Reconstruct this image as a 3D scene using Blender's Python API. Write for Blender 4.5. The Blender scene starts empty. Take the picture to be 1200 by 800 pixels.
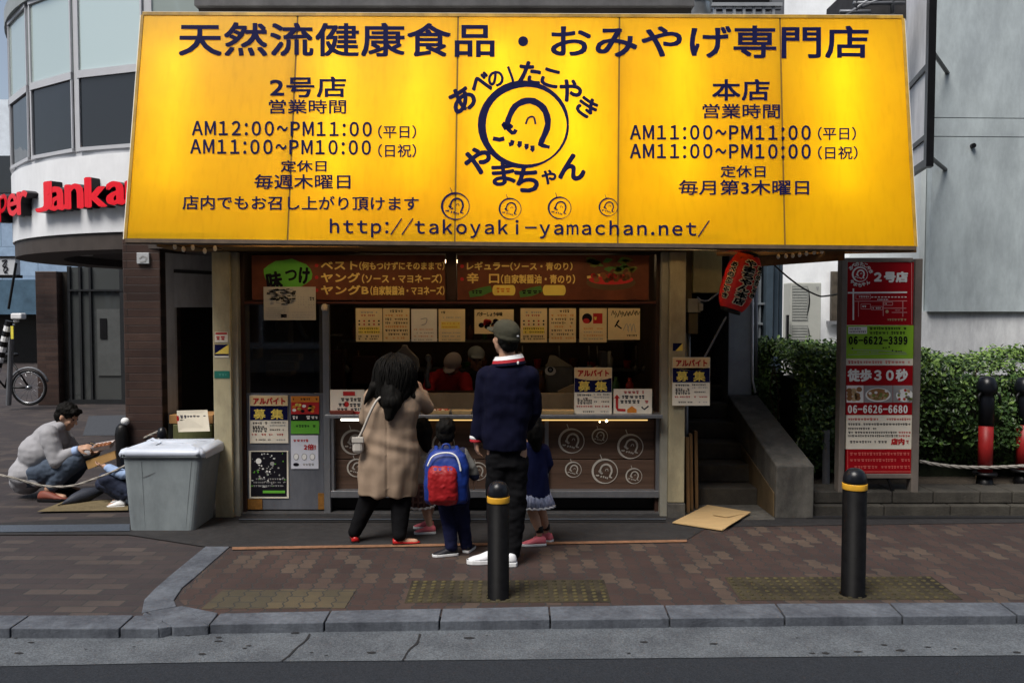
import bpy, bmesh, math, random
from mathutils import Vector as V, Matrix
sc = bpy.context.scene
col = sc.collection
RN = random.Random(11)
rad = math.radians

# ------------------------------------------------------------------ camera
F, H, TH = 1000.0, 1.84, math.atan(0.043)
CT, ST = math.cos(TH), math.sin(TH)
CAM = V((0, 0, H))
cd = bpy.data.cameras.new('camera'); cam = bpy.data.objects.new('camera', cd); col.objects.link(cam)
cd.sensor_width = 36.0; cd.lens = F / 1200 * 36; cd.clip_start = 0.05; cd.clip_end = 2000
cam.location = CAM; cam.rotation_euler = (math.pi / 2 - TH, 0, 0)
sc.camera = cam
# ------------------------------------------------------------------ light
SUN_EL, SUN_AZ = 58.0, 218.0      # azimuth measured from +Y, clockwise
w = bpy.data.worlds.new('World'); sc.world = w; w.use_nodes = True
nt = w.node_tree; bg = nt.nodes['Background']
sky = nt.nodes.new('ShaderNodeTexSky'); sky.sky_type = 'NISHITA'; sky.sun_disc = False
sky.sun_elevation = rad(SUN_EL); sky.sun_rotation = rad(SUN_AZ)
sky.air_density = 1.0; sky.dust_density = 2.5; sky.ozone_density = 1.0
hs_ = nt.nodes.new('ShaderNodeHueSaturation'); hs_.inputs['Saturation'].default_value = .72
nt.links.new(sky.outputs[0], hs_.inputs['Color']); nt.links.new(hs_.outputs[0], bg.inputs[0]); bg.inputs[1].default_value = 0.092
sl = bpy.data.lights.new('sun', 'SUN'); sl.energy = 3.0; sl.angle = rad(30); sl.color = (1.0, 0.95, 0.88)
so = bpy.data.objects.new('sun', sl); col.objects.link(so)
dv = V((math.sin(rad(SUN_AZ)) * math.cos(rad(SUN_EL)), math.cos(rad(SUN_AZ)) * math.cos(rad(SUN_EL)), math.sin(rad(SUN_EL))))
so.rotation_euler = (-dv).to_track_quat('-Z', 'Y').to_euler(); so.location = (0, -20, 30)
vs = sc.view_settings; vs.view_transform = 'Standard'; vs.look = 'None'; vs.exposure = 0.5; vs.gamma = 1.0
vs.use_curve_mapping = False
sc.render.engine = 'CYCLES'; sc.cycles.use_denoising = True
sc.cycles.max_bounces = 8; sc.cycles.diffuse_bounces = 4; sc.cycles.transmission_bounces = 6
sc.cycles.sample_clamp_indirect = 6.0

# ------------------------------------------------------------------ geometry helpers
def ray(px, py):
    u = (px - 600) / F; v = (400 - py) / F
    return V((u, CT + v * ST, -ST + v * CT))
def P(px, py, Y):
    d = ray(px, py); return CAM + d * (Y / d.y)
def G(px, py, z=0.0):
    d = ray(px, py); return CAM + d * ((z - H) / d.z)
def flat(Y, eps=0.0): return lambda x, y: P(x, y, Y - eps)
def plane_map(p0, n, eps=0.0):
    n = n.normalized()
    if n.y > 0: n = -n
    def f(x, y):
        d = ray(x, y); return CAM + d * ((p0 - CAM).dot(n) / d.dot(n)) + n * eps
    return f

class MB:
    def __init__(s): s.v = []; s.f = []; s.m = []
    def add(s, vs, fs, m=0):
        o = len(s.v); s.v += [V(p) for p in vs]
        for f in fs: s.f.append([i + o for i in f]); s.m.append(m)
    def hexa(s, p, m=0):
        s.add(p, [(0, 3, 2, 1), (4, 5, 6, 7), (0, 1, 5, 4), (1, 2, 6, 5), (2, 3, 7, 6), (3, 0, 4, 7)], m)
    def box(s, x0, x1, y0, y1, z0, z1, m=0):
        s.hexa([(x0, y0, z0), (x1, y0, z0), (x1, y1, z0), (x0, y1, z0), (x0, y0, z1), (x1, y0, z1), (x1, y1, z1), (x0, y1, z1)], m)
    def pbox(s, x0, y0, x1, y1, Y, dep=0.03, m=0):
        """upright box whose front face, at distance Y, spans these photo pixels"""
        ym = (y0 + y1) / 2
        s.box(P(x0, ym, Y).x, P(x1, ym, Y).x, Y, Y + dep, P(0, y1, Y).z, P(0, y0, Y).z, m)
    def slab(s, pts, off, m=0):
        pts = [V(p) for p in pts]; off = V(off); n = len(pts)
        s.add(pts + [p + off for p in pts], [tuple(range(n)), tuple(range(2 * n - 1, n - 1, -1))] +
              [(i, i + n, (i + 1) % n + n, (i + 1) % n) for i in range(n)], m)
    def poly(s, pts, m=0): s.add(pts, [tuple(range(len(pts)))], m)
    def tube(s, pts, r, n=8, m=0, caps=True, squash=None):
        pts = [V(p) for p in pts]; rr = r if isinstance(r, (list, tuple)) else [r] * len(pts)
        vs = []; up = None
        for i, p in enumerate(pts):
            t = (pts[min(i + 1, len(pts) - 1)] - pts[max(i - 1, 0)]).normalized()
            if up is None: up = V((0, 0, 1)) if abs(t.z) < .9 else V((1, 0, 0))
            a = t.cross(up).normalized(); b = a.cross(t).normalized(); up = b
            for k in range(n):
                th = 2 * math.pi * k / n
                vs.append(p + (a * math.cos(th) + b * math.sin(th)) * rr[i])
        fs = [(i * n + k, i * n + (k + 1) % n, (i + 1) * n + (k + 1) % n, (i + 1) * n + k) for i in range(len(pts) - 1) for k in range(n)]
        if caps: fs += [tuple(range(n - 1, -1, -1)), tuple(range((len(pts) - 1) * n, len(pts) * n))]
        s.add(vs, fs, m)
    def lathe(s, prof, o, n=20, m=0, M3=None):
        vs = []; o = V(o)
        for r, z in prof:
            for k in range(n):
                th = 2 * math.pi * k / n; p = V((r * math.cos(th), r * math.sin(th), z))
                vs.append(o + (M3 @ p if M3 else p))
        fs = [(i * n + k, i * n + (k + 1) % n, (i + 1) * n + (k + 1) % n, (i + 1) * n + k) for i in range(len(prof) - 1) for k in range(n)]
        fs += [tuple(range(n - 1, -1, -1)), tuple(range((len(prof) - 1) * n, len(prof) * n))]
        s.add(vs, fs, m)
    def ell(s, c, r, m=0, n=12, M3=None):
        prof = [(math.sin(math.pi * i / n), -math.cos(math.pi * i / n)) for i in range(n + 1)]
        prof[0] = (1e-3, -1); prof[-1] = (1e-3, 1)
        S = Matrix.Diagonal(V(r)); s.lathe(prof, c, n * 2, m, (M3 @ S) if M3 else S)
    def build(s, name, mats, parent=None, label=None, cat=None, group=None, kind=None, base=None, bev=0, smooth=False, fix=True):
        me = bpy.data.meshes.new(name)
        if base is None:
            if parent is not None: base = parent['_b'] if '_b' in parent else parent.location
            else:
                xs = [p.x for p in s.v]; ys = [p.y for p in s.v]; zs = [p.z for p in s.v]
                base = V(((min(xs) + max(xs)) / 2, (min(ys) + max(ys)) / 2, min(zs)))
        base = V(base)
        me.from_pydata([p - base for p in s.v], [], s.f)
        mats = mats if isinstance(mats, (list, tuple)) else [mats]
        for q in mats: me.materials.append(q)
        me.polygons.foreach_set('material_index', s.m)
        if fix:
            bm = bmesh.new(); bm.from_mesh(me); bmesh.ops.recalc_face_normals(bm, faces=bm.faces); bm.to_mesh(me); bm.free()
        if smooth: me.polygons.foreach_set('use_smooth', [True] * len(me.polygons))
        return link(me, name, parent, base, label, cat, group, kind, bev)

def wbase(o):
    b = V(o.location)
    while o.parent: o = o.parent; b += V(o.location)
    return b
def link(me, name, parent, base, label=None, cat=None, group=None, kind=None, bev=0):
    ob = bpy.data.objects.new(name, me); col.objects.link(ob)
    if parent is not None:
        ob.parent = parent; ob.location = V(base) - wbase(parent)
    else: ob.location = base
    tag(ob, label, cat, group, kind)
    if bev:
        b = ob.modifiers.new('bevel', 'BEVEL'); b.width = bev; b.segments = 2; b.limit_method = 'ANGLE'
    return ob
def tag(ob, label=None, cat=None, group=None, kind=None):
    if label: ob['label'] = label
    if cat: ob['category'] = cat
    if group: ob['group'] = group
    if kind: ob['kind'] = kind
def thing(name, loc, label, cat, group=None):
    o = bpy.data.objects.new(name, None); col.objects.link(o); o.location = V(loc); o.empty_display_size = .1
    tag(o, label, cat, group); return o
def cpart(mb_fn, name, mats, parent, **k):
    b = MB(); mb_fn(b); return b.build(name, mats, parent, **k)

# ------------------------------------------------------------------ materials
MC = {}
def M(name, c, r=.6, m=0, var=.12, scl=6, bump=0, bs=80, c2=None, stretch=None, spec=.28, grime=0):
    if name in MC: return MC[name]
    ma = bpy.data.materials.new(name); ma.use_nodes = True; t = ma.node_tree; N = t.nodes.new; L = t.links.new
    b = t.nodes['Principled BSDF']; b.inputs['Roughness'].default_value = r; b.inputs['Metallic'].default_value = m
    b.inputs['Specular IOR Level'].default_value = spec
    tc = N('ShaderNodeTexCoord'); mp = N('ShaderNodeMapping'); L(tc.outputs['Object'], mp.inputs[0])
    if stretch: mp.inputs['Scale'].default_value = stretch
    nz = N('ShaderNodeTexNoise'); nz.inputs['Scale'].default_value = scl; nz.inputs['Detail'].default_value = 6; nz.inputs['Roughness'].default_value = .65
    L(mp.outputs[0], nz.inputs['Vector'])
    rp = N('ShaderNodeValToRGB'); L(nz.outputs[0], rp.inputs[0])
    rp.color_ramp.elements[0].position = .32; rp.color_ramp.elements[1].position = .68
    a = [max(0, x * (1 - var)) for x in c]; z = [min(1, x * (1 + var)) for x in (c2 or c)]
    rp.color_ramp.elements[0].color = (*a, 1); rp.color_ramp.elements[1].color = (*z, 1)
    out = rp.outputs[0]
    if grime:
        n2 = N('ShaderNodeTexNoise'); n2.inputs['Scale'].default_value = 1.7; n2.inputs['Detail'].default_value = 9; n2.inputs['Roughness'].default_value = .75
        m2 = N('ShaderNodeMapping'); m2.inputs['Scale'].default_value = (1.6, 1.6, .55); L(tc.outputs['Object'], m2.inputs[0]); L(m2.outputs[0], n2.inputs['Vector'])
        r2 = N('ShaderNodeValToRGB'); r2.color_ramp.elements[0].position = .38; r2.color_ramp.elements[1].position = .62
        r2.color_ramp.elements[0].color = (1 - grime, 1 - grime, 1 - grime * .95, 1); L(n2.outputs[0], r2.inputs[0])
        mx = N('ShaderNodeMix'); mx.data_type = 'RGBA'; mx.blend_type = 'MULTIPLY'; mx.inputs[0].default_value = 1
        L(out, mx.inputs[6]); L(r2.outputs[0], mx.inputs[7]); out = mx.outputs[2]
    L(out, b.inputs['Base Color'])
    if bump:
        n3 = N('ShaderNodeTexNoise'); n3.inputs['Scale'].default_value = bs; n3.inputs['Detail'].default_value = 4; L(mp.outputs[0], n3.inputs['Vector'])
        bp = N('ShaderNodeBump'); bp.inputs['Strength'].default_value = bump; bp.inputs['Distance'].default_value = .01
        L(n3.outputs[0], bp.inputs['Height']); L(bp.outputs[0], b.inputs['Normal'])
    MC[name] = ma; return ma
def EM(name, c, s):
    ma = bpy.data.materials.new(name); ma.use_nodes = True; t = ma.node_tree
    for n in list(t.nodes): t.nodes.remove(n)
    e = t.nodes.new('ShaderNodeEmission'); e.inputs[0].default_value = (*c, 1); e.inputs[1].default_value = s
    o = t.nodes.new('ShaderNodeOutputMaterial'); t.links.new(e.outputs[0], o.inputs[0]); return ma
def brickmat(name, c1, c2, c3, bw, bh, mortar=.006, rot=0, loc=(0, 0, 0), rough=.8, mcol=(.02, .02, .02), axis='XY', bump=.5, wave=0, off=.5):
    ma = bpy.data.materials.new(name); ma.use_nodes = True; t = ma.node_tree; N = t.nodes.new; L = t.links.new
    b = t.nodes['Principled BSDF']; b.inputs['Roughness'].default_value = rough
    tc = N('ShaderNodeTexCoord'); mp = N('ShaderNodeMapping'); L(tc.outputs['Object'], mp.inputs[0])
    mp.inputs['Rotation'].default_value = (rad(90) if axis == 'XZ' else 0, 0, rot); mp.inputs['Location'].default_value = loc
    vec = mp.outputs[0]
    if wave:
        sep = N('ShaderNodeSeparateXYZ'); L(vec, sep.inputs[0]); ml = N('ShaderNodeMath'); ml.operation = 'MULTIPLY'; ml.inputs[1].default_value = 2 * math.pi / bw * 2
        sn = N('ShaderNodeMath'); sn.operation = 'SINE'; m2 = N('ShaderNodeMath'); m2.operation = 'MULTIPLY_ADD'; m2.inputs[1].default_value = wave
        cb = N('ShaderNodeCombineXYZ'); L(sep.outputs[0], ml.inputs[0]); L(ml.outputs[0], sn.inputs[0]); L(sn.outputs[0], m2.inputs[0]); L(sep.outputs[1], m2.inputs[2])
        L(sep.outputs[0], cb.inputs[0]); L(m2.outputs[0], cb.inputs[1]); vec = cb.outputs[0]
    br = N('ShaderNodeTexBrick'); br.offset = off; br.inputs['Scale'].default_value = 1; br.inputs['Brick Width'].default_value = bw; br.inputs['Row Height'].default_value = bh
    br.inputs['Mortar Size'].default_value = mortar; br.inputs['Mortar Smooth'].default_value = .3; br.inputs['Bias'].default_value = 0
    br.inputs['Color1'].default_value = (0, 0, 0, 1); br.inputs['Color2'].default_value = (1, 1, 1, 1); br.inputs['Mortar'].default_value = (.5, .5, .5, 1)
    L(vec, br.inputs['Vector'])
    rp = N('ShaderNodeValToRGB'); rp.color_ramp.interpolation = 'LINEAR'
    rp.color_ramp.elements[0].color = (*c1, 1); rp.color_ramp.elements[1].color = (*c3, 1)
    e = rp.color_ramp.elements.new(.6); e.color = (*c2, 1); L(br.outputs['Color'], rp.inputs[0])
    nz = N('ShaderNodeTexNoise'); nz.inputs['Scale'].default_value = 2.2; nz.inputs['Detail'].default_value = 8; nz.inputs['Roughness'].default_value = .7; L(tc.outputs['Object'], nz.inputs['Vector'])
    r2 = N('ShaderNodeValToRGB'); r2.color_ramp.elements[0].position = .3; r2.color_ramp.elements[1].position = .7; r2.color_ramp.elements[0].color = (.62, .62, .64, 1); r2.color_ramp.elements[1].color = (1.1, 1.08, 1.05, 1); L(nz.outputs[0], r2.inputs[0])
    mx = N('ShaderNodeMix'); mx.data_type = 'RGBA'; mx.blend_type = 'MULTIPLY'; mx.inputs[0].default_value = 1; L(rp.outputs[0], mx.inputs[6]); L(r2.outputs[0], mx.inputs[7])
    mo = N('ShaderNodeMix'); mo.data_type = 'RGBA'; L(br.outputs['Fac'], mo.inputs[0]); L(mx.outputs[2], mo.inputs[6]); mo.inputs[7].default_value = (*mcol, 1)
    L(mo.outputs[2], b.inputs['Base Color'])
    n4 = N('ShaderNodeTexNoise'); n4.inputs['Scale'].default_value = 120; L(tc.outputs['Object'], n4.inputs['Vector'])
    ad = N('ShaderNodeMath'); ad.operation = 'MULTIPLY_ADD'; ad.inputs[1].default_value = -1.0; L(br.outputs['Fac'], ad.inputs[0])
    sm = N('ShaderNodeMath'); sm.operation = 'MULTIPLY'; sm.inputs[1].default_value = .4; L(n4.outputs[0], sm.inputs[0]); L(sm.outputs[0], ad.inputs[2])
    bp = N('ShaderNodeBump'); bp.inputs['Strength'].default_value = bump; bp.inputs['Distance'].default_value = .006; L(ad.outputs[0], bp.inputs['Height']); L(bp.outputs[0], b.inputs['Normal'])
    return ma
def glassmat(name, c, rough=.04, tr=.0, alpha=1.0):
    ma = bpy.data.materials.new(name); ma.use_nodes = True; t = ma.node_tree; N = t.nodes.new; L = t.links.new
    b = t.nodes['Principled BSDF']; b.inputs['Base Color'].default_value = (*c, 1); b.inputs['Roughness'].default_value = rough
    if tr:
        tp = N('ShaderNodeBsdfTransparent'); tp.inputs[0].default_value = (tr, tr, tr, 1)
        fr = N('ShaderNodeFresnel'); fr.inputs[0].default_value = 1.45; gl = N('ShaderNodeBsdfGlossy'); gl.inputs['Roughness'].default_value = rough; gl.inputs[0].default_value = (.9, .9, .9, 1)
        mx = N('ShaderNodeMixShader'); L(fr.outputs[0], mx.inputs[0]); L(tp.outputs[0], mx.inputs[1]); L(gl.outputs[0], mx.inputs[2])
        L(mx.outputs[0], t.nodes['Material Output'].inputs[0])
    if rough < .05:   # float glass is never quite flat
        tc = N('ShaderNodeTexCoord'); nz = N('ShaderNodeTexNoise'); nz.inputs['Scale'].default_value = 2.2; nz.inputs['Detail'].default_value = 1; L(tc.outputs['Object'], nz.inputs['Vector'])
        bp = N('ShaderNodeBump'); bp.inputs['Strength'].default_value = .25; bp.inputs['Distance'].default_value = .02; L(nz.outputs[0], bp.inputs['Height']); L(bp.outputs[0], b.inputs['Normal'])
    MC[name] = ma; return ma

# ------------------------------------------------------------------ lettering helpers (positions in photo pixels of the surface written on)
TXT = {}
def glyphs(s, bold=0.0, sp=1.0):
    k = (s, sp)
    if k not in TXT:
        c = bpy.data.curves.new('t', 'FONT'); c.body = s; c.size = 1; c.space_character = sp; c.resolution_u = 3
        o = bpy.data.objects.new('t', c); col.objects.link(o)
        dg = bpy.context.evaluated_depsgraph_get(); me = bpy.data.meshes.new_from_object(o.evaluated_get(dg))
        vs = [(v.co.x, v.co.y) for v in me.vertices]; fs = [tuple(p.vertices) for p in me.polygons]
        bpy.data.objects.remove(o); bpy.data.curves.remove(c); bpy.data.meshes.remove(me)
        x0 = min(v[0] for v in vs); x1 = max(v[0] for v in vs); y0 = min(v[1] for v in vs); y1 = max(v[1] for v in vs)
        TXT[k] = ([((x - x0) / (x1 - x0), (y - y0) / (y1 - y0)) for x, y in vs], fs, (x1 - x0, y1 - y0))
    return TXT[k]
def text(mb, s, fm, x0, y0, x1, y1, m=0, bold=.02, rot=0, dy=0, sp=1.0):
    # thicker strokes: shifted copies of the same writing, each a hair in front of the last
    vs, fs, (w_, h_) = glyphs(s, 0, sp); cx, cy = (x0 + x1) / 2, (y0 + y1) / 2; c, sn = math.cos(rad(rot)), math.sin(rad(rot))
    hgt = y1 - y0; e = bold * hgt * (1 if len(s) == 1 else 1.0 / max(.7, h_)); wd = x1 - x0
    k = 4 if bold <= .03 else (6 if bold < .05 else 8)
    offs = [(0, 0)] + [(e * math.cos(2 * math.pi * (i + .5) / k), e * math.sin(2 * math.pi * (i + .5) / k)) for i in range(k)] if bold > 0 else [(0, 0)]
    ex = fm(cx + 1, cy) - fm(cx, cy); ey = fm(cx, cy + 1) - fm(cx, cy); nrm_ = ex.cross(ey).normalized()
    if nrm_.dot(CAM - fm(cx, cy)) < 0: nrm_ = -nrm_
    for i, (ox, oy) in enumerate(offs):
        pts = []
        for u, v in vs:
            x = x0 + e + u * (wd - 2 * e) - cx + ox; y = y1 - e - v * (hgt - 2 * e) - cy + oy
            pts.append(fm(cx + x * c - y * sn, cy + x * sn + y * c + dy * u) + nrm_ * (.00035 * i))
        mb.add(pts, fs, m)
def mono(mb, s, fm, x0, y0, x1, y1, m=0, bold=.03, dy=0, sx=1.22):
    # evenly spaced gothic lettering; y0..y1 is the cap height
    wts = [.55 if c in ':.' else (.8 if c in '/' else 1.0) for c in s]; cw = (x1 - x0) / sum(wts); x = x0; sy = (y1 - y0) / .735; e = bold * (y1 - y0); k = 6
    ex = fm(x0 + 1, y0) - fm(x0, y0); ey = fm(x0, y0 + 1) - fm(x0, y0); nn = ex.cross(ey).normalized()
    if nn.dot(CAM - fm(x0, y0)) < 0: nn = -nn
    for c, wt in zip(s, wts):
        fw = chr(ord(c) + 0xFEE0) if 33 <= ord(c) < 127 else c
        if fw not in RAW:
            cu = bpy.data.curves.new('t', 'FONT'); cu.body = fw; cu.size = 1; cu.resolution_u = 3; o = bpy.data.objects.new('t', cu); col.objects.link(o)
            me = bpy.data.meshes.new_from_object(o.evaluated_get(bpy.context.evaluated_depsgraph_get())); vs = [(v.co.x, v.co.y) for v in me.vertices]; fs = [tuple(p.vertices) for p in me.polygons]
            bpy.data.objects.remove(o); bpy.data.curves.remove(cu); bpy.data.meshes.remove(me); xc = (min(v[0] for v in vs) + max(v[0] for v in vs)) / 2; RAW[fw] = ([(a - xc, q) for a, q in vs], fs)
        vs, fs = RAW[fw]; cx = x + cw * wt / 2; q = min(1.0, .80 / max(.01, 2 * max(v[0] for v in vs)) / sx)
        for i in range(k + 1):
            ox, oy = (0, 0) if i == 0 else (e * math.cos(6.283 * i / k), e * math.sin(6.283 * i / k))
            mb.add([fm(cx + a * cw * sx * q + ox, y1 - b_ * sy + oy + dy * (cx - x0) / (x1 - x0)) + nn * (.00035 * i) for a, b_ in vs], fs, m)
        x += cw * wt
RAW = {}
def vtext(mb, s, fm, x0, y0, x1, y1, m=0, bold=.03):
    h = (y1 - y0) / len(s)
    for i, ch in enumerate(s): text(mb, ch, fm, x0, y0 + i * h + h * .06, x1, y0 + (i + 1) * h - h * .06, m, bold)
def rect(mb, fm, x0, y0, x1, y1, m=0): mb.poly([fm(x0, y1), fm(x1, y1), fm(x1, y0), fm(x0, y0)], m)
def dashes(mb, fm, x0, x1, y, h, m=0, r=RN, dens=.8):
    x = x0
    while x < x1 - h * .4:
        wd = h * r.uniform(.5, 1.1)
        if r.random() < dens:
            hh = h * r.uniform(.6, 1); rect(mb, fm, x, y - hh / 2, min(x + wd, x1), y - hh / 2 + hh * .38, m)
            rect(mb, fm, x + wd * .2, y + hh * .05, min(x + wd * .9, x1), y + hh / 2, m)
        x += wd * 1.35
def stroke(mb, fm, pts, ws, m=0):
    # flat brush stroke through pixel points with widths
    n = len(pts); L = []; Rr = []
    ws = ws if isinstance(ws, (list, tuple)) else [ws] * n
    for i in range(n):
        a = pts[max(i - 1, 0)]; b = pts[min(i + 1, n - 1)]; dx, dyy = b[0] - a[0], b[1] - a[1]; l = math.hypot(dx, dyy) or 1
        nx, ny = -dyy / l * ws[i] / 2, dx / l * ws[i] / 2
        L.append(fm(pts[i][0] + nx, pts[i][1] + ny)); Rr.append(fm(pts[i][0] - nx, pts[i][1] - ny))
    mb.add(L + Rr, [(i, i + 1, n + i + 1, n + i) for i in range(n - 1)], m)
def curve_pts(pts, k=5):
    out = []
    for i in range(len(pts) - 1):
        p0 = pts[max(i - 1, 0)]; p1 = pts[i]; p2 = pts[i + 1]; p3 = pts[min(i + 2, len(pts) - 1)]
        for j in range(k):
            t = j / k
            out.append(tuple(.5 * (2 * p1[q] + (p2[q] - p0[q]) * t + (2 * p0[q] - 5 * p1[q] + 4 * p2[q] - p3[q]) * t * t + (3 * p1[q] - p0[q] - 3 * p2[q] + p3[q]) * t ** 3) for q in range(len(p1))))
    out.append(tuple(pts[-1])); return out
def disc(mb, fm, cx, cy, rx, ry, m=0, n=20): mb.poly([fm(cx + rx * math.cos(2 * math.pi * k / n), cy - ry * math.sin(2 * math.pi * k / n)) for k in range(n)], m)
def emblem(mb, fm, cx, cy, r, m=0, th=1.0, n=40, rot=0, stick=True):
    c, s = math.cos(rad(rot)), math.sin(rad(rot))
    def T(p): return (cx + (p[0] * c - p[1] * s) * r, cy + (p[0] * s + p[1] * c) * r)
    ring = [T((.97 * math.cos(2 * math.pi * k / n), .93 * math.sin(2 * math.pi * k / n))) for k in range(n + 1)]
    stroke(mb, fm, ring, [r * th * (.115 + .065 * math.cos(2 * math.pi * k / n - 3.6) + .012 * math.sin(7 * k)) for k in range(n + 1)], m)
    hd = curve_pts([T(p) for p in [(-.42, .10), (-.30, .02), (-.40, -.02), (-.22, -.42), (.12, -.55), (.42, -.38), (.52, -.02), (.38, .36), (.36, .44), (.56, .50)]], 4)
    stroke(mb, fm, hd, [r * th * (.07 + .08 * math.sin(math.pi * i / len(hd)) + .012 * math.sin(i * 2.3)) for i in range(len(hd))], m)
    stroke(mb, fm, curve_pts([T(p) for p in [(-.42, .10), (-.5, -.05), (-.28, .18), (-.2, .1)]], 3), r * th * .09, m)
    stroke(mb, fm, curve_pts([T(p) for p in [(.02, -.02), (.08, -.16), (.2, -.18), (.24, -.02)]], 3), r * th * .045, m)
    for a, b in [((-.72, .30), (-.46, .30)), ((-.36, .44), (-.27, .34)), ((-.16, .48), (-.11, .36)), ((.0, .52), (.04, .42)), ((.14, .58), (.17, .46))]:
        stroke(mb, fm, [T(a), T(((a[0] + b[0]) / 2 + .02, (a[1] + b[1]) / 2 + .03)), T(b)], r * th * .1, m)
    if stick: stroke(mb, fm, [T((-.38, -1.32)), T((-.28, -1.05)), T((-.24, -.84))], r * th * .06, m)

# shared finishes
m_cream = M('cream_paint', (.44, .39, .25), .5, var=.12, scl=3, grime=.4)
m_alu = M('aluminium', (.30, .31, .33), .4, .7, var=.1, scl=9, stretch=(1, 1, .1), grime=.25)
m_black = M('black_paint', (.006, .006, .007), .4, var=.3, spec=.25)
m_dark = M('dark_interior', (.022, .019, .016), .8, var=.3, scl=4)
m_white = M('white_paint', (.72, .73, .74), .5, var=.06, grime=.12)
m_paper = M('paper', (.74, .69, .58), .85, var=.05, scl=10)
m_paper2 = M('paper_warm_lit', (.72, .57, .31), .85, var=.07, scl=10)  # warm light on the hung sheets mixed into the paper colour
m_ink = M('dark_ink', (.010, .009, .014), .8, var=.2, spec=.1)
m_navy = M('navy_ink', (.006, .007, .050), .7, var=.15, spec=.08)
m_redink = M('red_ink', (.45, .02, .02), .6, var=.1)
m_yelink = M('yellow_ink', (.80, .62, .12), .6, var=.06)
m_goldink = M('gold_ink', (.78, .56, .15), .6, var=.1)
m_greenink = M('green_ink', (.12, .40, .04), .6, var=.12)
m_orangeink = M('orange_ink', (.62, .22, .03), .6, var=.12)
m_whiteink = M('white_ink', (.78, .78, .76), .6, var=.04)
m_greyink = M('grey_ink', (.30, .30, .30), .7, var=.2)
m_conc = M('concrete', (.105, .10, .088), .9, var=.22, scl=9, bump=.35, bs=70, grime=.5)
m_steel = M('grey_steel', (.20, .21, .23), .45, .4, var=.12, grime=.3)
m_wood = M('wood_brown', (.12, .06, .03), .6, var=.25, scl=4, stretch=(1, 4, 14))

# ================================================================== SETTING
def X(px, Y, py=450): return P(px, py, Y).x
def Z(py, Y): return P(600, py, Y).z
RZ = -0.05
asph = M('asphalt', (.014, .017, .023), .9, var=.35, scl=110, bump=.5, bs=260, c2=(.022, .026, .033), spec=.25)
gut = M('gutter_concrete', (.082, .094, .108), .9, var=.32, scl=95, bump=.7, bs=150, grime=.35, c2=(.118, .132, .148))
kerbm = M('kerb_concrete', (.105, .118, .14), .85, var=.2, scl=30, bump=.35, bs=90, grime=.5)
brick_l = brickmat('paving_bricks', (.027, .020, .022), (.037, .027, .027), (.064, .049, .043), .24, .105, .006)
brick_r = brickmat('paving_bricks_wavy', (.034, .019, .017), (.045, .025, .021), (.078, .055, .041), .21, .10, .006, rot=rad(90), wave=.010)
b = MB(); b.poly([(-300, -200, RZ), (300, -200, RZ), (300, 4.95, RZ), (-300, 4.95, RZ)]); b.build('road', asph, kind='structure', base=(0, 0, 0))
b = MB(); zz = RZ + .004
top = [G(-700, 745, RZ), G(0, 744, RZ), G(190, 744, RZ), G(250, 741, RZ), G(600, 735, RZ), G(900, 732.6, RZ), G(1200, 731, RZ), G(1900, 727, RZ)]
bot = [G(-700, 793, RZ), G(0, 781, RZ), G(190, 777, RZ), G(250, 776, RZ), G(600, 773, RZ), G(900, 770, RZ), G(1200, 768, RZ), G(1900, 764, RZ)]
top = [V((p.x, p.y + .05, zz)) for p in top]; bot = [V((p.x, p.y, zz)) for p in bot]
b.add(top + bot, [(i, i + 8, i + 9, i + 1) for i in range(7)]); b.build('gutter', gut, kind='structure', base=(0, 0, 0))
# cracks across the gutter
b = MB()
for pts in ([(363, 742), (358, 750), (348, 758), (338, 768), (330, 774)], [(492, 742), (489, 752), (480, 760), (474, 770), (472, 773)]):
    pp = [G(x, y, RZ + .008) for x, y in curve_pts(pts, 3)]
    L = [p + V((-.006, 0, 0)) for p in pp]; Rr = [p + V((RN.uniform(.002, .009), 0, 0)) for p in pp]; n = len(pp)
    b.add(L + Rr, [(i, i + 1, n + i + 1, n + i) for i in range(n - 1)])
for i in range(34):
    p = G(RN.uniform(0, 1200), RN.uniform(739, 767), RZ + .007); r1 = RN.uniform(.008, .028)
    b.poly([p + V((r1 * math.cos(t) * RN.uniform(.6, 1.5), r1 * .6 * math.sin(t), 0)) for t in (0, 1.2, 2.5, 3.5, 5)])
b.build('road_cracks', M('crack_tar', (.02, .02, .022), .9), kind='structure', base=(0, 0, 0))
# pavements
b = MB(); b.poly([(-120, G(0, 737).y + .01, 0), (G(190, 734).x, G(0, 735).y + .01, 0), (G(255, 722).x, G(250, 726).y, 0), (G(1200, 713).x, G(1200, 713).y, 0), (60, G(1200, 713).y + .6, 0), (60, 200, 0), (-120, 200, 0)])
b.build('pavement', brick_l, kind='structure', base=(0, 0, 0))
b = MB(); z = .004
b.poly([G(228, 719, z), G(260, 720.5, z), G(600, 712, z), G(900, 709, z), G(1200, 708, z), G(2000, 704, z), G(2000, 606, z), G(1200, 611, z), G(900, 612, z), G(806, 616, z), G(272, 640, z), G(207, 700, z)])
b.build('pavement_bricks', brick_r, kind='structure', base=(0, 0, 0))
strip = M('strip_concrete', (.027, .026, .027), .8, var=.2, scl=14, bump=.2, grime=.3)
b = MB(); z = .008
b.poly([G(-800, 626, z), G(0, 626, z), G(150, 626, z), G(240, 640, z), G(272, 640.5, z), G(805, 632, z), G(830, 617, z), G(1200, 612, z), G(2000, 608, z), G(2000, 598, z), G(1200, 602, z), G(945, 604, z), G(805, 600, z), G(250, 604, z), G(150, 605, z), G(0, 612, z), G(-800, 615, z)])
b.build('pavement_strip', strip, kind='structure', base=(0, 0, 0))
b = MB(); z = .012
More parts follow.
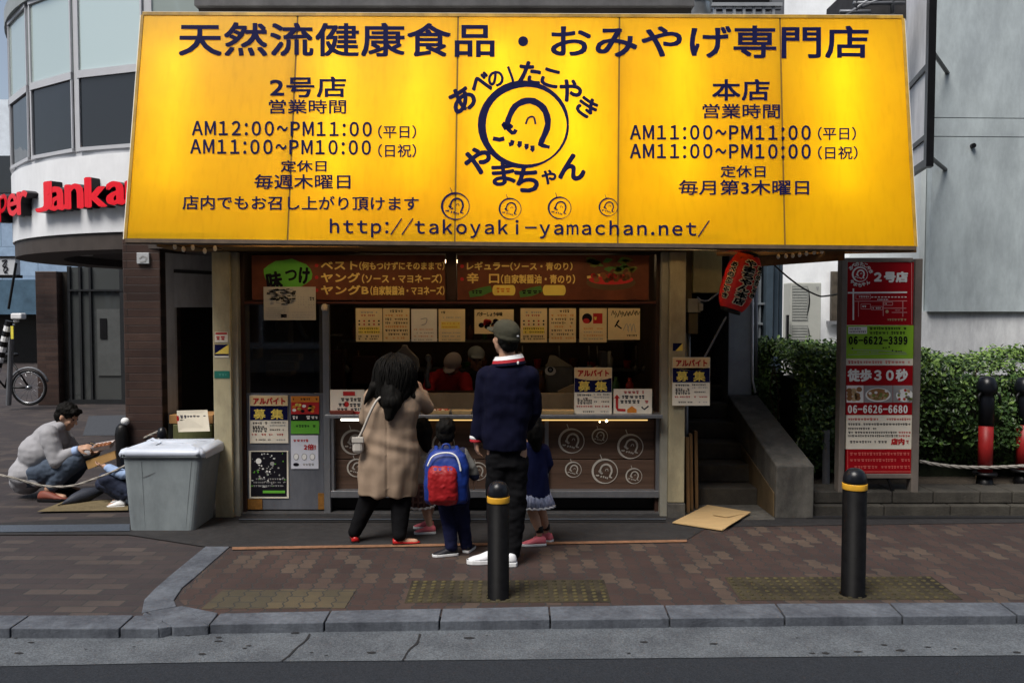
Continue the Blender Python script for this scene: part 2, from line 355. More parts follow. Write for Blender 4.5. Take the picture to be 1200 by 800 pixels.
b.poly([G(272, 643.5, z), G(805, 634.5, z), G(805, 631.8, z), G(272, 640.5, z)])
b.build('painted_line', M('orange_line', (.20, .105, .06), .7, var=.3, scl=20), kind='structure', base=(0, 0, 0))
# steel drain covers along the strip
dm = M('drain_steel', (.10, .12, .15), .5, .5, var=.25, scl=60, stretch=(1, 1, 1), bump=.4, bs=140)
b = MB(); z = .013
b.poly([G(-800, 625, z), G(0, 623, z), G(152, 621.5, z), G(152, 613.5, z), G(0, 615, z), G(-800, 617, z)])
for i in range(46):
    x0 = -6.0 + i * .075
b.build('drain_cover', dm, kind='structure', base=(0, 0, 0))
b = MB()
for (xa, xb, ya, yb) in ((280, 780, 611.5, 609.5), (945, 1300, 607, 604.5)):
    b.poly([G(xa, ya, .013), G(xb, ya - .3, .013), G(xb, yb - .3, .013), G(xa, yb, .013)])
b.build('drain_slot', M('drain_dark', (.012, .012, .013), .8), kind='structure', base=(0, 0, 0))
b = MB()
for (xa, xb, ya, yb) in ((280, 780, 608.6, 607.4),):
    b.poly([G(xa, ya, .015), G(xb, ya - .3, .015), G(xb, yb - .3, .015), G(xa, yb, .015)])
b.build('drain_edge', dm, kind='structure', base=(0, 0, 0))
b = MB()
b.poly([G(43, 599, .02), G(150, 597.5, .02), G(150, 585, .02), G(75, 587, .02)])
b.build('paving_slab', M('tan_tile', (.14, .11, .06), .85, var=.2, scl=20, bump=.3), kind='structure', base=(0, 0, 0))
# kerb stones
b = MB()
def stone(f0, f1, b0, b1, zt=.010, gap=.005):
    f0, f1, b0, b1 = [V(p) for p in (f0, f1, b0, b1)]
    d = (f1 - f0).normalized() * gap; f0 += d; f1 -= d; b0 += d; b1 -= d
    lo = [V((p.x, p.y, RZ - .05)) for p in (f0, f1, b1, b0)]; hi = [V((p.x, p.y, zt + RN.uniform(-.002, .002))) for p in (f0, f1, b1, b0)]
    b.hexa(lo + hi)
def lerp(a, c, t): return a + (c - a) * t
fy = lambda x: 733 - (x - 250) * 11 / 950 + .0000045 * (x - 250) * (x - 1200)
by = lambda x: 720 - (x - 250) * 13 / 950 + .000012 * (x - 250) * (x - 1200)
js = [200, 245, 380, 515, 645, 785, 920, 1058, 1192, 1330, 1470, 1610]
for i in range(1, len(js) - 1):
    xa, xb = js[i], js[i + 1]; s = lambda x: (x - 600) * .035
    stone(G(xa, fy(xa)), G(xb, fy(xb)), G(xa - s(xa) , by(xa)), G(xb - s(xb), by(xb)))
lj = [-330, -160, 12, 140, 187]
for i in range(len(lj) - 1):
    xa, xb = lj[i], lj[i + 1]; q = lambda x: (600 - x) * .038
    stone(G(xa, 738), G(xb, 738), G(xa + q(xa), 722), G(xb + q(xb) - (8 if i == 3 else 0), 722))
stone(G(186, 738), G(202, 735), G(166, 721), G(171, 718)); stone(G(202, 736), G(245, 734), G(172, 718), G(215, 711))
stone(G(214, 712), G(245, 734), G(216, 711.5), G(256, 720))
stone(G(165, 719), G(208, 711), G(168, 704), G(205, 704)); stone(G(168, 704), G(205, 704), G(181, 690), G(214, 690)); stone(G(181, 690), G(214, 690), G(194, 679), G(227, 679)); stone(G(194, 679), G(227, 679), G(240, 641), G(270, 641))
b.build('kerb', kerbm, kind='structure', base=(0, 0, 0), bev=.02)
# tactile paving: yellow tiles with raised domes
tact = M('tactile_yellow', (.022, .018, .014), .85, var=.4, scl=3, c2=(.040, .033, .019), bump=.25)
b = MB()
def tactile(xa, xb, ya, yb, dots=True):
    p = [G(xa, yb), G(xb, yb - (xb - xa) * .004), G(xb - (xb - 600) * .07, ya - (xb - xa) * .004), G(xa - (xa - 600) * .07, ya)]
    b.slab([V((q.x, q.y, .007)) for q in p], (0, 0, -.006))
    if dots:
        nx = int((p[1] - p[0]).length / .06); ny = int((p[3] - p[0]).length / .06)
        for i in range(nx):
            for j in range(ny):
                q = lerp(lerp(p[0], p[1], (i + .5) / nx), lerp(p[3], p[2], (i + .5) / nx), (j + .5) / ny)
                b.lathe([(.016, .0), (.016, .003), (.011, .006)], (q.x, q.y, .007), 8, 1)
tactile(474, 716, 681, 707); tactile(868, 1128, 677, 704)
b.build('tactile_paving', [tact, M('tactile_dome', (.028, .025, .014), .8, var=.4, scl=2.2, c2=(.066, .055, .022))], kind='structure', base=(0, 0, 0))
b = MB(); tactile(236, 404, 692, 714, False)
b.build('paving_patch', brickmat('tan_bricks', (.05, .043, .026), (.065, .053, .03), (.085, .066, .036), .2, .1, .005, rot=rad(90), wave=.01), kind='structure', base=(0, 0, 0))

# ================================================================== YELLOW SIGN
SY0, SY1 = 6.40, 6.76
TL, BL = P(167, 19, SY1), P(147, 281, SY0)
sn = V((1, 0, 0)).cross(TL - BL)
sg = plane_map(BL, sn); sgt = plane_map(BL, sn, .004); sgj = plane_map(BL, sn, .002); sgf = plane_map(BL, sn, .012)
nrm = sn.normalized(); nrm = -nrm if nrm.y > 0 else nrm
TLp, TRp, BRp, BLp = sg(167, 18), sg(1058, 22), sg(1073, 289), sg(147, 280)
sign = thing('illuminated_sign', (0.05, 6.8, 2.28), 'huge yellow backlit shop sign with dark blue lettering above the stall', 'sign')
def face_mat(name, c):
    ma = bpy.data.materials.new(name); ma.use_nodes = True; t = ma.node_tree; N = t.nodes.new; L = t.links.new
    for n in list(t.nodes): t.nodes.remove(n)
    o = N('ShaderNodeOutputMaterial'); d = N('ShaderNodeBsdfDiffuse'); tr = N('ShaderNodeBsdfTranslucent'); g = N('ShaderNodeBsdfGlossy'); m1 = N('ShaderNodeMixShader'); m2 = N('ShaderNodeMixShader'); fr = N('ShaderNodeFresnel')
    tc = N('ShaderNodeTexCoord'); nz = N('ShaderNodeTexNoise'); nz.inputs['Scale'].default_value = 1.3; nz.inputs['Detail'].default_value = 7; L(tc.outputs['Object'], nz.inputs['Vector'])
    rp = N('ShaderNodeValToRGB'); rp.color_ramp.elements[0].position = .3; rp.color_ramp.elements[1].position = .65
    rp.color_ramp.elements[0].color = (c[0] * .88, c[1] * .82, c[2], 1); rp.color_ramp.elements[1].color = (*c, 1); L(nz.outputs[0], rp.inputs[0])
    mp = N('ShaderNodeMapping'); mp.inputs['Scale'].default_value = (26, 26, 1.1); L(tc.outputs['Object'], mp.inputs[0]); ns = N('ShaderNodeTexNoise'); ns.inputs['Scale'].default_value = 1; ns.inputs['Detail'].default_value = 5; L(mp.outputs[0], ns.inputs['Vector'])
    rs_ = N('ShaderNodeValToRGB'); rs_.color_ramp.elements[0].position = .28; rs_.color_ramp.elements[1].position = .5; rs_.color_ramp.elements[0].color = (.80, .72, .6, 1); L(ns.outputs[0], rs_.inputs[0])
    mu = N('ShaderNodeMix'); mu.data_type = 'RGBA'; mu.blend_type = 'MULTIPLY'; mu.inputs[0].default_value = .28; L(rp.outputs[0], mu.inputs[6]); L(rs_.outputs[0], mu.inputs[7])
    L(mu.outputs[2], d.inputs[0]); L(mu.outputs[2], tr.inputs[0]); g.inputs['Roughness'].default_value = .25
    m1.inputs[0].default_value = .55; L(d.outputs[0], m1.inputs[1]); L(tr.outputs[0], m1.inputs[2])
    fr.inputs[0].default_value = 1.4; L(fr.outputs[0], m2.inputs[0]); L(m1.outputs[0], m2.inputs[1]); L(g.outputs[0], m2.inputs[2]); L(m2.outputs[0], o.inputs[0]); return ma
m_film2 = face_mat('amber_film', (.80, .46, .12))
fm_y = face_mat('yellow_sign_film', (.95, .56, .004))
jx = [(167, 147), (349, 337), (537, 533), (726, 724), (914, 920), (1058, 1073)]
def lerpf(a, c, t): return a + (c - a) * t
topy = lambda x: 18 + (x - 167) * 4 / 891; boty = lambda x: 280 + (x - 147) * 9 / 926
for i in range(5):
    b = MB(); a0, a1 = jx[i]; c0, c1 = jx[i + 1]; g = .9
    b.poly([sg(a1 + g, boty(a1)), sg(c1 - g, boty(c1)), sg(c0 - g, topy(c0)), sg(a0 + g, topy(a0))])
    b.build('face_panel', fm_y, sign, fix=False)
for i in range(1, 5):   # dark joints between panels, a strip behind each gap
    b = MB(); a0, a1 = jx[i]; b.slab([sg(a1 - 1.6, boty(a1)) , sg(a1 + 1.6, boty(a1)), sg(a0 + 1.6, topy(a0)), sg(a0 - 1.6, topy(a0))], -nrm * .03)
    b.v = [p - nrm * .004 for p in b.v]
    b.build('joint_strip', M('joint_brown', (.20, .10, .01), .6), sign)
edge = M('sign_edge_yellow', (.50, .30, .04), .5, var=.2, scl=12, grime=.5)
edged = M('sign_edge_dark', (.075, .05, .03), .6, var=.3, scl=12)
bk = V((0, 1, 0))
b = MB()
inn = M('sign_inside_white', (.80, .78, .70), .8, var=.02)
TB, BB = 7.02, 7.02
def bx(p, Y): return V((p.x, Y, p.z))
o2 = nrm * -.002
b.slab([TLp + o2, TRp + o2, bx(TRp, TB), bx(TLp, TB)], (0, 0, .03), 0)                 # top
b.slab([BLp + o2, bx(BLp, BB), bx(TLp, TB), TLp + o2], (-.02, 0, 0), 0)               # end
b.slab([BRp + o2, TRp + o2, bx(TRp, TB), bx(BRp, BB)], (.02, 0, 0), 0)
b.slab([bx(BLp, TB), bx(BRp, TB), bx(TRp, TB), bx(TLp, TB)], (0, .02, 0), 0)
b.build('sign_box', inn, sign)
b = MB()
def bar(p, q, wd, dp, m=0):
    p, q = V(p), V(q); t = (q - p).normalized(); s = t.cross(nrm).normalized() * wd / 2
    b.hexa([p - s + nrm * .006, p + s + nrm * .006, p + s - nrm * dp, p - s - nrm * dp, q - s + nrm * .006, q + s + nrm * .006, q + s - nrm * dp, q - s - nrm * dp], m)
up = (TLp - BLp).normalized()
bar(TLp + up * .012, TRp + up * .012, .026, .05, 0); bar(TLp, BLp, .022, .05, 0); bar(TRp, BRp, .022, .05, 0)
bar(BLp - up * .012, BRp - up * .012, .030, .05, 1)
b.build('edge_trim', [edge, edged], sign)
b = MB()   # underside, opaque boards then a film panel near the far end
zb = BLp.z
xs = X(846, 6.6, 300)
b.hexa([(BLp.x, 6.96, BLp.z - .02), (xs, 6.96, zb - .02), (xs, 7.42, 2.30), (BLp.x, 7.42, 2.30), (BLp.x, 6.96, BLp.z + .004), (xs, 6.96, zb + .004), (xs, 7.42, 2.33), (BLp.x, 7.42, 2.33)])
b.build('soffit', M('soffit_brown', (.20, .11, .035), .7, var=.3, scl=5, grime=.5), sign)
b = MB(); b.poly([(xs, SY0 + .02, BRp.z - .006), (BRp.x, SY0 + .02, BRp.z - .006), (BRp.x, 6.98, BRp.z - .006), (xs, 6.98, BRp.z - .006)])
b.build('soffit_panel', fm_y, sign, fix=False)
b = MB(); b.poly([(BLp.x, SY0 + .02, BLp.z - .002), (xs - .004, SY0 + .02, BLp.z - .002), (xs - .004, 6.958, BLp.z - .002), (BLp.x, 6.958, BLp.z - .002)]); b.v = [p + V((0, 0, .05)) for p in b.v]; b.build('soffit_panel', m_film2, sign, fix=False)
cl = EM('canopy_glow', (1, .66, .30), 11.0)
for xa_, xb_ in ((290, 480), (520, 760), (790, 838)):   # lamps tucked up behind the lower edge of the sign
    b = MB(); b.tube([(X(xa_, 6.8), 6.80, zb + .024), (X(xb_, 6.8), 6.80, zb + .024)], .012, 8); b.build('canopy_lamp', cl, sign)
b = MB(); b.hexa([P(880, 313, 7.30), P(990, 305, 6.9), P(990, 305, 6.98), P(880, 313, 7.38), P(880, 298, 7.30), P(990, 292, 6.9), P(990, 292, 6.98), P(880, 298, 7.38)])
b.hexa([P(840, 300, 7.0), P(1074, 296, 7.0), P(1074, 296, 7.05), P(840, 300, 7.05), P(840, 291, 7.0), P(1074, 289, 7.0), P(1074, 289, 7.05), P(840, 291, 7.05)])
b.build('support_beam', M('beam_brown', (.17, .085, .03), .65, var=.3, scl=4, stretch=(1, 6, 6), grime=.5), sign)
tubes = [(206, .9), (392, 1.), (487, .8), (585, 1.1), (672, 1.1), (797, 1.), (985, 1.15)]
tm = EM('tube_glow', (1, .93, .75), 9.2)
for x, s_ in tubes:
    b = MB(); b.tube([sg(x, 52) + V((0, .15, 0)), sg(x - (600 - x) * .02, 228) + V((0, .19, 0))], .017 * s_, 8)
    b.build('fluorescent_tube', tm, sign)
mt_ink = [m_navy, M('maroon_ink', (.05, .012, .02), .6)]
b = MB()
text(b, '天然流健康食品', sgt, 209, 26, 580, 66.5, 0, .027, dy=1.5); text(b, '・', sgt, 607, 43, 619, 55, 0, .02); text(b, 'おみやげ専門店', sgt, 645, 29.5, 1018, 68.5, 0, .027, dy=1)
text(b, '2号店', sgt, 316, 90, 406, 115, 0, .03); text(b, '営業時間', sgt, 315, 117, 406, 134, 0, .022)
mono(b, 'AM12:00～PM11:00', sgt, 224, 142.5, 438, 158.5, 0, .035, dy=1.5); text(b, '（平日）', sgt, 443, 147, 488, 163, 0, .02)
mono(b, 'AM11:00～PM10:00', sgt, 222, 164, 437, 180, 0, .035, dy=1.5); text(b, '（日祝）', sgt, 443, 169, 488, 185, 0, .02)
text(b, '定休日', sgt, 329, 188, 383, 202, 0, .025); text(b, '毎週木曜日', sgt, 298, 204.5, 411, 222, 0, .022)
text(b, '店内でもお召し上がり頂けます', sgt, 214, 229, 491, 246, 0, .022, dy=1.5)
mono(b, 'http://takoyaki-yamachan.net/', sgt, 384, 258, 831, 273, 0, .03, dy=3, sx=1.3)
text(b, '本店', sgt, 834, 93, 902, 119, 0, .03); text(b, '営業時間', sgt, 823, 122, 914, 139.5, 0, .022)
mono(b, 'AM11:00～PM11:00', sgt, 737, 147.5, 952, 163.5, 0, .035, dy=.5); text(b, '（平日）', sgt, 958, 149, 1003, 165, 0, .02)
mono(b, 'AM11:00～PM10:00', sgt, 737, 169.5, 952, 185.5, 0, .035, dy=.5); text(b, '（日祝）', sgt, 958, 171.5, 1005, 187.5, 0, .02)
text(b, '定休日', sgt, 844, 194, 897, 208.5, 0, .025); text(b, '毎月第3木曜日', sgt, 795, 211, 948, 229, 0, .022)
b.build('lettering', mt_ink, sign, fix=False)
b = MB()
emblem(b, sgt, 615, 147, 52, 0, 1.0)
for ch, x, y, rt, s_ in (('あ', 542, 117, -28, 30), ('べ', 563, 98, -18, 24), ('の', 581, 93, -6, 19), ('た', 621, 86, 8, 27), ('こ', 645, 92, 16, 22), ('や', 668, 107, 22, 28), ('き', 688, 126, 34, 24),
                         ('や', 560, 189, -14, 33), ('ま', 590, 204, -6, 28), ('ち', 617, 211, 2, 30), ('ゃ', 643, 208, 8, 18), ('ん', 671, 196, 6, 32)):
    text(b, ch, sgt, x - s_ / 2, y - s_ / 2, x + s_ / 2, y + s_ / 2, 0, .042, rot=rt)
for x, y, r in ((534, 242, 16.5), (598, 245, 13), (656, 244, 13.5), (713, 243, 11)): emblem(b, sgt, x, y, r, 0, .95)
b.build('emblem_lettering', m_navy, sign, fix=False)

# string of little bulbs under the sign
b = MB(); pts = [(205, 285), (215, 288), (226, 286), (240, 290), (252, 287)]
for (x, y) in pts: b.ell(P(x, y + 4, 6.85), (.016, .016, .024), 0, 6)
b.tube([P(x, y + 2, 6.85) for x, y in [(190, 284)] + pts + [(262, 291)]], .004, 5, 1)
tagd = b.build('bulb_string', [m_paper, m_black], label='short string of unlit white bulbs under the sign above the grey partition', cat='light string', group='bulb strings under the sign')
b = MB(); pts = [(912, 299), (921, 298.5), (929, 298), (937, 297), (945, 295.5), (954, 294), (963, 293)]
for (x, y) in pts: b.ell(P(x, y + 1.5, 6.86), (.015, .015, .02), 0, 6)
b.tube([P(x, y, 6.86) for x, y in [(868, 302), (895, 300)] + pts + [(975, 291)]], .005, 5, 1)
b.build('bulb_string', [m_paper, m_black], label='longer string of unlit white bulbs under the sign between lantern and red board', cat='light string', group='bulb strings under the sign')

# ================================================================== THE STALL
stall = thing('food_stall', (X(530, 7.4), 7.4, 0), 'small takoyaki stall with cream columns and dark serving window under yellow sign', 'stall')
FY = 7.42
xl, xr = X(250, 7.3), X(803, 7.3)
b = MB()
b.box(xl, xl + .1, 7.62, 10.6, 0, 2.9); b.box(xr - .1, xr, 7.62, 10.6, 0, 2.9); b.box(xl, xr, 10.6, 10.7, 0, 2.9)
b.build('wall', M('dark_brown_wall', (.075, .050, .034), .7, var=.3, scl=3), stall)
b = MB(); b.box(xl, xr, 7.45, 10.6, -.02, .03); b.build('floor', m_dark, stall)
b = MB(); b.box(X(240, 7.2, 10), X(806, 7.2, 10), 7.06, 10.7, 2.335, Z(12, 7.1)); 
b.build('upper_wall', M('roof_brown', (.045, .040, .040), .6, var=.2, scl=3, grime=.3), stall)
b = MB(); b.box(X(238, 7.2, 10) , X(808, 7.2, 10), 7.0, 10.7, Z(12, 7.1) + .002, Z(3.5, 7.1)); 
b.build('roof', M('roof_cap', (.10, .10, .105), .5, var=.2, grime=.3), stall)
# cream columns
b = MB(); x0, x1 = X(250, 7.3), X(271, 7.3); b.box(x0, x1, 7.3, 7.6, 0, 2.29); b.build('column', m_cream, stall, bev=.006)
b = MB(); x0, x1 = X(272, 7.34), X(279.5, 7.34); b.box(x0, x1, 7.34, 7.6, .0, 2.29); b.build('column_trim', M('trim_grey', (.30, .29, .24), .5, var=.1, grime=.3), stall, bev=.004)
b = MB(); x0, x1 = X(784, 7.3), X(803, 7.3); b.box(x0, x1, 7.3, 7.6, .135, 2.29); b.build('column', m_cream, stall, bev=.006)
b = MB(); x0, x1 = X(774.5, 7.34), X(783, 7.34); b.box(x0, x1, 7.34, 7.6, 0, 2.29); b.build('column_trim', MC['trim_grey'], stall, bev=.004)
b = MB(); x0, x1 = X(783.5, 7.3), X(804, 7.3); b.box(x0, x1, 7.285, 7.62, 0, .13); b.build('column_base', m_conc, stall, bev=.008)
# frames round the openings
fb = M('frame_brown', (.040, .020, .014), .5, var=.2, scl=5)
b = MB(); xL, xR = X(280, FY), X(775, FY)
b.box(xL, xR, FY, FY + .12, Z(297, FY), 2.30); b.box(xL, xL + .055, FY, FY + .12, .02, Z(297, FY)); b.box(xR - .05, xR, FY, FY + .12, .02, Z(297, FY))
b.box(X(523, FY), X(535, FY), FY, FY + .1, Z(352, FY), Z(297, FY)); b.box(xL + .055, xR - .05, FY + .001, FY + .1, Z(357, FY), Z(352.5, FY))
b.build('front_frame', fb, stall, bev=.004)
b = MB(); b.box(xL + .06, xR - .055, FY - .012, FY, Z(355.5, FY), Z(353.5, FY)); b.build('sheet_rail', M('rail_red', (.10, .03, .02), .5), stall)
b = MB(); b.box(X(378.5, 7.38), X(386, 7.38), 7.38, 7.44, .02, Z(357, 7.38)); b.build('window_post', m_alu, stall, bev=.004)
b = MB(); b.lathe([(.022, 0), (.03, .02), (.024, .05), (.008, .06)], (X(381, 7.35), 7.36, Z(364, 7.36)), 12); b.build('lamp_cap', M('ivory_plastic', (.6, .5, .36), .4), stall, smooth=True)
# sliding door: alu bottom panel, dark glass above
door = MB(); d0, d1 = X(287.5, FY), X(378, FY)
door.box(d0, d1, FY + .02, FY + .055, .04, Z(461, FY)); 
do = door.build('door', M('door_grey', (.165, .175, .20), .45, .3, var=.12, scl=5, stretch=(1, 1, .2), grime=.3), stall, bev=.004)
for xa_, xb_ in ((d0, d0 + .035), (d1 - .03, d1)): b = MB(); b.box(xa_, xb_, FY + .02, FY + .055, Z(461, FY) + .002, Z(357, FY)); b.build('door_frame', M('door_frame_dark', (.06, .055, .05), .5, .3), do)
b = MB(); b.box(d0 + .035, d1 - .03, FY + .03, FY + .036, Z(461, FY) + .002, Z(357, FY)); b.build('door_glass', glassmat('door_pane', (.5, .5, .5), .03, .75), do)
b = MB(); b.box(d0 + .002, X(305, FY), FY + .012, FY + .02, .045, Z(585, FY)); b.build('rust_plate', M('rusty_orange', (.22, .10, .02), .7, var=.3, scl=30), do); b = MB(); b.box(X(371, FY), d1, FY + .012, FY + .02, .045, Z(578, FY)); b.build('rust_plate', M('rusty_orange', (.22, .10, .02), .7, var=.3, scl=30), do)
# menu panels over the window
mp = M('menu_board_red', (.13, .034, .013), .5, var=.35, scl=3)
fmn = flat(FY - .03, .003)
def mpanel(x0, y0, x1, y1):
    b = MB(); b.pbox(x0, y0, x1, y1, FY - .03, .03); return b.build('menu_panel', mp, stall, bev=.003)
p1 = mpanel(295, 299, 521.5, 351.5); p2 = mpanel(536, 299, 760.5, 351.5)
b = MB()
for i in range(18):
    a = rad(20 * i); RN.random()
b.poly([fmn(337 + 29 * math.cos(rad(20 * k)) * RN.uniform(.92, 1.05), 321 + 17 * math.sin(rad(20 * k)) * RN.uniform(.92, 1.08)) for k in range(18)], 0)
fm2 = flat(FY - .03, .005)
for ch, x, y, s_, rt in (('味', 322, 328, 19, -6), ('つ', 341, 323, 15, 0), ('け', 352, 319, 15, 4)): pass
text(b, '味', fm2, 312, 318, 331, 339, 1, .05, rot=-8); text(b, 'つ', fm2, 334, 316, 348, 329, 1, .05); text(b, 'け', fm2, 350, 313, 363, 333, 1, .05, rot=4)
text(b, 'ベスト', fmn, 376, 306, 419, 316, 2, .035); text(b, '（何もつけずにそのままで）', fmn, 421, 306.5, 521, 316.5, 2, .03)
text(b, 'ヤング', fmn, 376, 319.5, 422, 331, 2, .035); text(b, '（ソース・マヨネーズ）', fmn, 424, 321, 518, 332, 2, .03)
text(b, 'ヤングB', fmn, 376, 334, 432, 345.5, 2, .035); text(b, '（自家製醤油・マヨネーズ）', fmn, 434, 335, 521, 346, 2, .03)
for y in (311, 325, 340): disc(b, fmn, 371, y, 2.2, 2.2, 3, 10)
b.build('menu_lettering', [m_greenink, m_ink, m_goldink, m_redink], p1, fix=False)
b = MB()
text(b, 'レギュラー', fmn, 547, 306.5, 597, 316.5, 0, .035); text(b, '（ソース・青のり）', fmn, 598, 307, 671, 317, 0, .03)
text(b, '辛', fmn, 547, 319.5, 561, 332, 0, .035); text(b, '口', fmn, 573, 321, 585, 332, 0, .035); text(b, '（自家製醤油・青のり）', fmn, 587, 321.5, 674, 332.5, 0, .03)
for y in (312, 327): disc(b, fmn, 541.5, y, 2.2, 2.2, 3, 10)
for x0 in (550, 609):
    stroke(b, fmn, [(x0, 345), (x0 + 13, 342), (x0 + 26, 338)], [7, 10, 7], 1)
    dashes(b, fm2, x0 + 3, x0 + 25, 342, 5, 4)
    x2 = x0 + 30; rect(b, fmn, x2, 334, x2 + 21, 346, 2); disc(b, fmn, x2, 340, 3, 6, 2, 14); disc(b, fmn, x2 + 21, 340, 3, 6, 2, 14); dashes(b, fm2, x2 + 2, x2 + 20, 340, 6, 5)
# dish picture: bowl of dumplings with leaves
disc(b, fmn, 716, 331, 29, 9, 6, 24); disc(b, fm2, 716, 327.5, 26, 6, 3, 24)
for i in range(26):
    disc(b, flat(FY - .03, .006), 716 + RN.uniform(-21, 21), 326 + RN.uniform(-5, 3), 3.6, 3, RN.choice((7, 7, 3, 6)), 10)
for i in range(22):
    x, y = 712 + RN.uniform(-22, 30), 311 + RN.uniform(-8, 9); stroke(b, flat(FY - .03, .0045), [(x - 5, y + RN.uniform(-3, 3)), (x, y), (x + 6, y + RN.uniform(-4, 4))], [1.5, 6, 1], RN.choice((1, 8, 8)))
stroke(b, fm2, [(688, 325), (697, 323.5), (706, 322)], 3, 0)
b.build('menu_lettering', [m_goldink, M('dull_green_ink', (.06, .16, .03), .6), m_yelink, m_redink, m_ink, m_orangeink, M('dish_brown', (.09, .05, .02), .5), M('dumpling_brown', (.20, .07, .02), .5), M('leaf_olive', (.12, .13, .02), .6)], p2, fix=False)
# counter
beige = M('counter_beige', (.30, .25, .17), .45, .25, var=.12, scl=4, grime=.25)
b = MB(); b.box(X(380, 7.22), X(777, 7.22), 7.22, 7.95, Z(488.5, 7.22) - .012, Z(486, 7.22)); b.build('counter_shelf', m_alu, stall, bev=.004)
b = MB(); b.box(X(497, 7.66), X(673, 7.66), 7.66, 7.70, Z(486, 7.3), Z(460.5, 7.66)); b.build('griddle_guard', beige, stall, bev=.004)
b = MB(); b.box(X(386, 7.9), X(770, 7.9), 7.72, 8.3, .04, Z(462, 7.9)); b.build('griddle_counter', M('griddle_dark', (.05, .045, .04), .4, .5), stall, bev=.01)
# lower front: brown boards with frame
brd = M('front_boards', (.10, .060, .042), .45, var=.3, scl=3, stretch=(.4, 1, 9))
b = MB(); LY = 7.47
zt, zm, zb_ = Z(491, LY), Z(538, LY), Z(575, LY)
b.box(X(386, LY), X(770, LY), LY, LY + .03, zm + .004, zt); b.build('front_board', brd, stall, bev=.003); b = MB(); b.box(X(386, LY), X(770, LY), LY, LY + .03, zb_, zm - .004); b.build('front_board', brd, stall, bev=.003)
b = MB(); xq = X(386, 7.45)
b.box(xq, X(392, 7.45), 7.40, 7.47, .2, Z(490, 7.4)); b.box(X(768, 7.45), X(776, 7.45), 7.40, 7.47, .2, Z(490, 7.4)); b.box(X(638.5, 7.44), X(643, 7.44), 7.43, 7.47, Z(575, 7.44), Z(491, 7.4))
b.box(xq, X(776, 7.4), 7.385, 7.48, Z(583, 7.385), Z(575, 7.385)); b.build('front_rail', m_alu, stall, bev=.004)
b = MB(); b.box(X(386, 7.5), X(776, 7.5), 7.5, 7.6, .01, Z(583, 7.5)); b.box(X(288, 7.5), X(378, 7.5), 7.462, 7.55, .005, .045); b.build('plinth', m_black, stall)
b = MB(); b.box(X(280, 7.35), X(776, 7.35), 7.36, 7.62, -.01, .03); b.build('door_sill', M('sill_dark', (.05, .05, .052), .7, var=.3, scl=20, bump=.2), stall, bev=.006)
wood_e = M('emblem_white', (.50, .46, .40), .6, var=.1)
fe = flat(LY, .006)
for x, y, r in ((415, 518, 15), (418, 548, 11), (670, 516.5, 15), (703, 511, 9.2), (739, 523, 15), (672, 550, 9.5), (709, 552, 15), (743, 557.5, 9.5), (520, 520, 13), (560, 552, 11)):
    b = MB(); emblem(b, fe, x, y, r, 0, 1.0, 28)
    b.build('board_emblem', wood_e, stall, fix=False)
# lamps under the shelf
b = MB(); b.tube([(X(400, 7.3), 7.27, Z(491.6, 7.27)), (X(427, 7.3), 7.27, Z(491.6, 7.27))], .010, 8); b.build('shelf_lamp', EM('white_lamp', (1, .93, .78), 2.5), stall)
b = MB(); b.tube([(X(440, 7.36), 7.40, Z(492, 7.4)), (X(760, 7.36), 7.40, Z(492, 7.4))], .005, 6); b.build('shelf_lamp', EM('warm_lamp', (1, .62, .22), .9), stall)
b = MB(); b.ell((X(711, 7.3), 7.3, Z(493, 7.3)), (.012, .012, .012), 0, 6); b.ell((X(703, 7.32), 7.32, Z(494.5, 7.3)), (.007, .007, .007), 0, 6); b.build('shelf_lamp', EM('spot_glow', (1, .8, .45), 6), stall)
b = MB(); b.tube([(X(420, 8.3), 8.3, 2.26), (X(720, 8.3), 8.3, 2.26)], .016, 8); b.build('ceiling_lamp', EM('kitchen_lamp', (1, .70, .38), 5.0), stall)
# kitchen fittings seen through the window
b = MB(); kg = M('kitchen_grey', (.16, .145, .115), .5, .3, var=.2)
b.box(X(640, 8.0), X(672, 8.0), 8.0, 8.4, Z(470, 8), Z(430, 8)); b.hexa([P(640, 430, 8.0), P(672, 430, 8.0), P(672, 430, 8.3), P(640, 430, 8.3), P(644, 416, 8.1), P(650, 416, 8.1), P(650, 416, 8.3), P(644, 416, 8.3)])
b.build('fryer_hood', kg, stall, bev=.01)
b = MB(); ff = flat(8.0, .01); disc(b, ff, 645, 434.5, 6.5, 5.2, 0); disc(b, flat(8.0, .013), 645, 433, 3.4, 3.4, 1); disc(b, flat(8.0, .016), 645, 433, 1.8, 1.8, 2)
b.build('eye_sticker', [m_paper, m_ink, m_greyink], stall, fix=False)
b = MB(); b.slab([P(654, 458, 7.9), P(673, 450, 7.9), P(673, 463, 7.9), P(654, 463, 7.9)], (0, .05, 0)); b.build('spatula_tray', M('tray_tan', (.5, .36, .2), .5), stall)
b = MB()
for x0, y0, x1, y1, Y, c in ((306, 376, 338, 404, 8.4, 0), (311, 424, 345, 434, 8.2, 1), (311, 434.5, 341, 441, 8.1, 1), (318, 415, 350, 423, 8.3, 1), (296, 408, 301, 420, 8.0, 1), (392, 352, 413, 357, 8.0, 2), (386, 392, 398, 394, 8.4, 0), (386, 410, 402, 460, 8.8, 3), (412, 418, 440, 450, 8.9, 3), (704, 412, 712, 470, 8.6, 2)):
    b = MB(); b.pbox(x0, y0, x1, y1, Y, .2); b.build(('kitchen_box', 'carton', 'steel_shelf', 'crate')[c], (kg, M('box_tan', (.17, .115, .06), .7), M('steel_shelf', (.13, .12, .11), .4, .6), M('crate_brown', (.05, .02, .015), .6))[c], stall, bev=.006)
b = MB()
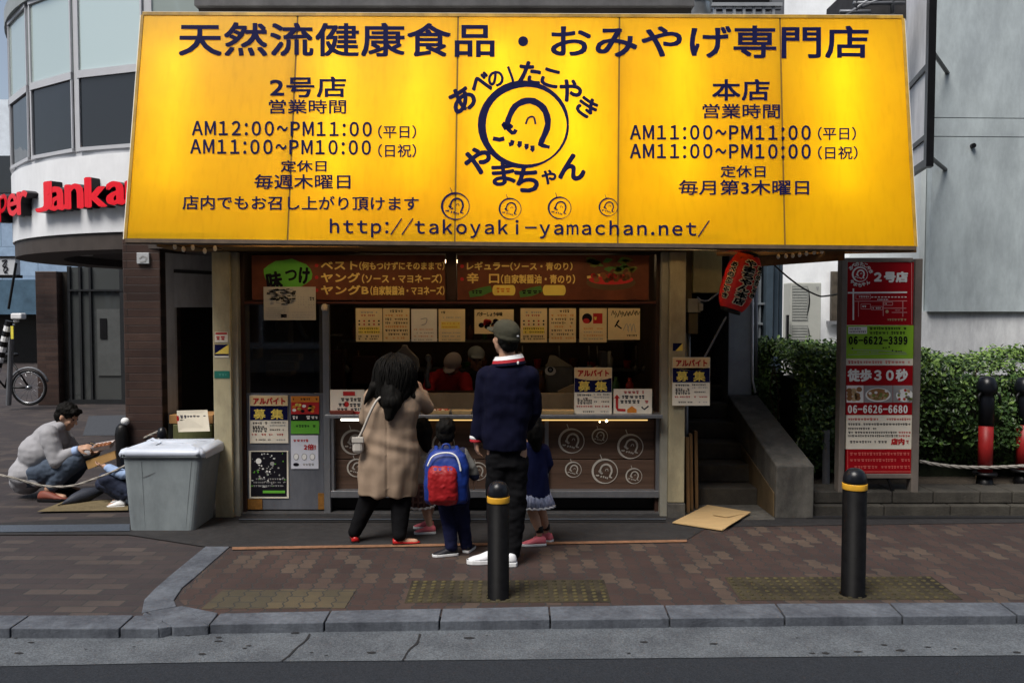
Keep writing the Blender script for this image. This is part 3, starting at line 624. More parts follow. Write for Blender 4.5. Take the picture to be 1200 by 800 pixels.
for pts in ([(326, 372), (322, 382), (325, 388)], [(349, 374), (354, 388), (360, 396)], [(383, 355), (383, 400), (383, 480)]): b = MB(); b.tube([P(x, y, 8.1) for x, y in curve_pts(pts, 3)], .02, 8); b.build('kitchen_pipe', MC['steel_shelf'], stall, smooth=True)
b = MB()
b.tube([P(x, y, 8.0) for x, y in curve_pts([(501, 415), (503, 428), (500, 440), (502, 455)], 4)], [.012 + .02 * abs(math.sin(k)) for k in range(13)], 8)
b.build('kitchen_pipe', MC['steel_shelf'], stall, smooth=True)
# white plastic bag hanging in the kitchen
for x0, y0, nm in ((474, 404, 'pale plastic bag with wide shoulders hanging between woman and red worker'),):
    bb = MB(); 
    prof = [(0, 3), (3, 3.5), (8, 9), (14, 16), (24, 17.5), (34, 14)]
    prof = [(wd, d) for d, wd in prof]
    L = [P(x0 - wd, y0 + d, 8.25) for wd, d in prof]; Rr = [P(x0 + wd, y0 + d + wd * .12, 8.25) for wd, d in prof]
    bb.slab(L + Rr[::-1], (0, .05, 0)); bb.build('plastic_bag', M('bag_plastic', (.36, .34, .30), .4), label=nm, cat='plastic bag', bev=.01)
# bottles, bowls and cloths on the griddle counter and back shelves
b = MB(); b.box(X(400, 9.6), X(760, 9.6), 9.6, 9.9, Z(398, 9.6) - .03, Z(398, 9.6)); b.box(X(400, 9.6), X(760, 9.6), 9.6, 9.9, Z(432, 9.6) - .03, Z(432, 9.6)); b.build('back_shelf', MC['steel_shelf'], stall)
kr = random.Random(9); kc = [M('bottle_brown', (.10, .04, .015), .2), M('bottle_white', (.5, .48, .42), .4), M('bottle_red', (.35, .03, .02), .3), M('bottle_green', (.05, .12, .03), .3)]
for k, (px, py, Y) in enumerate([(px, 398, 9.7) for px in range(415, 750, 17)] + [(px, 432, 9.7) for px in range(420, 750, 21)] + [(px, 461, 8.0) for px in (596, 604, 634, 684, 700, 722, 738)]):
    q = (X(px, Y), Y, Z(py, Y)); h_ = kr.uniform(.14, .24); r_ = kr.uniform(.03, .045); b = MB(); b.lathe([(r_, 0), (r_, h_ * .6), (r_ * .45, h_ * .8), (r_ * .45, h_)] if kr.random() < .6 else [(r_, 0), (r_ * 1.4, h_ * .5), (r_ * 1.45, h_ * .52)], q, 12)
    b.build('bottle', kr.choice(kc), stall, smooth=True)
for px in (395, 404, 690, 655, 612, 700, 745, 756): b = MB(); b.tube([P(px, 405, 8.9), P(px + 1, 430, 8.9)], .008, 6); b.ell(P(px + 1, 433, 8.9), (.045, .02, .05), 0, 8); b.build('ladle', MC['steel_shelf'], stall, smooth=True)
# chain of red paper ornaments inside the door
b = MB()
for y0, h in ((385, 10), (398, 9), (410, 10), (424, 18)): b.ell(P(290, y0 + h / 2, 7.58), (.026, .026, h * .0036), 0, 8)
b.build('paper_ornament', M('ornament_red', (.28, .03, .02), .6), label='narrow string of red paper ornaments hanging inside the stall door', cat='ornament', smooth=True)

# ------------------------------------------------------------------ papers and posters
def sheet(name, x0, y0, x1, y1, Y, mat, label, cat, draw, mats, group=None, dep=.004, tilt=0):
    b = MB(); b.pbox(x0, y0, x1, y1, Y, dep)
    o = b.build(name, mat, label=label, cat=cat, group=group)
    p = MB(); draw(p, flat(Y, .002), flat(Y, .0035), x0, y0, x1, y1)
    if p.f: p.build('print', mats, o, fix=False)
    return o
INK = [m_ink, m_redink, m_navy, m_yelink, m_orangeink, m_greenink, m_whiteink, m_greyink]
def lines(p, f, x0, x1, ys, h, ms, dens=.85):
    for i, y in enumerate(ys): dashes(p, f, x0, x1, y, h, ms[i % len(ms)], dens=dens)
def m_a(p, f, g, x0, y0, x1, y1):
    wd = x1 - x0; text_x = x0 + 3
    dashes(p, f, x0 + 6, x1 - 6, y0 + 5, 2.2, 7); dashes(p, f, x0 + 6, x1 - 6, y0 + 8.5, 2.2, 1)
    for yy in (15, 19): 
        for k in range(5): disc(p, f, x0 + 4 + k * (wd - 8) / 4, y0 + yy, 1.1, 1.1, (0, 1)[k % 2], 8)
    rect(p, f, x0 + 3, y0 + 22, x1 - 3, y0 + 30, 3); lines(p, g, x0 + 3, x1 - 3, [y0 + 24, y0 + 28, y0 + 33, y0 + 36], 2.2, [0])
def m_b(p, f, g, x0, y0, x1, y1):
    dashes(p, f, x0 + 8, x1 - 8, y0 + 3.5, 3, 0); lines(p, f, x0 + 2.5, x1 - 2.5, [y0 + 8.5 + 4.4 * k for k in range(7)], 2.6, [4, 0, 0])
def m_c(p, f, g, x0, y0, x1, y1):
    dashes(p, f, x0 + 3, x0 + 8, y0 + 4, 3, 0); stroke(p, f, curve_pts([(x0 + 11, y0 + 12), (x0 + 18, y0 + 11), (x0 + 17, y0 + 17), (x0 + 12, y0 + 19)], 3), .9, 7); lines(p, f, x0 + 3, x1 - 4, [y0 + 24 + 4 * k for k in range(4)], 1.5, [4, 7])
def m_d(p, f, g, x0, y0, x1, y1):
    dashes(p, f, x0 + 3, x0 + 8, y0 + 4, 3, 0); dashes(p, f, x0 + 5, x1 - 4, y0 + 10, 1.6, 7); rect(p, f, x0 + 3, y0 + 15, x1 - 6, y0 + 23, 3); lines(p, g, x0 + 4, x1 - 7, [y0 + 17, y0 + 21], 1.6, [4]); lines(p, f, x0 + 4, x1 - 5, [y0 + 28, y0 + 32, y0 + 36], 1.5, [7])
def m_e(p, f, g, x0, y0, x1, y1):
    text(p, 'バターしょうゆ味', f, x0 + 2.5, y0 + 3, x0 + 33, y0 + 8, 0, .04)
    for i in range(12):
        x, y = x0 + 14 + RN.uniform(-6, 16), y0 + 18 + RN.uniform(-5, 5); disc(p, f, x, y, 3.4, 3, RN.choice((1, 4, 0)), 12)
def m_f(p, f, g, x0, y0, x1, y1):
    disc(p, f, x0 + 9, y0 + 12, 6, 6, 0, 14); disc(p, g, x0 + 8, y0 + 15, 4, 3, 1, 12); rect(p, f, x0 + 16, y0 + 6, x0 + 27, y0 + 18, 1); dashes(p, g, x0 + 17, x0 + 26, y0 + 12, 5, 3); lines(p, f, x0 + 5, x1 - 4, [y0 + 24 + 4 * k for k in range(4)], 1.8, [4, 7])
def m_g(p, f, g, x0, y0, x1, y1):
    for k in range(8):
        x, y = x0 + 4 + k * 4, y0 + 8 + RN.uniform(-3, 3); stroke(p, f, curve_pts([(x, y + 3), (x + 2, y - 3), (x + 3, y + 2), (x + 5, y - 2)], 3), .7, 0)
    stroke(p, f, curve_pts([(x0 + 8, y0 + 22), (x0 + 13, y0 + 14), (x0 + 10, y0 + 19), (x0 + 16, y0 + 24)], 3), 1.6, 0)
    for k in range(3): stroke(p, f, curve_pts([(x0 + 18 + 5 * k, y0 + 26), (x0 + 22 + 4 * k, y0 + 18), (x0 + 24 + 4 * k, y0 + 28)], 3), .7, 7)
    dashes(p, f, x0 + 22, x1 - 3, y1 - 5, 2.4, 0)
MSY = 7.46
for nm, (x0, y0, x1, y1), mt, dr, lb in (
    ('menu_sheet', (417, 361, 448, 400), m_paper2, m_a, 'menu sheet with coloured dots and orange band, hung first beside the aluminium post'),
    ('menu_sheet', (449, 361, 480, 400), m_paper2, m_b, 'menu sheet of closely spaced dark text rows above the woman with long hair'),
    ('menu_sheet', (482, 362, 512, 400), m_paper, m_c, 'pale handwritten menu sheet with a small curled sketch, above worker in red'),
    ('menu_sheet', (514, 362, 545, 400), m_paper2, m_d, 'menu sheet with one broad yellow band, beside the photo menu sheet'),
    ('menu_sheet', (556, 362.5, 602, 391), m_paper2, m_e, 'wide menu sheet with photo of brown dumplings, behind the olive cap'),
    ('menu_sheet', (610, 361, 641, 401), m_paper2, m_a, 'menu sheet with coloured dots and orange band, hung just past the olive cap'),
    ('menu_sheet', (643.5, 361, 675, 401), m_paper2, m_b, 'menu sheet of dark text rows, hung beside the red photo leaflet'),
    ('menu_sheet', (679, 361, 711, 401), m_paper2, m_f, 'menu leaflet with red and dark picture, beside the autograph card'),
    ('autograph_card', (712.5, 361, 750, 398), m_paper2, m_g, 'square autograph card covered in thin handwriting, last in the hanging row')):
    sheet(nm, x0, y0, x1, y1, MSY, mt, lb, 'menu sheet' if nm == 'menu_sheet' else 'card', dr, INK, 'papers hung along the serving window')
def recruit(p, f, g, x0, y0, x1, y1):
    wd, h = x1 - x0, y1 - y0; xx = lambda t: x0 + t * wd; yy = lambda t: y0 + t * h
    rect(p, f, x0 + .3, yy(.22), x1 - .3, yy(.52), 2)
    p.poly([f(x0 + .3, yy(.01)), f(x1 - .3, yy(.01))][::-1] + [f(xx(.5 + .49 * math.cos(rad(a))), yy(.19 + .08 * math.sin(rad(a)))) for a in range(180, -1, -20)], 8)
    text(p, 'アルバイト', g, xx(.09), yy(.045), xx(.93), yy(.19), 1, .045)
    text(p, '募', g, xx(.10), yy(.285), xx(.42), yy(.5), 3, .03); text(p, '集', g, xx(.55), yy(.285), xx(.88), yy(.5), 3, .03)
    lines(p, f, xx(.08), xx(.48), [yy(.58), yy(.66), yy(.70), yy(.75)], 2.6, [0]); lines(p, f, xx(.52), xx(.93), [yy(.57), yy(.63), yy(.72)], 1.8, [0, 7])
    dashes(p, f, xx(.06), xx(.95), yy(.82), 2.2, 1); dashes(p, f, xx(.16), xx(.55), yy(.93), 2, 0); dashes(p, f, xx(.7), xx(.93), yy(.93), 2, 7)
RM = INK + [M('cream_print', (.72, .55, .30), .7, var=.05)]
gr = 'staff wanted posters on the stall front'
sheet('recruitment_poster', 292.5, 463, 337.5, 519, FY + .012, m_paper, 'staff wanted poster stuck on the grey door panel', 'poster', recruit, RM, gr)
sheet('recruitment_poster', 673, 430.5, 717, 486, 7.3, m_paper, 'staff wanted poster standing on the counter above brown boards', 'poster', recruit, RM, gr)
sheet('recruitment_poster', 788, 418.5, 832, 475, 7.27, m_paper, 'staff wanted poster hanging on cream column below the lantern', 'poster', recruit, RM, gr)
def news(p, f, g, x0, y0, x1, y1):
    for i in range(110):
        x, y = x0 + 3 + RN.random() * 32, y0 + 3 + RN.random() * 18; stroke(p, f, [(x, y), (x + 4, y + RN.uniform(-1, 1))], RN.uniform(.8, 2), RN.choice((0, 7, 7)))
    lines(p, f, x0 + 3, x0 + 30, [y0 + 25 + 2.3 * k for k in range(6)], 1.3, [7])
    for k in range(7):
        x = x0 + 40 + k * 3; 
        for j in range(5): dashes(p, f, x, x + 1.8, y0 + 12 + j * 3, 1.5, 7)
    dashes(p, f, x0 + 54, x1 - 2, y0 + 5, 3, 0); rect(p, f, x0 + 20, y0 + 32, x0 + 27, y0 + 36, 0); lines(p, f, x0 + 33, x1 - 3, [y0 + 30, y0 + 33, y0 + 36], 1.2, [7]); dashes(p, f, x0 + 54, x0 + 59, y0 + 14, 4, 0)
sheet('newspaper_clipping', 309, 336, 370, 375, 7.37, M('newsprint', (.46, .43, .36), .9, var=.06), 'grey newspaper clipping with dark photo hung across the stall door', 'clipping', news, INK)
def flyer(p, f, g, x0, y0, x1, y1):
    rect(p, f, x0, y0, x1, y0 + 7, 4); dashes(p, g, x0 + 2, x1 - 2, y0 + 3.5, 3, 0); rect(p, f, x0, y0 + 7, x1, y0 + 21, 1)
    for i in range(14): disc(p, g, x0 + RN.uniform(3, 29), y0 + RN.uniform(10, 18), 2.4, 1.8, RN.choice((4, 0, 3, 6)), 8)
    rect(p, f, x0, y0 + 21, x1, y0 + 29, 0); dashes(p, g, x0 + 2, x1 - 2, y0 + 25, 4, 6); rect(p, f, x0, y0 + 29, x1, y1, 5); dashes(p, g, x0 + 2, x1 - 3, y0 + 35, 3, 0)
sheet('food_flyer', 341, 464, 374, 508, FY + .012, m_paper, 'brown and green food flyer on grey door panel beside staff poster', 'flyer', flyer, INK)
def notice(p, f, g, x0, y0, x1, y1):
    dashes(p, f, x0 + 3, x0 + 20, y0 + 6, 3.5, 1); text(p, '2倍!', f, x0 + 15, y0 + 10, x1 - 3, y0 + 17, 1, .04)
    for k in range(3): disc(p, f, x0 + 6 + 9.5 * k, y0 + 25, 3.2, 4, 7, 14); disc(p, g, x0 + 6 + 9.5 * k, y0 + 25, 2.5, 3.3, 6, 14)
    disc(p, f, x0 + 6, y0 + 34, 3.5, 2, 0, 12); dashes(p, f, x0 + 14, x1 - 4, y0 + 34, 3, 7)
sheet('white_notice', 341, 510, 373, 549, FY + .012, M('bluish_paper', (.62, .64, .72), .85, var=.04), 'white notice with red writing and three round sketches on grey door', 'notice', notice, INK)
def night(p, f, g, x0, y0, x1, y1):
    rect(p, f, x0 + 2, y0 + 1, x1 - 2, y1 - 2, 0)
    for i in range(60): disc(p, g, RN.uniform(x0 + 3, x1 - 3), RN.uniform(y0 + 3, y0 + 42), RN.uniform(.4, 1.6), RN.uniform(.4, 1.3), RN.choice((7, 6, 7, 5)), 7)
    disc(p, g, x0 + 11, y0 + 12, 3.4, 3.4, 6, 12); disc(p, g, x0 + 27, y0 + 15, 2.6, 2.4, 7, 12); lines(p, g, x0 + 5, x1 - 4, [y0 + 33, y0 + 37, y0 + 41], 2, [7])
    rect(p, g, x0 + 16, y1 - 9, x1 - 4, y1 - 6, 5)
sheet('night_poster', 292, 528, 338, 583.5, FY + .012, m_paper, 'dark poster speckled with lights and white border at door bottom', 'poster', night, INK)
def small1(p, f, g, x0, y0, x1, y1):
    rect(p, f, x0 + 15, y0 + 2, x0 + 29, y0 + 7, 1); dashes(p, f, x0 + 8, x1 - 2, y0 + 11.5, 4.5, 0); dashes(p, f, x0 + 4, x0 + 18, y0 + 17.5, 3.5, 0); disc(p, f, x0 + 19, y0 + 17, 3, 3.4, 1, 12); dashes(p, f, x0 + 23, x1 - 2, y0 + 18, 4, 0); lines(p, f, x0 + 3, x1 - 3, [y0 + 23], 3.5, [0]); rect(p, f, x0 + 2, y1 - 4, x1 - 2, y1 - 1, 1)
sheet('counter_notice', 387, 456.5, 427, 486, 7.3, m_paper, 'cream notice with red block standing on counter beside the woman in beige', 'notice', small1, INK)
def small2(p, f, g, x0, y0, x1, y1):
    dashes(p, f, x0 + 5, x1 - 5, y0 + 4, 3.5, 1); dashes(p, f, x0 + 10, x1 - 8, y0 + 9.5, 4, 0); dashes(p, f, x0 + 8, x1 - 14, y0 + 15, 4, 0); dashes(p, f, x1 - 14, x1 - 4, y0 + 15, 4, 1)
    stroke(p, f, [(x0 + 14, y1 - 5), (x0 + 5, y1 - 5.5), (x0 + 4, y1 - 8), (x0 + 4, y0 + 10)], 3, 1); p.poly([f(x0 + .5, y0 + 11), f(x0 + 7.5, y0 + 11), f(x0 + 4, y0 + 6.5)], 1)
    p.poly([f(x0 + 16, y1 - 2), f(x0 + 27, y1 - 2), f(x0 + 27, y1 - 6), f(x0 + 21.5, y1 - 10), f(x0 + 16, y1 - 6)], 4); stroke(p, f, [(x1 - 12, y1 - 9), (x1 - 9, y1 - 6), (x1 - 4, y1 - 10)], 1.6, 0)
sheet('arrow_notice', 719, 455.5, 764, 485.5, 7.31, m_paper, 'white notice with red bent arrow on counter beside cream column', 'notice', small2, INK)
def small3(p, f, g, x0, y0, x1, y1):
    lines(p, f, x0 + 8, x1 - 4, [y0 + 7, y0 + 12], 3.5, [2, 0]); stroke(p, f, [(x0 + 16, y1 - 4), (x0 + 8, y1 - 5), (x0 + 6, y1 - 9), (x0 + 5, y0 + 6)], 2.6, 1); stroke(p, f, [(x1 - 12, y1 - 8), (x1 - 9, y1 - 5), (x1 - 4, y1 - 9)], 1.4, 2)
# stickers on the cream column
def stk1(p, f, g, x0, y0, x1, y1): dashes(p, f, x0 + 2, x1 - 2, y0 + 7, 6, 1); rect(p, f, x0 + 1, y0 + .6, x1 - 1, y0 + 2.6, 1)
def stk2(p, f, g, x0, y0, x1, y1):
    p.poly([f(x0, y0), f(x1, y0), f(x0, y0 + 11)][::-1], 2); p.poly([f(x1, y0), f(x1, y0 + 11), f(x0, y0 + 11)][::-1], 3); rect(p, f, x0, y0 + 11, x1, y0 + 13, 2)
sheet('sticker', 251.5, 389, 267, 401, 7.296, m_paper, 'white sticker with red lettering on cream column', 'sticker', stk1, INK, 'stickers on the cream columns', .003)
sheet('sticker', 251.5, 403.5, 268, 419, 7.296, m_paper, 'blue and yellow diagonal sticker on cream column nearer the bin', 'sticker', stk2, INK, 'stickers on the cream columns', .003)
sheet('sticker', 251, 434.5, 269, 443, 7.296, M('green_plate', (.02, .16, .12), .5), 'green number plate on cream column', 'sticker', lambda p, f, g, x0, y0, x1, y1: dashes(p, f, x0 + 3, x1 - 3, 439, 3, 0), [M('plate_pale', (.08, .3, .24), .6)], 'stickers on the cream columns', .003)
sheet('sticker', 788.5, 402, 800, 411, 7.296, m_navy, 'small navy and yellow sticker above staff poster on cream column', 'sticker', lambda p, f, g, x0, y0, x1, y1: p.poly([f(x1, y0), f(x1, y1), f(x0 + 3, y1)][::-1], 0), [m_yelink], 'stickers on the cream columns', .003)
# food trays on the shelf
for x0, x1, y, lb in ((500, 527, 485.5, 'tan paper tray of food on counter beside the beige coat'), (529, 553, 486, 'tan paper tray on counter by sleeve of navy sweater'), (627, 673, 486, 'long tan tray on counter past the navy sweater'), (386, 414, 487, 'reddish tray lying on counter under the cream notice')):
    b = MB(); a0, a1 = X(x0, 7.27), X(x1, 7.27); zz = Z(486, 7.22)
    b.hexa([(a0 + .01, 7.26, zz + .002), (a1 - .01, 7.26, zz + .002), (a1 - .01, 7.36, zz + .002), (a0 + .01, 7.36, zz + .002), (a0, 7.25, zz + .03), (a1, 7.25, zz + .03), (a1, 7.37, zz + .03), (a0, 7.37, zz + .03)])
    o = b.build('food_tray', M('tray_card', (.52, .36, .17), .7, var=.15, scl=14) if 'reddish' not in lb else M('tray_red', (.25, .06, .04), .6), label=lb, cat='tray', group='trays on the counter')
    if x0 == 500:
        b = MB()
        for i in range(26): b.ell((RN.uniform(a0 + .02, a1 - .02), RN.uniform(7.27, 7.35), zz + .032), (.014, .014, .01), RN.choice((0, 0, 1)), 5)
        b.build('topping', [M('food_red', (.35, .09, .05), .5), M('food_tan', (.6, .45, .3), .5)], o, smooth=True)

# ------------------------------------------------------------------ left side of the stall
gw = thing('grey_partition', P(220, 560, 8.2) * 1, 'grey metal partition with dark doorway between brown pillar and cream column', 'partition')
gw.location = V((X(220, 8.1), 8.1, 0))
gm = M('partition_grey', (.68, .69, .72), .45, .2, var=.1, scl=3, grime=.25)
def wq(xa, ya_, xb, yb_, z0, z1, th, m): # wall from pixel column xa at depth ya_ to xb at yb_
    A = V((X(xa, ya_), ya_, 0)); B = V((X(xb, yb_), yb_, 0)); n = V((0, th, 0))
    m.hexa([A + V((0, 0, z0)), B + V((0, 0, z0)), B + n + V((0, 0, z0)), A + n + V((0, 0, z0)), A + V((0, 0, z1)), B + V((0, 0, z1)), B + n + V((0, 0, z1)), A + n + V((0, 0, z1))])
b = MB(); wq(190.5, 8.0, 206, 8.2, 0, 2.33, .05, b); wq(206, 8.2, 252, 8.7, Z(360, 8.5), 2.33, .05, b); b.build('wall', gm, gw)
b = MB(); wq(206, 8.195, 252, 8.695, Z(321, 8.5), Z(317, 8.5), .004, b); b.v = [p - V((0, .006, 0)) for p in b.v]; b.build('seam', M('seam_dark', (.06, .06, .065), .5), gw)
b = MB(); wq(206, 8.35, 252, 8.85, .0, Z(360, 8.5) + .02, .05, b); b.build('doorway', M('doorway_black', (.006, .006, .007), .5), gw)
b = MB(); b.pbox(203, 497, 249.5, 590, 8.0, .3); gb = b.build('green_box', M('box_olive', (.14, .15, .06), .7, var=.2, scl=5, grime=.4), label='olive green box behind the bin against the cream column', cat='box', bev=.01)
b = MB(); b.pbox(198, 486, 249.5, 496.5, 8.0, .28); b.build('cardboard_box', M('card_brown', (.30, .16, .06), .8), label='flat brown carton on the olive green box beside doorway', cat='carton', bev=.006)
n_ = MB(); n_.slab([P(207, 481, 7.86), P(243, 480, 7.94), P(246, 505, 7.9), P(209, 506, 7.84)][::-1], (0, .004, 0)); pn = n_.build('arrow_notice', m_paper, label='white notice with red bent arrow leaning on olive green box behind bin', cat='notice')
p = MB(); small3(p, lambda x, y: P(x, y, 7.86 + (x - 207) / 36 * .08 - .012), None, 203, 481, 245, 505); p.build('print', INK, pn, fix=False)

# ------------------------------------------------------------------ right side: meters, stair, parapet
mb_ = thing('meter_cabinet', (X(828, 7.6), 7.6, 1.9), 'cream meter cabinet with conduit on stall side above stair opening', 'meter cabinet')
b = MB(); b.pbox(812, 293, 846, 343, 7.5, .15); b.build('cabinet', M('cabinet_cream', (.34, .28, .12), .5, var=.1, grime=.35), mb_, bev=.006)
b = MB(); b.pbox(804, 293, 811, 350, 7.55, .1, 0); b.pbox(806, 350, 821, 366, 7.5, .12, 1); b.pbox(807, 367, 818, 391, 7.52, .1, 0); b.pbox(819, 355, 824, 364, 7.48, .05, 1); b.build('meter', [M('meter_dark', (.12, .085, .035), .6), M('meter_grey', (.30, .27, .2), .5)], mb_, bev=.004)
b = MB(); b.tube([P(x, y, 7.45) for x, y in curve_pts([(817, 348), (822, 352), (830, 352), (838, 346), (846, 341), (858, 335)], 4)], .008, 6)
b.tube([P(804, 390, 7.62), P(804, 600, 7.62)], .02, 8); b.tube([P(807.5, 391, 7.6), P(808, 470, 7.6)], .012, 8); b.build('conduit', m_steel, mb_, smooth=True)
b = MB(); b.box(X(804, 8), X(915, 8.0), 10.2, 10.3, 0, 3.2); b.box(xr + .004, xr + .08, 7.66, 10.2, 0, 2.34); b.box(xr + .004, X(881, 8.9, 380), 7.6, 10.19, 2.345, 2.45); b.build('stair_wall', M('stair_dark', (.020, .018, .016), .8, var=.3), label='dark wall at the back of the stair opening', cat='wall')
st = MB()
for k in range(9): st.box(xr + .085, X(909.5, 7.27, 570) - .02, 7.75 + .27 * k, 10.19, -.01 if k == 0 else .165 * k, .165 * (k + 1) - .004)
st.build('concrete_stair', M('stair_conc_shaded', (.055, .048, .038), .9, var=.2, scl=8, bump=.3, grime=.4), label='concrete stair rising into the dark between column and sloping parapet', cat='stair', bev=.008)  # concrete darkened to carry the stairwell's shade
b = MB(); b.poly([(xr + .0, 7.2, .010), (X(908, 7.25), 7.2, .010), (X(905, 8.0), 8.0, .010), (xr, 8.0, .010)]); b.build('stair_landing', m_conc, kind='structure', base=(0, 0, 0))
par = thing('stair_parapet', (X(930, 7.5), 7.6, 0), 'sloping concrete parapet beside the dark stair', 'parapet')
Y0, Y1 = 7.27, 8.85
pz0, pz1 = Z(545.5, Y0), Z(462, Y1)
b = MB(); x0, x1 = X(909.5, Y0, 570), X(954, Y0, 570); xa, xb = X(852, Y1, 500), X(887, Y1, 500)
b.hexa([(x0, Y0, 0), (x1, Y0, 0), (xb, Y1, 0), (xa, Y1, 0), (x0, Y0, pz0), (x1, Y0, pz0), (xb, Y1, pz1), (xa, Y1, pz1)]); b.build('parapet_wall', m_conc, par, bev=.012)
b = MB(); o = V((-.006, 0, 0))
b.hexa([V((x0 - .012, Y0 + .03, .01)), V((x0 - .002, Y0 + .03, .01)), V((xa - .002, Y1, .01)), V((xa - .012, Y1, .01)), V((x0 - .012, Y0 + .03, .22)), V((x0 - .002, Y0 + .03, .22)), V((xa - .002, Y1, .62)), V((xa - .012, Y1, .62))])
b.build('shaded_side', M('parapet_brown', (.115, .08, .04), .8, var=.25, scl=5, grime=.4), par, bev=.004)  # brown slab carries the shadowed tone of the parapet's stair side
b = MB(); b.box(X(853, 8.9, 380), X(881, 8.9, 380), 8.87, 10.19, 0, 2.75); gp = b.build('metal_screen', M('panel_grey', (.34, .37, .41), .4, .3, var=.1, scl=3, grime=.2), label='upright grey metal panel standing on concrete parapet behind the lantern', cat='panel', bev=.006)
b = MB(); b.tube([P(882, 320, 8.85), P(882, 445, 8.85), P(885, 460, 8.8)], .012, 8); b.tube([P(886, 320, 8.9), P(886, 462, 8.9)], .02, 8, 1); b.build('wall_pipe', [m_white, m_steel], label='thin vertical pipes beside the upright grey panel', cat='pipe', smooth=True)
# cardboard leaning on the column and the sheet on the ground
cb = M('cardboard', (.42, .29, .14), .85, var=.14, scl=5, stretch=(1, 9, 1))
cbd = M('cardboard_dark', (.17, .10, .045), .85, var=.14, scl=5)
for k, (xa_, xb_, yt, yb2, Y, lb) in enumerate(((806, 815, 512, 592, 7.42, 'folded dark cardboard box leaning on cream column, frontmost of three'), (810, 823, 508, 580, 7.5, 'flattened brown cardboard box leaning in middle of three by column'), (816, 829, 505, 575, 7.58, 'flattened cardboard box with pale edge, innermost of three by column'))):
    b = MB(); zt, zb2 = Z(yt, Y), .012
    b.hexa([(X(xa_, Y), Y, zb2), (X(xa_, Y) + .03, Y, zb2), (X(xb_, Y), Y + .4, zb2), (X(xb_, Y) - .03, Y + .4, zb2), (X(xa_, Y) - .015, Y, zt), (X(xa_, Y) + .015, Y, zt), (X(xb_, Y) - .015, Y + .4, zt - .05), (X(xb_, Y) - .045, Y + .4, zt - .05)])
    b.build('cardboard_box', cbd, label=lb, cat='cardboard', group='cardboard leaning by the stair', bev=.004)
b = MB(); q = [G(788, 612.5, .016), G(846, 621.5, .016), G(880, 600.5, .03), G(829, 592, .02)]
b.slab(q, (0, 0, .008)); o = b.build('cardboard_sheet', cb, label='torn flat cardboard sheet lying on ground before the dark stair', cat='cardboard')
b = MB(); b.slab([G(846, 622.5, .03), G(853, 617, .03), G(868, 608, .03), G(863, 605, .034)], (0, 0, .006)); b.slab([G(835, 603, .034), G(856, 600, .034), G(872, 602, .034), G(852, 606, .034)], (0, 0, .004)); b.build('torn_flap', cb, o)

# ================================================================== LANTERN, CABLES
lan = thing('paper_lantern', P(866, 335, 7.0), 'red paper lantern with black lettering hanging tilted under the sign', 'lantern')
lc = P(867, 331, 6.95); ax = (P(878, 297, 6.95) - P(856, 364, 6.95)); hl = ax.length / 2; ax.normalize()
rot3 = V((0, 0, 1)).rotation_difference(ax).to_matrix()
LR = .142
def lrad(z): # z -1..1
    return LR * (1 - abs(z) ** 3.2 * .36)
b = MB(); prof = []
for i in range(61):
    z = -1 + i / 30; prof.append((lrad(z) - .0025 * (i % 2), z * hl * .93))
lm = bpy.data.materials.new('lantern_paper'); lm.use_nodes = True; lb_ = lm.node_tree.nodes['Principled BSDF']; lb_.inputs['Base Color'].default_value = (.62, .009, .010, 1); lb_.inputs['Roughness'].default_value = .45
b.lathe(prof, lc, 36, 0, rot3); b.build('shade', lm, lan, smooth=True)
b = MB(); b.lathe([(.075, 0), (.082, .012), (.08, .03), (.03, .034)], lc + ax * hl * .92, 24, 0, rot3); b.lathe([(.03, -.034), (.08, -.03), (.085, -.01), (.078, 0)], lc - ax * hl * .92, 24, 0, rot3); b.build('rim', m_black, lan, smooth=True)
def lmap(eps):
    def f(u, z):  # u = angle (deg) from facing the street, z -1..1
        a = rad(u); r = lrad(z) + eps
        # local frame: right (x), towards camera (-y)
        return lc + rot3 @ V((r * math.sin(a), -r * math.cos(a), z * hl * .93))
    return f
def ltext(b, s, ff, u0, z1, u1, z0, m, bold):
    h = (z1 - z0) / len(s); k = 10
    for i, ch in enumerate(s):
        vs_, fs_, _ = glyphs(ch); zt = z1 - i * h - h * .06; zb2 = zt - h * .86
        for q in range(k + 1):
            du = 0 if q == 0 else bold * (u1 - u0) * math.cos(6.283 * q / k); dz = 0 if q == 0 else bold * h * math.sin(6.283 * q / k)
            f = lmap(ff + .00025 * q)
            b.add([f(u0 + u * (u1 - u0) + du, zb2 + v * (zt - zb2) + dz) for u, v in vs_], fs_, m)
b = MB(); f0, f1 = .003, .007
for k in range(14):
    pass
# pale outline patches then black writing
out = []
for s, u0, u1, z1, z0 in (('やまちゃん本店', -14, 22, .82, -.82), ('あべのたこやき', 34, 60, .72, -.45), ('あべのたこやき', -62, -40, .62, -.72)):
    h = (z1 - z0) / len(s)
    ltext(b, s, f0, u0, z1, u1, z0, 1, .17); ltext(b, s, f1, u0, z1, u1, z0, 0, .05)
b.build('lettering', [m_ink, M('lantern_cream', (.85, .78, .58), .6)], lan, fix=False)
b = MB(); tp = lc + ax * hl; b.tube([tp, V((tp.x, tp.y, 2.28))], .006, 6); b.build('cord', m_black, lan)
b = MB(); b.tube([P(826, 418, 7.2), P(851, 371, 7.0)], .009, 8); b.build('support_rod', m_steel, label='thin grey rod running from hanging staff poster up to the lantern', cat='rod')
b = MB(); b.tube([P(x, y, 8.5) for x, y in curve_pts([(906, 309), (920, 322), (940, 337), (958, 346), (966, 347), (985, 344), (1000, 341)], 4)], .009, 6); b.build('power_cable', m_black, label='sagging black cable between grey panel and red board in front of white wall', cat='cable', smooth=True)

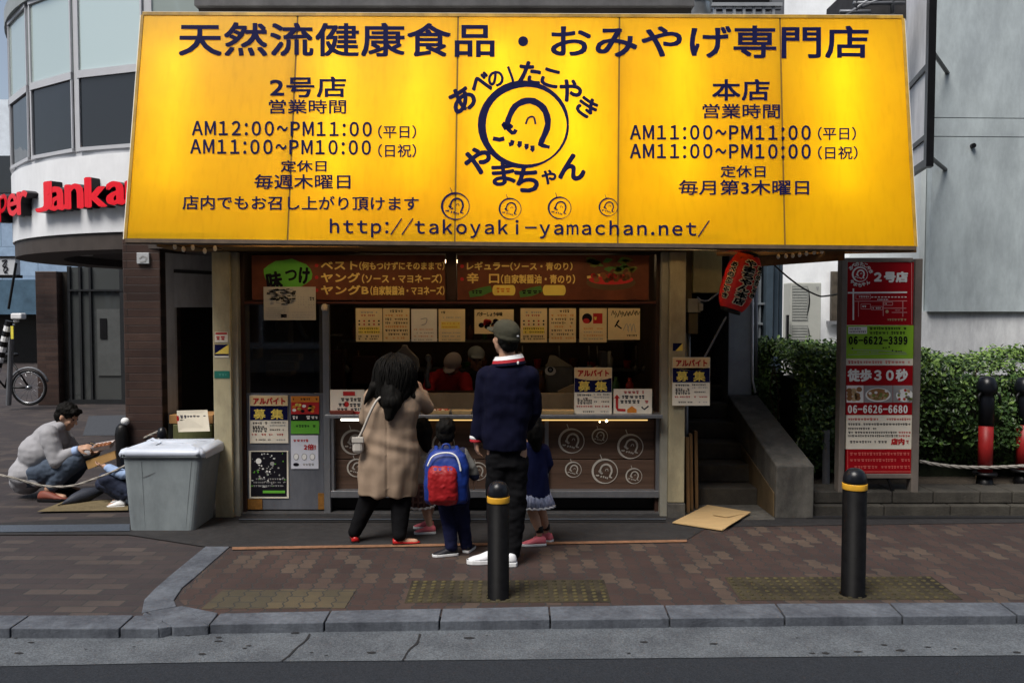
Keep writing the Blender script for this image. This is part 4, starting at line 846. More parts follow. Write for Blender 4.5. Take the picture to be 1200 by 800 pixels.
# ================================================================== LEFT: ROUNDED BUILDING
CB, RB = V((-2.65, 11.2, 0)), 3.35
def cyl(a, z, r=RB): return V((CB.x + r * math.cos(rad(a)), CB.y + r * math.sin(rad(a)), z))
kb = thing('corner_building', (CB.x, CB.y, 0), 'rounded corner building with white band, tall windows and dark ground floor', 'building')
A0, A1 = -76, -235
angs = [A0 + (A1 - A0) * i / 48 for i in range(49)]
def ringwall(b, z0, z1, r0, r1, m=0):
    vs = []
    for a in angs: vs += [cyl(a, z0, r1), cyl(a, z1, r1), cyl(a, z1, r0), cyl(a, z0, r0)]
    fs = [(4 * i + k, 4 * i + 4 + k, 4 * i + 4 + (k + 1) % 4, 4 * i + (k + 1) % 4) for i in range(48) for k in range(4)] + [(0, 1, 2, 3), (195, 194, 193, 192)]
    b.add(vs, fs, m)
zf0, zf1 = 2.52, 3.25
b = MB(); ringwall(b, zf0, zf1, RB - .3, RB); b.build('fascia_band', M('band_white', (.80, .82, .85), .4, var=.05, scl=2, grime=.1), kb)
b = MB(); ringwall(b, 2.36, zf0 - .003, RB - .5, RB - .02); b.build('soffit_band', M('soffit_dark', (.055, .045, .040), .6, var=.15), kb)
b = MB(); b.add([cyl(a, 2.45, RB - .03) for a in angs] + [V((2, 7.9, 2.45)), V((2, 24, 2.45)), V((-9, 24, 2.45))][::1], [tuple(range(52))]); b.build('ceiling', M('ceiling_dark', (.03, .026, .024), .7), kb)
b = MB(); b.add([cyl(a, 5.02, RB - .04) for a in angs] + [V((2, 24, 5.02))], [tuple(range(50))]); b.build('floor_slab', m_white, kb)
fr = M('window_frame_white', (.52, .53, .56), .4, .2, var=.05)
b = MB(); ringwall(b, zf1 + .003, zf1 + .045, RB - .1, RB - .02); ringwall(b, 4.86, 5.02, RB - .2, RB + .03, 1); b.build('window_sill', [fr, M('cap_grey', (.28, .31, .32), .5)], kb)
va = [-87.5, -102, -116.6, -131, -145.5, -160, -174.5, -189]
g_up = glassmat('glass_pale_reflect', (.56, .66, .64), .03); g_up.node_tree.nodes['Principled BSDF'].inputs['Metallic'].default_value = .45; g_lo = glassmat('glass_dark', (.018, .022, .028), .03)  # upper panes: pale base stands in for bright reflections and curtains behind
for i, a in enumerate(va):
    b = MB(); p, t = cyl(a, 0, RB - .04), V((-math.sin(rad(a)), math.cos(rad(a)), 0)); n = V((math.cos(rad(a)), math.sin(rad(a)), 0)); s = .033
    b.hexa([p - t * s + n * .03 + V((0, 0, 3.295)), p + t * s + n * .03 + V((0, 0, 3.295)), p + t * s - n * .08 + V((0, 0, 3.295)), p - t * s - n * .08 + V((0, 0, 3.295)),
            p - t * s + n * .03 + V((0, 0, 4.86)), p + t * s + n * .03 + V((0, 0, 4.86)), p + t * s - n * .08 + V((0, 0, 4.86)), p - t * s - n * .08 + V((0, 0, 4.86))])
    b.build('mullion', fr, kb, bev=.005)
    if i + 1 < len(va):
        q = cyl(va[i + 1], 0, RB - .04); dd = (q - p).normalized(); p2, q2 = p + dd * .036, q - dd * .036; nn = V((0, 0, 1)).cross(dd)
        wn = MB(); 
        for z0, z1 in ((3.98, 4.05), (3.296, 3.33), (4.82, 4.859)): wn.hexa([p2 + V((0, 0, z0)), q2 + V((0, 0, z0)), q2 + nn * .06 + V((0, 0, z0)), p2 + nn * .06 + V((0, 0, z0)), p2 + V((0, 0, z1)), q2 + V((0, 0, z1)), q2 + nn * .06 + V((0, 0, z1)), p2 + nn * .06 + V((0, 0, z1))])
        for a_, c_ in ((p2, p2 + dd * .018), (q2 - dd * .018, q2)): wn.hexa([a_ + V((0, 0, 3.31)), c_ + V((0, 0, 3.31)), c_ + nn * .055 + V((0, 0, 3.31)), a_ + nn * .055 + V((0, 0, 3.31)), a_ + V((0, 0, 4.84)), c_ + V((0, 0, 4.84)), c_ + nn * .055 + V((0, 0, 4.84)), a_ + nn * .055 + V((0, 0, 4.84))])
        wo = wn.build('window', fr, kb)
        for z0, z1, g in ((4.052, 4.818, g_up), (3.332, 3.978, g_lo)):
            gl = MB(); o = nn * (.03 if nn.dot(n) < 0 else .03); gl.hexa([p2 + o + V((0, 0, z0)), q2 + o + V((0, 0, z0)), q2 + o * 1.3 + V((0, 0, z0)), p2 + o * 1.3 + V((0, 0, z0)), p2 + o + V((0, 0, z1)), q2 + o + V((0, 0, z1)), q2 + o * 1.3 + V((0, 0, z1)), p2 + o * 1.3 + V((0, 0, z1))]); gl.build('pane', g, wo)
# ground floor
tile = brickmat('brown_tiles', (.040, .024, .020), (.055, .032, .026), (.065, .040, .032), .62, .075, .004, axis='XZ', rough=.4, mcol=(.02, .013, .011), bump=.35)
b = MB(); b.box(X(146, 7.95), X(190, 7.95), 7.95, 8.6, 0, 2.52); b.build('pillar', tile, kb, bev=.01)
b = MB(); b.box(X(44, 15.6), X(69, 15.6), 15.6, 16.6, 0, 2.45); b.build('pillar', tile, kb, bev=.01)
b = MB(); b.box(X(69, 15.8), X(81, 15.8), 15.8, 16.5, 0, 2.45, 0); b.box(X(146, 15.8), X(200, 15.8), 15.8, 16.5, 0, 2.45); b.build('entrance_wall', m_dark, kb)
b = MB()
for x0, x1 in ((80, 83), (93, 95.5), (105, 107.5), (141, 147)): b.pbox(x0, 312, x1, 473, 15.75, .08)
b.pbox(80, 339, 147, 341, 15.74, .06, 0); b.pbox(80, 468, 147, 474, 15.74, .08); ed = b.build('entrance_frame', M('entrance_dark', (.03, .032, .035), .4, .3), kb)
b = MB(); b.pbox(82, 313, 142, 468, 15.8, .02); b.build('entrance_glass', glassmat('entrance_pane', (.06, .065, .065), .02), ed)
b = MB(); b.pbox(114, 362, 141, 440, 15.775, .01); b.build('entrance_reflection', M('reflection_grey', (.075, .08, .08), .6), ed)  # grey panel painted as a soft reflection on the entrance glass
b = MB(); b.pbox(117, 373, 125, 397, 15.76, .01); b.build('entrance_handle', m_black, ed)
for x, y in ((76, 298.5), (103.5, 295), (140, 291)):
    p = P(x, y, 0.0 + (2.44 - H) / ((357 - y) / 1000)); b = MB(); b.box(p.x - .28, p.x + .28, p.y - .12, p.y + .12, 2.43, 2.448); b.build('downlight', M('downlight_white', (.5, .5, .48), .4), kb)
b = MB(); b.pbox(160, 296, 174.5, 309, 7.92, .03); bo = b.build('wall_plaque', M('plaque_grey', (.42, .44, .46), .4), label='small square grey plaque on brown tiled pillar', cat='plaque', bev=.004)
b = MB(); f = flat(7.92, .003); stroke(b, f, [(163, 303), (167, 300), (172, 302), (170, 306), (164, 307)], 1.6, 0); b.build('print', m_greyink, bo, fix=False)
# red letters on the white band
ls = thing('letter_sign', (CB.x - 2, CB.y - 2.6, 2.6), 'thick red letters mounted along white band of rounded building', 'sign')
red_s = M('letter_red', (.80, .010, .025), .35, var=.05); blk_s = M('letter_side', (.012, .01, .012), .4)
def hitcyl(px, py, r):
    d = ray(px, py); ox, oy = CAM.x - CB.x, CAM.y - CB.y; A = d.x ** 2 + d.y ** 2; Bq = 2 * (ox * d.x + oy * d.y); Cq = ox * ox + oy * oy - r * r
    t = (-Bq - math.sqrt(max(Bq * Bq - 4 * A * Cq, 0))) / (2 * A); return CAM + d * t
for ch, x0, x1, yt, yb2 in (('S', -26, -14, 224, 262), ('u', -13, 1, 233, 259), ('p', 5, 15, 229, 258), ('e', 15.5, 26, 228, 253), ('r', 27, 38, 225, 251),
                            ('J', 48.5, 66, 215, 248), ('a', 63, 82, 220, 246.5), ('n', 83, 102, 217, 244.5), ('k', 106, 129, 209, 242.5), ('a', 131, 151, 214, 240), ('r', 153, 166, 213, 238), ('a', 168, 190, 212, 238)):
    pts = [hitcyl(x0, (yt + yb2) / 2, RB + .05), hitcyl(x1, (yt + yb2) / 2, RB + .05)]
    pc = (pts[0] + pts[1]) / 2; zt = pc.z + (yb2 - yt) / 2 * pc.y / 1000; zb2 = pc.z - (yb2 - yt) / 2 * pc.y / 1000
    tx = pts[1] - pts[0]; nn = V((pc.x - CB.x, pc.y - CB.y, 0)).normalized()
    vs_, fs_, _ = glyphs(ch, .05); b = MB(); nv = len(vs_)
    front = [V((pts[0].x + tx.x * u, pts[0].y + tx.y * u, zb2 + (zt - zb2) * v)) + nn * .05 for u, v in vs_]
    # side walls from boundary edges
    ec = {}
    for f_ in fs_:
        for i in range(len(f_)):
            e = (f_[i], f_[(i + 1) % len(f_)]); ec[e] = ec.get(e, 0) + 1
    bd = [e for e in ec if (e[1], e[0]) not in ec]
    ux = tx.normalized()
    for q, (ox, oz) in enumerate(((0, 0), (.014, .004), (-.014, -.004), (.007, -.007), (-.007, .007), (.02, 0), (-.02, 0))):
        fq_ = [p + ux * ox + V((0, 0, oz)) + nn * .0005 * q for p in front]
        b.add(fq_, fs_, 0); b.add(fq_ + [p - nn * .11 for p in fq_], [(e[0], e[1], e[1] + nv, e[0] + nv) for e in bd], 1)
    b.build('letter', [red_s, blk_s], ls, fix=False)

# ------------------------------------------------------------------ far left: street behind
fbld = thing('far_building', (-15.5, 26.5, 0), 'pale blue building with teal band at the end of side street', 'building')
b = MB(); b.box(-40, -10.5, 26, 34, 2.6, 4.4); b.build('wall', brickmat('blue_panels', (.24, .36, .52), (.27, .39, .55), (.3, .42, .58), 2.2, .9, .012, axis='XZ', rough=.5, mcol=(.12, .18, .26), bump=.1), fbld)
b = MB(); b.box(-40, -10.5, 25.9, 34, 1.55, 2.59); b.build('shop_band', M('band_teal', (.06, .11, .16), .4, var=.3, scl=2), fbld)
b = MB(); b.box(-40, -10.5, 27, 34, 0, 1.54); b.build('shop_opening', m_black, fbld)
b = MB(); b.box(-40, -10.5, 25.95, 34, 4.41, 8); b.build('upper_floors', M('upper_pale', (.62, .68, .74), .6, var=.1), fbld)
b = MB()
for k in range(1): b.box(-15.9, -11, 25.8, 25.95, 5.2 + 2 * k, 6.3 + 2 * k)
b.build('window', g_lo, fbld)
b = MB(); b.pbox(-6, 302, 18, 324, 15, .15); hs = b.build('hanging_sign', M('sign_pale', (.5, .52, .55), .5), label='small pale hanging sign with black frame by rounded building', cat='sign')
b = MB(); b.pbox(-6, 322, 19, 325.5, 14.98, .2); b.pbox(-6, 300, 19, 302, 14.98, .2); b.build('frame', m_black, hs)
b = MB(); f = flat(15, .01); stroke(b, f, curve_pts([(2, 306), (8, 305), (3, 312), (9, 314), (5, 320)], 3), 1.6, 0); stroke(b, f, curve_pts([(8, 309), (4, 317), (9, 320)], 3), 1.2, 0); b.build('print', m_ink, hs, fix=False)
b = MB(); b.tube([P(19, 308, 14), P(10, 362, 14)], .02, 6); b.build('cable_stay', m_black, label='thin dark stay running down from hanging sign', cat='cable')
# striped barrier post with lamp head
sp = thing('striped_post', G(8, 478), 'black and white striped post with pale lamp head by the bicycle', 'post')
b = MB(); ya = [P(11, 376, 14.5), P(-4, 436, 14.5)]
for k in range(10): b.tube([lerp(ya[0], ya[1], k / 10), lerp(ya[0], ya[1], (k + 1) / 10)], .06, 10, k % 2)
b.build('striped_pole', [m_black, m_white], sp, smooth=False)
b = MB(); b.tube([P(14, 380, 14.6), P(10, 474, 14.9)], .045, 10); b.build('post_tube', m_steel, sp)
b = MB(); b.pbox(12, 367, 25, 374, 14.4, .16); b.pbox(15, 374, 20, 378, 14.45, .08); b.build('lamp_head', m_white, sp, bev=.02)
b = MB(); b.pbox(12.5, 382, 15.5, 397, 14.4, .02); b.build('yellow_tag', M('tag_yellow', (.75, .65, .08), .5), sp)
# bicycle half out of the frame
bi = thing('bicycle', G(20, 475), 'dark bicycle with silver wheel parked beside the striped post', 'bicycle')
wc = P(34, 454, 15.0); wr = .30
def wheel(c):
    b = MB(); pts = [c + V((wr * math.cos(t * math.pi / 16), 0, wr * math.sin(t * math.pi / 16))) for t in range(33)]; b.tube(pts, .02, 8, 0, False)
    b.tube([c + V(((wr - .03) * math.cos(t * math.pi / 16), 0, (wr - .03) * math.sin(t * math.pi / 16))) for t in range(33)], .013, 6, 1, False)
    for k in range(14): t = k * math.pi / 7; b.tube([c, c + V(((wr - .03) * math.cos(t), 0, (wr - .03) * math.sin(t)))], .003, 4, 1)
    b.tube([c + V((0, -.05, 0)), c + V((0, .05, 0))], .035, 8, 1); b.build('wheel', [m_black, M('chrome', (.45, .46, .48), .25, .9)], bi, smooth=True)
wheel(wc); wheel(wc + V((-1.05, 0, 0)))
b = MB(); c2 = wc + V((-1.05, 0, 0)); bbk = wc + V((-.42, 0, 0)); seat = wc + V((-.30, 0, .48)); hd = c2 + V((.22, 0, .5))
for p_, q_ in ((wc, bbk), (wc, seat), (bbk, seat), (bbk, hd), (seat, hd), (hd, c2)): b.tube([p_, q_], .018, 8)
b.tube([hd, hd + V((-.05, 0, .15))], .015); b.build('frame', m_black, bi, smooth=True)
b = MB(); b.ell(seat + V((0, 0, .1)), (.14, .08, .04), 0, 8); b.build('saddle', m_black, bi, smooth=True)
b = MB(); b.tube([wc + V(((wr + .05) * math.cos(t * .22 + .3), 0, (wr + .05) * math.sin(t * .22 + .3))) for t in range(12)], .02, 6); b.build('mudguard', m_steel, bi, smooth=True)
# grey mat at the entrance
b = MB(); b.poly([G(97, 510, .006), G(150, 510, .006), G(150, 486, .006), G(104, 487, .006)]); b.build('entrance_mat', M('mat_grey', (.05, .055, .065), .9, var=.2, scl=30), kind='structure', base=(0, 0, 0))

# ================================================================== RIGHT: GREY BUILDING, WHITE WALL
gbd = thing('grey_building', (8, 12, 0), 'tall plain grey panelled building behind the hedge', 'building')
gg = M('panel_wall_grey', (.50, .565, .585), .5, var=.08, scl=1.2, grime=.28)
GY = 10.8
gx = X(1090, GY, 300)
def gpan(z0, z1): 
    b.hexa([(gx, GY, z0), (gx + 14, GY + .5, z0), (gx + 14, GY + 4, z0), (gx, GY + 4, z0), (gx, GY, z1), (gx + 14, GY + .5, z1), (gx + 14, GY + 4, z1), (gx, GY + 4, z1)])
za, zb3, zc = Z(365, GY), Z(160, GY), Z(138, GY)
b = MB(); gpan(za, zb3 - .005); gpan(zb3 + .005, zc - .005); gpan(zc + .005, 22); b.build('wall', gg, gbd)
b = MB(); b.hexa([(gx + .01, GY + .05, za), (gx + 14, GY + .55, za), (gx + 14, GY + 3.9, za), (gx + .01, GY + 3.9, za), (gx + .01, GY + .05, 21.9), (gx + 14, GY + .55, 21.9), (gx + 14, GY + 3.9, 21.9), (gx + .01, GY + 3.9, 21.9)]); b.build('joint_backing', m_black, gbd)
b = MB(); b.hexa([(gx - .25, GY + .06, 0), (gx + 14, GY + .45, 0), (gx + 14, GY + 3.8, 0), (gx - .25, GY + 3.8, 0), (gx - .25, GY + .06, za), (gx + 14, GY + .45, za), (gx + 14, GY + 3.8, za), (gx - .25, GY + 3.8, za)])
b.build('base_wall', M('base_white', (.80, .82, .83), .6, var=.08, scl=2, stretch=(4, 1, .6), grime=.35), gbd)
b = MB(); b.box(X(1070, GY + .3, 280), gx - .012, GY + .12, GY + 3, za, 22); b.build('side_wall', M('side_pale', (.62, .67, .68), .5, var=.06), gbd)
b = MB(); p = P(1140, 171, GY); b.lathe([(.03, 0), (.03, .05)], (p.x, p.y + .02, p.z), 10, 0, Matrix.Rotation(rad(90), 3, 'X')); b.build('vent_hole', m_black, gbd)
b = MB(); 
for k in range(2): pass
ww = MB(); ww.box(X(878, 13), X(1100, 13), 13.2, 13.5, 0, 2.9 + .0); ww.box(X(915, 13), X(990, 13), 13.21, 13.5, 2.9, 14)
wall_w = ww.build('white_wall', M('white_wall', (.80, .82, .85), .6, var=.05, grime=.12), label='white building wall behind the outdoor cooling unit', cat='wall')
b = MB(); b.pbox(975, 318, 990, 376, 13.1, .08, 0); b.pbox(971, 376, 992, 380, 13.08, .1, 1); b.build('window', [M('screen_dark', (.05, .04, .03), .6, var=.5, scl=9), m_alu], wall_w)
acd = thing('air_conditioner', (X(943, 12.6), 12.8, .3), 'two fan outdoor air conditioning unit before the white wall', 'air conditioner')
b = MB(); b.pbox(926, 331, 962, 440, 12.6, .35); b.build('casing', M('ac_beige', (.40, .41, .38), .5, var=.06), acd, bev=.015)
for y0 in (335, 381):
    b = MB(); f = flat(12.6, .004)
    rect(b, f, 928, y0, 947, y0 + 41, 0)
    for k in range(12): rect(b, flat(12.6, .012), 928.5, y0 + 2 + 3.3 * k, 946, y0 + 3.1 + 3.3 * k, 1)
    b.build('fan_grille', [M('grille_dark', (.24, .25, .24), .6), MC['ac_beige']], acd, fix=False)
    b = MB(); stroke(b, flat(12.6, .006), curve_pts([(947.5, y0 + 3), (948.5, y0 + 20), (945, y0 + 38)], 4), [.3, 1.0, 1.2, 1.6, 1.6, 1.6, 1.2, .9, .3], 0); b.build('fan_slot', m_black, acd, fix=False)
b = MB(); f = flat(12.6, .006); b.poly([f(956, 336), f(960, 336), f(958, 341)][::-1]); b.pbox(957, 397, 960.5, 412, 12.59, .01); b.build('badge', m_greyink, acd, fix=False)
b = MB(); b.pbox(922, 369, 924.5, 415, 12.5, .06); b.build('wall_pipe', m_black, label='short dark pipe beside the outdoor cooling unit', cat='pipe')
# dark blue window wall between the grey panel and white wall
dwl = thing('window_wall', (X(900, 11), 11, 0), 'dark window wall with blue grey frames behind the lantern', 'wall')
b = MB(); b.pbox(878, 305, 900, 440, 11.05, .05); b.build('pane', g_lo, dwl)
bl = M('frame_blue', (.10, .14, .18), .4, .3, var=.12)
b = MB()
for x0, x1 in ((889.5, 891.5), (881, 883)): b.pbox(x0, 305, x1, 440, 11.0, .05)
b.pbox(880, 354.5, 900, 357, 10.98, .05); b.pbox(880, 378, 894, 380.5, 10.97, .05); b.build('window_frame', M('frame_light', (.30, .33, .36), .4, .3), dwl)
b = MB(); b.pbox(898, 303, 906, 440, 10.9, .2); b.pbox(906.5, 303, 912, 440, 11, .2); b.pbox(912.5, 303, 917, 440, 11.1, .2); b.build('jamb', bl, dwl, bev=.01)
# overhead things above the sign
b = MB(); b.tube([P(819, 60, 8.2), P(819, -60, 8.2)], .115, 20); b.tube([P(819, 5, 8.2), P(819, 2, 8.2)], .125, 20); b.build('duct', M('duct_steel', (.42, .44, .46), .3, .8, var=.15), label='round silver duct standing behind the sign top', cat='duct', smooth=True)
rl = thing('balcony_railing', (X(875, 9), 9, 3.0), 'metal balcony railing with dark louvres behind the sign top', 'railing')
b = MB(); b.pbox(833, -30, 918, 60, 9.4, .1); b.build('louvre_back', m_black, rl)
b = MB()
for k in range(7): b.pbox(836 + 11.5 * k, 6, 839 + 11.5 * k, 60, 9.0, .04)
b.pbox(833, 3, 917, 7, 8.98, .06); b.build('railing_bars', M('rail_pale', (.42, .44, .46), .4, .5), rl)
b = MB()
for k in range(6): b.pbox(834, 8 + 6 * k, 916, 10.5 + 6 * k, 9.2, .06)
b.build('louvre_slats', m_steel, rl)
b = MB(); b.pbox(905, -40, 919, 60, 9.3, .8); b.build('post', m_steel, rl)
fe = thing('fire_escape', (X(1020, 9.2), 9.2, 4), 'dark steel fire escape corner above the sign end', 'fire escape')
b = MB(); b.slab([P(988, 24, 9.0), P(1062, 24, 9.0), P(1062, -20, 9.0), P(1002, -20, 9.0), P(1000, 14, 9.0)], (0, .8, 0)); b.build('deck', M('escape_dark', (.035, .035, .038), .7, var=.3), fe)
b = MB()
for pts in ([(984, 14), (1020, 14)], [(990, 20), (1018, 0), (1040, -10)], [(1003, 14), (1003, -30)], [(1046, 16), (1046, -30)], [(1010, 8), (1062, -12)], [(1000, 4), (1060, 4)]): b.tube([P(x, y, 8.85) for x, y in pts], .022, 6)
b.build('railing_bars', m_steel, fe, smooth=True)
# framed sign boards projecting from the grey building
fs = thing('framed_sign', (X(1078, 9.8), 9.8, 3), 'tall projecting sign of blank pale panels in a black frame', 'sign')
Yn, Yf = 8.6, 9.9
def fq(x, y, t): pass
xn, xf = X(1090, Yn, 100), X(1058, Yf, 100)
def side(z, t, off=0): return V((xn + (xf - xn) * t + off, Yn + (Yf - Yn) * t, z))
zlo, zhi = Z(193, Yn), 5.8
b = MB(); pn_ = [zlo + .07, Z(161, Yn) - .0, Z(155, Yn), Z(78, Yn), Z(71, Yn), 5.75]
for z0, z1 in ((pn_[0], pn_[1]), (pn_[2], pn_[3]), (pn_[4], pn_[5])):
    b.hexa([side(z0, .06), side(z0, .97), side(z0, .97, .03), side(z0, .06, .03), side(z1, .06), side(z1, .97), side(z1, .97, .03), side(z1, .06, .03)])
b.build('sign_panel', M('sign_panel_white', (.78, .78, .80), .4, var=.06, scl=2, grime=.3), fs)
b = MB()
for z0, z1 in ((zlo, pn_[0]), (pn_[1], pn_[2]), (pn_[3], pn_[4])): b.hexa([side(z0, 0, -.02), side(z0, 1, -.02), side(z0, 1, .04), side(z0, 0, .04), side(z1, 0, -.02), side(z1, 1, -.02), side(z1, 1, .04), side(z1, 0, .04)])
for t0, t1 in ((-.02, .07), (.96, 1.02)): b.hexa([side(zlo - .02, t0, -.03), side(zlo - .02, t1, -.03), side(zlo - .02, t1, .045), side(zlo - .02, t0, .045), side(zhi, t0, -.03), side(zhi, t1, -.03), side(zhi, t1, .045), side(zhi, t0, .045)])
b.build('frame', m_black, fs)
for z_ in (zlo + .3, zlo + 1.5): b = MB(); b.tube([side(z_, .5, .03), (gx + .2, GY + .05, z_)], .025, 8); b.build('bracket', m_black, fs)

# ================================================================== PLANTER, HEDGE
b = MB()
xa, xb = X(955, 7.45), 14.0
x = xa
while x < xb:
    wd = RN.uniform(.28, .42); b.box(x, x + wd - .008, 7.42, 7.75, .10, .205); x += wd
x = xa - .02
while x < xb:
    wd = RN.uniform(.5, .62); b.box(x, x + wd - .006, 7.36, 7.80, -.01, .095); x += wd
pl = b.build('planter_edge', M('planter_stone', (.065, .060, .050), .9, var=.25, scl=8, bump=.4, grime=.4), label='low two course stone edge of the hedge planter', cat='planter edge', bev=.01)
b = MB(); b.add([(xa, 7.7, .17), (xb, 7.7, .17), (xb, 10.85, .17), (xa, 10.85, .17)], [(0, 1, 2, 3)]); b.build('soil', M('soil', (.05, .04, .03), .95, var=.4, scl=30, bump=.6), kind='structure', base=(0, 0, 0))
hd = thing('hedge', (X(1060, 8.3), 8.4, .17), 'dense clipped green hedge behind the red sign board', 'hedge')
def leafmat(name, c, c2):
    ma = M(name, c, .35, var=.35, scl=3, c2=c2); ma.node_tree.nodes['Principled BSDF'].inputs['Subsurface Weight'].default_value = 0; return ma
lm1, lm2, lm3 = leafmat('leaf_green', (.036, .072, .020), (.055, .11, .026)), leafmat('leaf_dark', (.022, .05, .018), (.035, .07, .02)), leafmat('leaf_pale', (.10, .17, .036), (.15, .24, .055))
hx0, hx1 = 2.50, 9.0
hr = random.Random(5)
def htop(x, y): return 1.36 + .06 * math.sin(x * 2.3) + .05 * math.sin(x * 5.1 + 1) + .04 * math.sin(y * 4 + x) - (.10 if y < 8.05 else 0)
b = MB()
def leaf(p, n, L, m):
    n = n.normalized(); t = n.orthogonal().normalized(); t = (t * math.cos(hr.random() * 6.28) + n.cross(t) * math.sin(hr.random() * 6.28)).normalized(); s = n.cross(t)
    wd = L * .26
    a = p - t * L * .5; c = p + t * L * .5; bnd = n * L * .08
    b.add([a, p - t * L * .12 + s * wd + bnd, p + t * L * .22 + s * wd * .8 + bnd, c, p + t * L * .22 - s * wd * .8 + bnd, p - t * L * .12 - s * wd + bnd], [(0, 1, 2, 3), (0, 3, 4, 5)], m)
NL = 44000
for i in range(NL):
    x = hr.uniform(hx0, hx1) if hr.random() < .75 else hr.uniform(hx0, hx0 + 3.4)
    q = hr.random()
    if q < .52:   # front face
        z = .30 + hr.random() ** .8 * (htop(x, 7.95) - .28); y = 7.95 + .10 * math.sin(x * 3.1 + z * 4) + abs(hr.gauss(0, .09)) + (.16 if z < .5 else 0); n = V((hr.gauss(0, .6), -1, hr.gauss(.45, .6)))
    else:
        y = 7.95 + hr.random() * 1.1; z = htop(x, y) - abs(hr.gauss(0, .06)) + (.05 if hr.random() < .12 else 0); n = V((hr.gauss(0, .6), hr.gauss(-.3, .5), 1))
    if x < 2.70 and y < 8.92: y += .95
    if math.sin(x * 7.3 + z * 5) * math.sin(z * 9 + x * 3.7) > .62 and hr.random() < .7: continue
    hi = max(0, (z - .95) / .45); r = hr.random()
    m = 2 if r < .08 + .55 * hi else (0 if r < .62 else 1)  # share of paler leaves rises towards the top
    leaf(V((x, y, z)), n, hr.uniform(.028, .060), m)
for i in range(11000):   # the end of the hedge that runs on behind the parapet
    x = hr.uniform(2.48, 3.3); back = x < 2.72 or hr.random() < .25
    z = .25 + hr.random() ** .75 * (htop(x, 8.9) - .22); y = (8.90 if back else 8.0) + abs(hr.gauss(0, .10)); hi = max(0, (z - .95) / .45); r = hr.random()
    if hr.random() < .2: z = htop(x, 8.9) + hr.gauss(0, .03); y = hr.uniform(8.9 if back else 8.0, 9.3)
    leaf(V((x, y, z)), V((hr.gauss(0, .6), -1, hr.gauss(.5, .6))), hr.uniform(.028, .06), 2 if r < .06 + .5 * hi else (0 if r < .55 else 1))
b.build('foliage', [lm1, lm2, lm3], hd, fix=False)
b = MB()
for k in range(120):
    x = hr.uniform(2.75, hx1); y = hr.uniform(8.05, 8.8); pts = [V((x, y, .15))]
    for j in range(4): pts.append(pts[-1] + V((hr.gauss(0, .06), hr.gauss(0, .05), .27)))
    b.tube(pts, [.014, .012, .01, .007, .004], 5)
b.build('stems', M('hedge_stem', (.05, .035, .02), .9), hd)
b = MB(); b.box(2.82, hx1, 8.25, 9.0, .17, 1.10); b.box(2.55, 2.9, 9.08, 9.4, .17, 1.12); b.build('dark_core', M('hedge_inside', (.012, .016, .008), .95, var=.5, scl=30), hd)  # solid near-black blocks stand in for the shade inside the hedge
# a few twigs sprouting at the planter corner, with a grey stake
b = MB(); b.tube([P(968, 504, 7.9), P(968, 578, 7.9)], .035, 8); b.build('grey_stake', m_steel, label='short grey stake in planter beside the red board', cat='stake')
b = MB(); b.tube([P(x, y, 7.5) for x, y in curve_pts([(962, 585), (968, 577), (974, 580), (973, 590), (977, 596)], 4)], .012, 6); b.build('tied_cord', m_whiteink, label='knotted pale cord at the foot of the grey stake', cat='cord', smooth=True)
b = MB(); b.tube([P(x, y, 7.45) for x, y in curve_pts([(1040, 560), (1045, 574), (1043, 583), (1052, 590), (1056, 600)], 4)], .014, 6); b.tube([P(x, y, 7.45) for x, y in curve_pts([(1043, 568), (1050, 582), (1049, 592), (1053, 604)], 4)], .012, 6); b.build('power_cable', m_black, label='black twisted cable hanging from foot of red board over planter edge', cat='cable', smooth=True)

# ================================================================== RED STAND BOARD
BY = 7.42
rb = thing('stand_board', (X(1031, BY), BY, .2), 'tall red and green advertising board in brown grey frame before the hedge', 'sign board')
fm_ = M('board_frame', (.22, .19, .165), .5, .2, var=.12, scl=6, grime=.3)
b = MB()
b.pbox(984.5, 303, 991.5, 577, BY, .10); b.pbox(1070.5, 303, 1079, 577, BY, .10); b.pbox(991.6, 302, 1070.4, 306.5, BY + .004, .09); b.pbox(991.6, 555, 1070.4, 560.5, BY + .004, .09); b.build('frame', fm_, rb, bev=.006)
b = MB(); bl_ = [M('board_red', (.31, .004, .009), .7, spec=.1, var=.06), M('board_green', (.24, .46, .03), .45, var=.06), m_paper]
for y0, y1, m in ((307, 381, 0), (381.2, 420, 1), (420.2, 428, 2), (428.2, 450, 0), (450.2, 473, 0), (473.2, 486, 0), (486.2, 526, 2), (526.2, 554.5, 0)): b.pbox(991.7, y0, 1070.3, y1, BY + .015, .03, m)
b.build('panel', bl_, rb)
b = MB(); f, g, h_ = flat(BY + .015, .002), flat(BY + .015, .0035), flat(BY + .015, .005)
RIK = [m_whiteink, m_ink, m_redink, M('photo_brown', (.30, .15, .06), .5, var=.2), M('photo_tan', (.5, .36, .2), .5, var=.2), M('photo_green', (.18, .25, .05), .5), m_greyink, M('map_pink', (.6, .25, .25), .6), M('pale_red_ink', (.60, .12, .10), .6)]
emblem(b, f, 1008, 321.5, 9, 0, 1.3, 24, stick=False)
for ch, x, y, rt in (('あ', 997, 314, -40), ('べ', 1000, 311, -25), ('の', 1004.5, 309.5, -10), ('た', 1010, 309.5, 5), ('こ', 1014.5, 311, 20), ('や', 1018, 314, 35), ('き', 1020.5, 318, 50), ('や', 998.5, 330, 40), ('ま', 1002.5, 333, 20), ('ち', 1007.5, 334, 0), ('ゃ', 1012, 333, -15), ('ん', 1017, 331, -35)): text(b, ch, f, x - 2.3, y - 2.3, x + 2.3, y + 2.3, 0, .05, rot=rt)
text(b, '２号店', f, 1024, 318, 1064, 331, 0, .06)
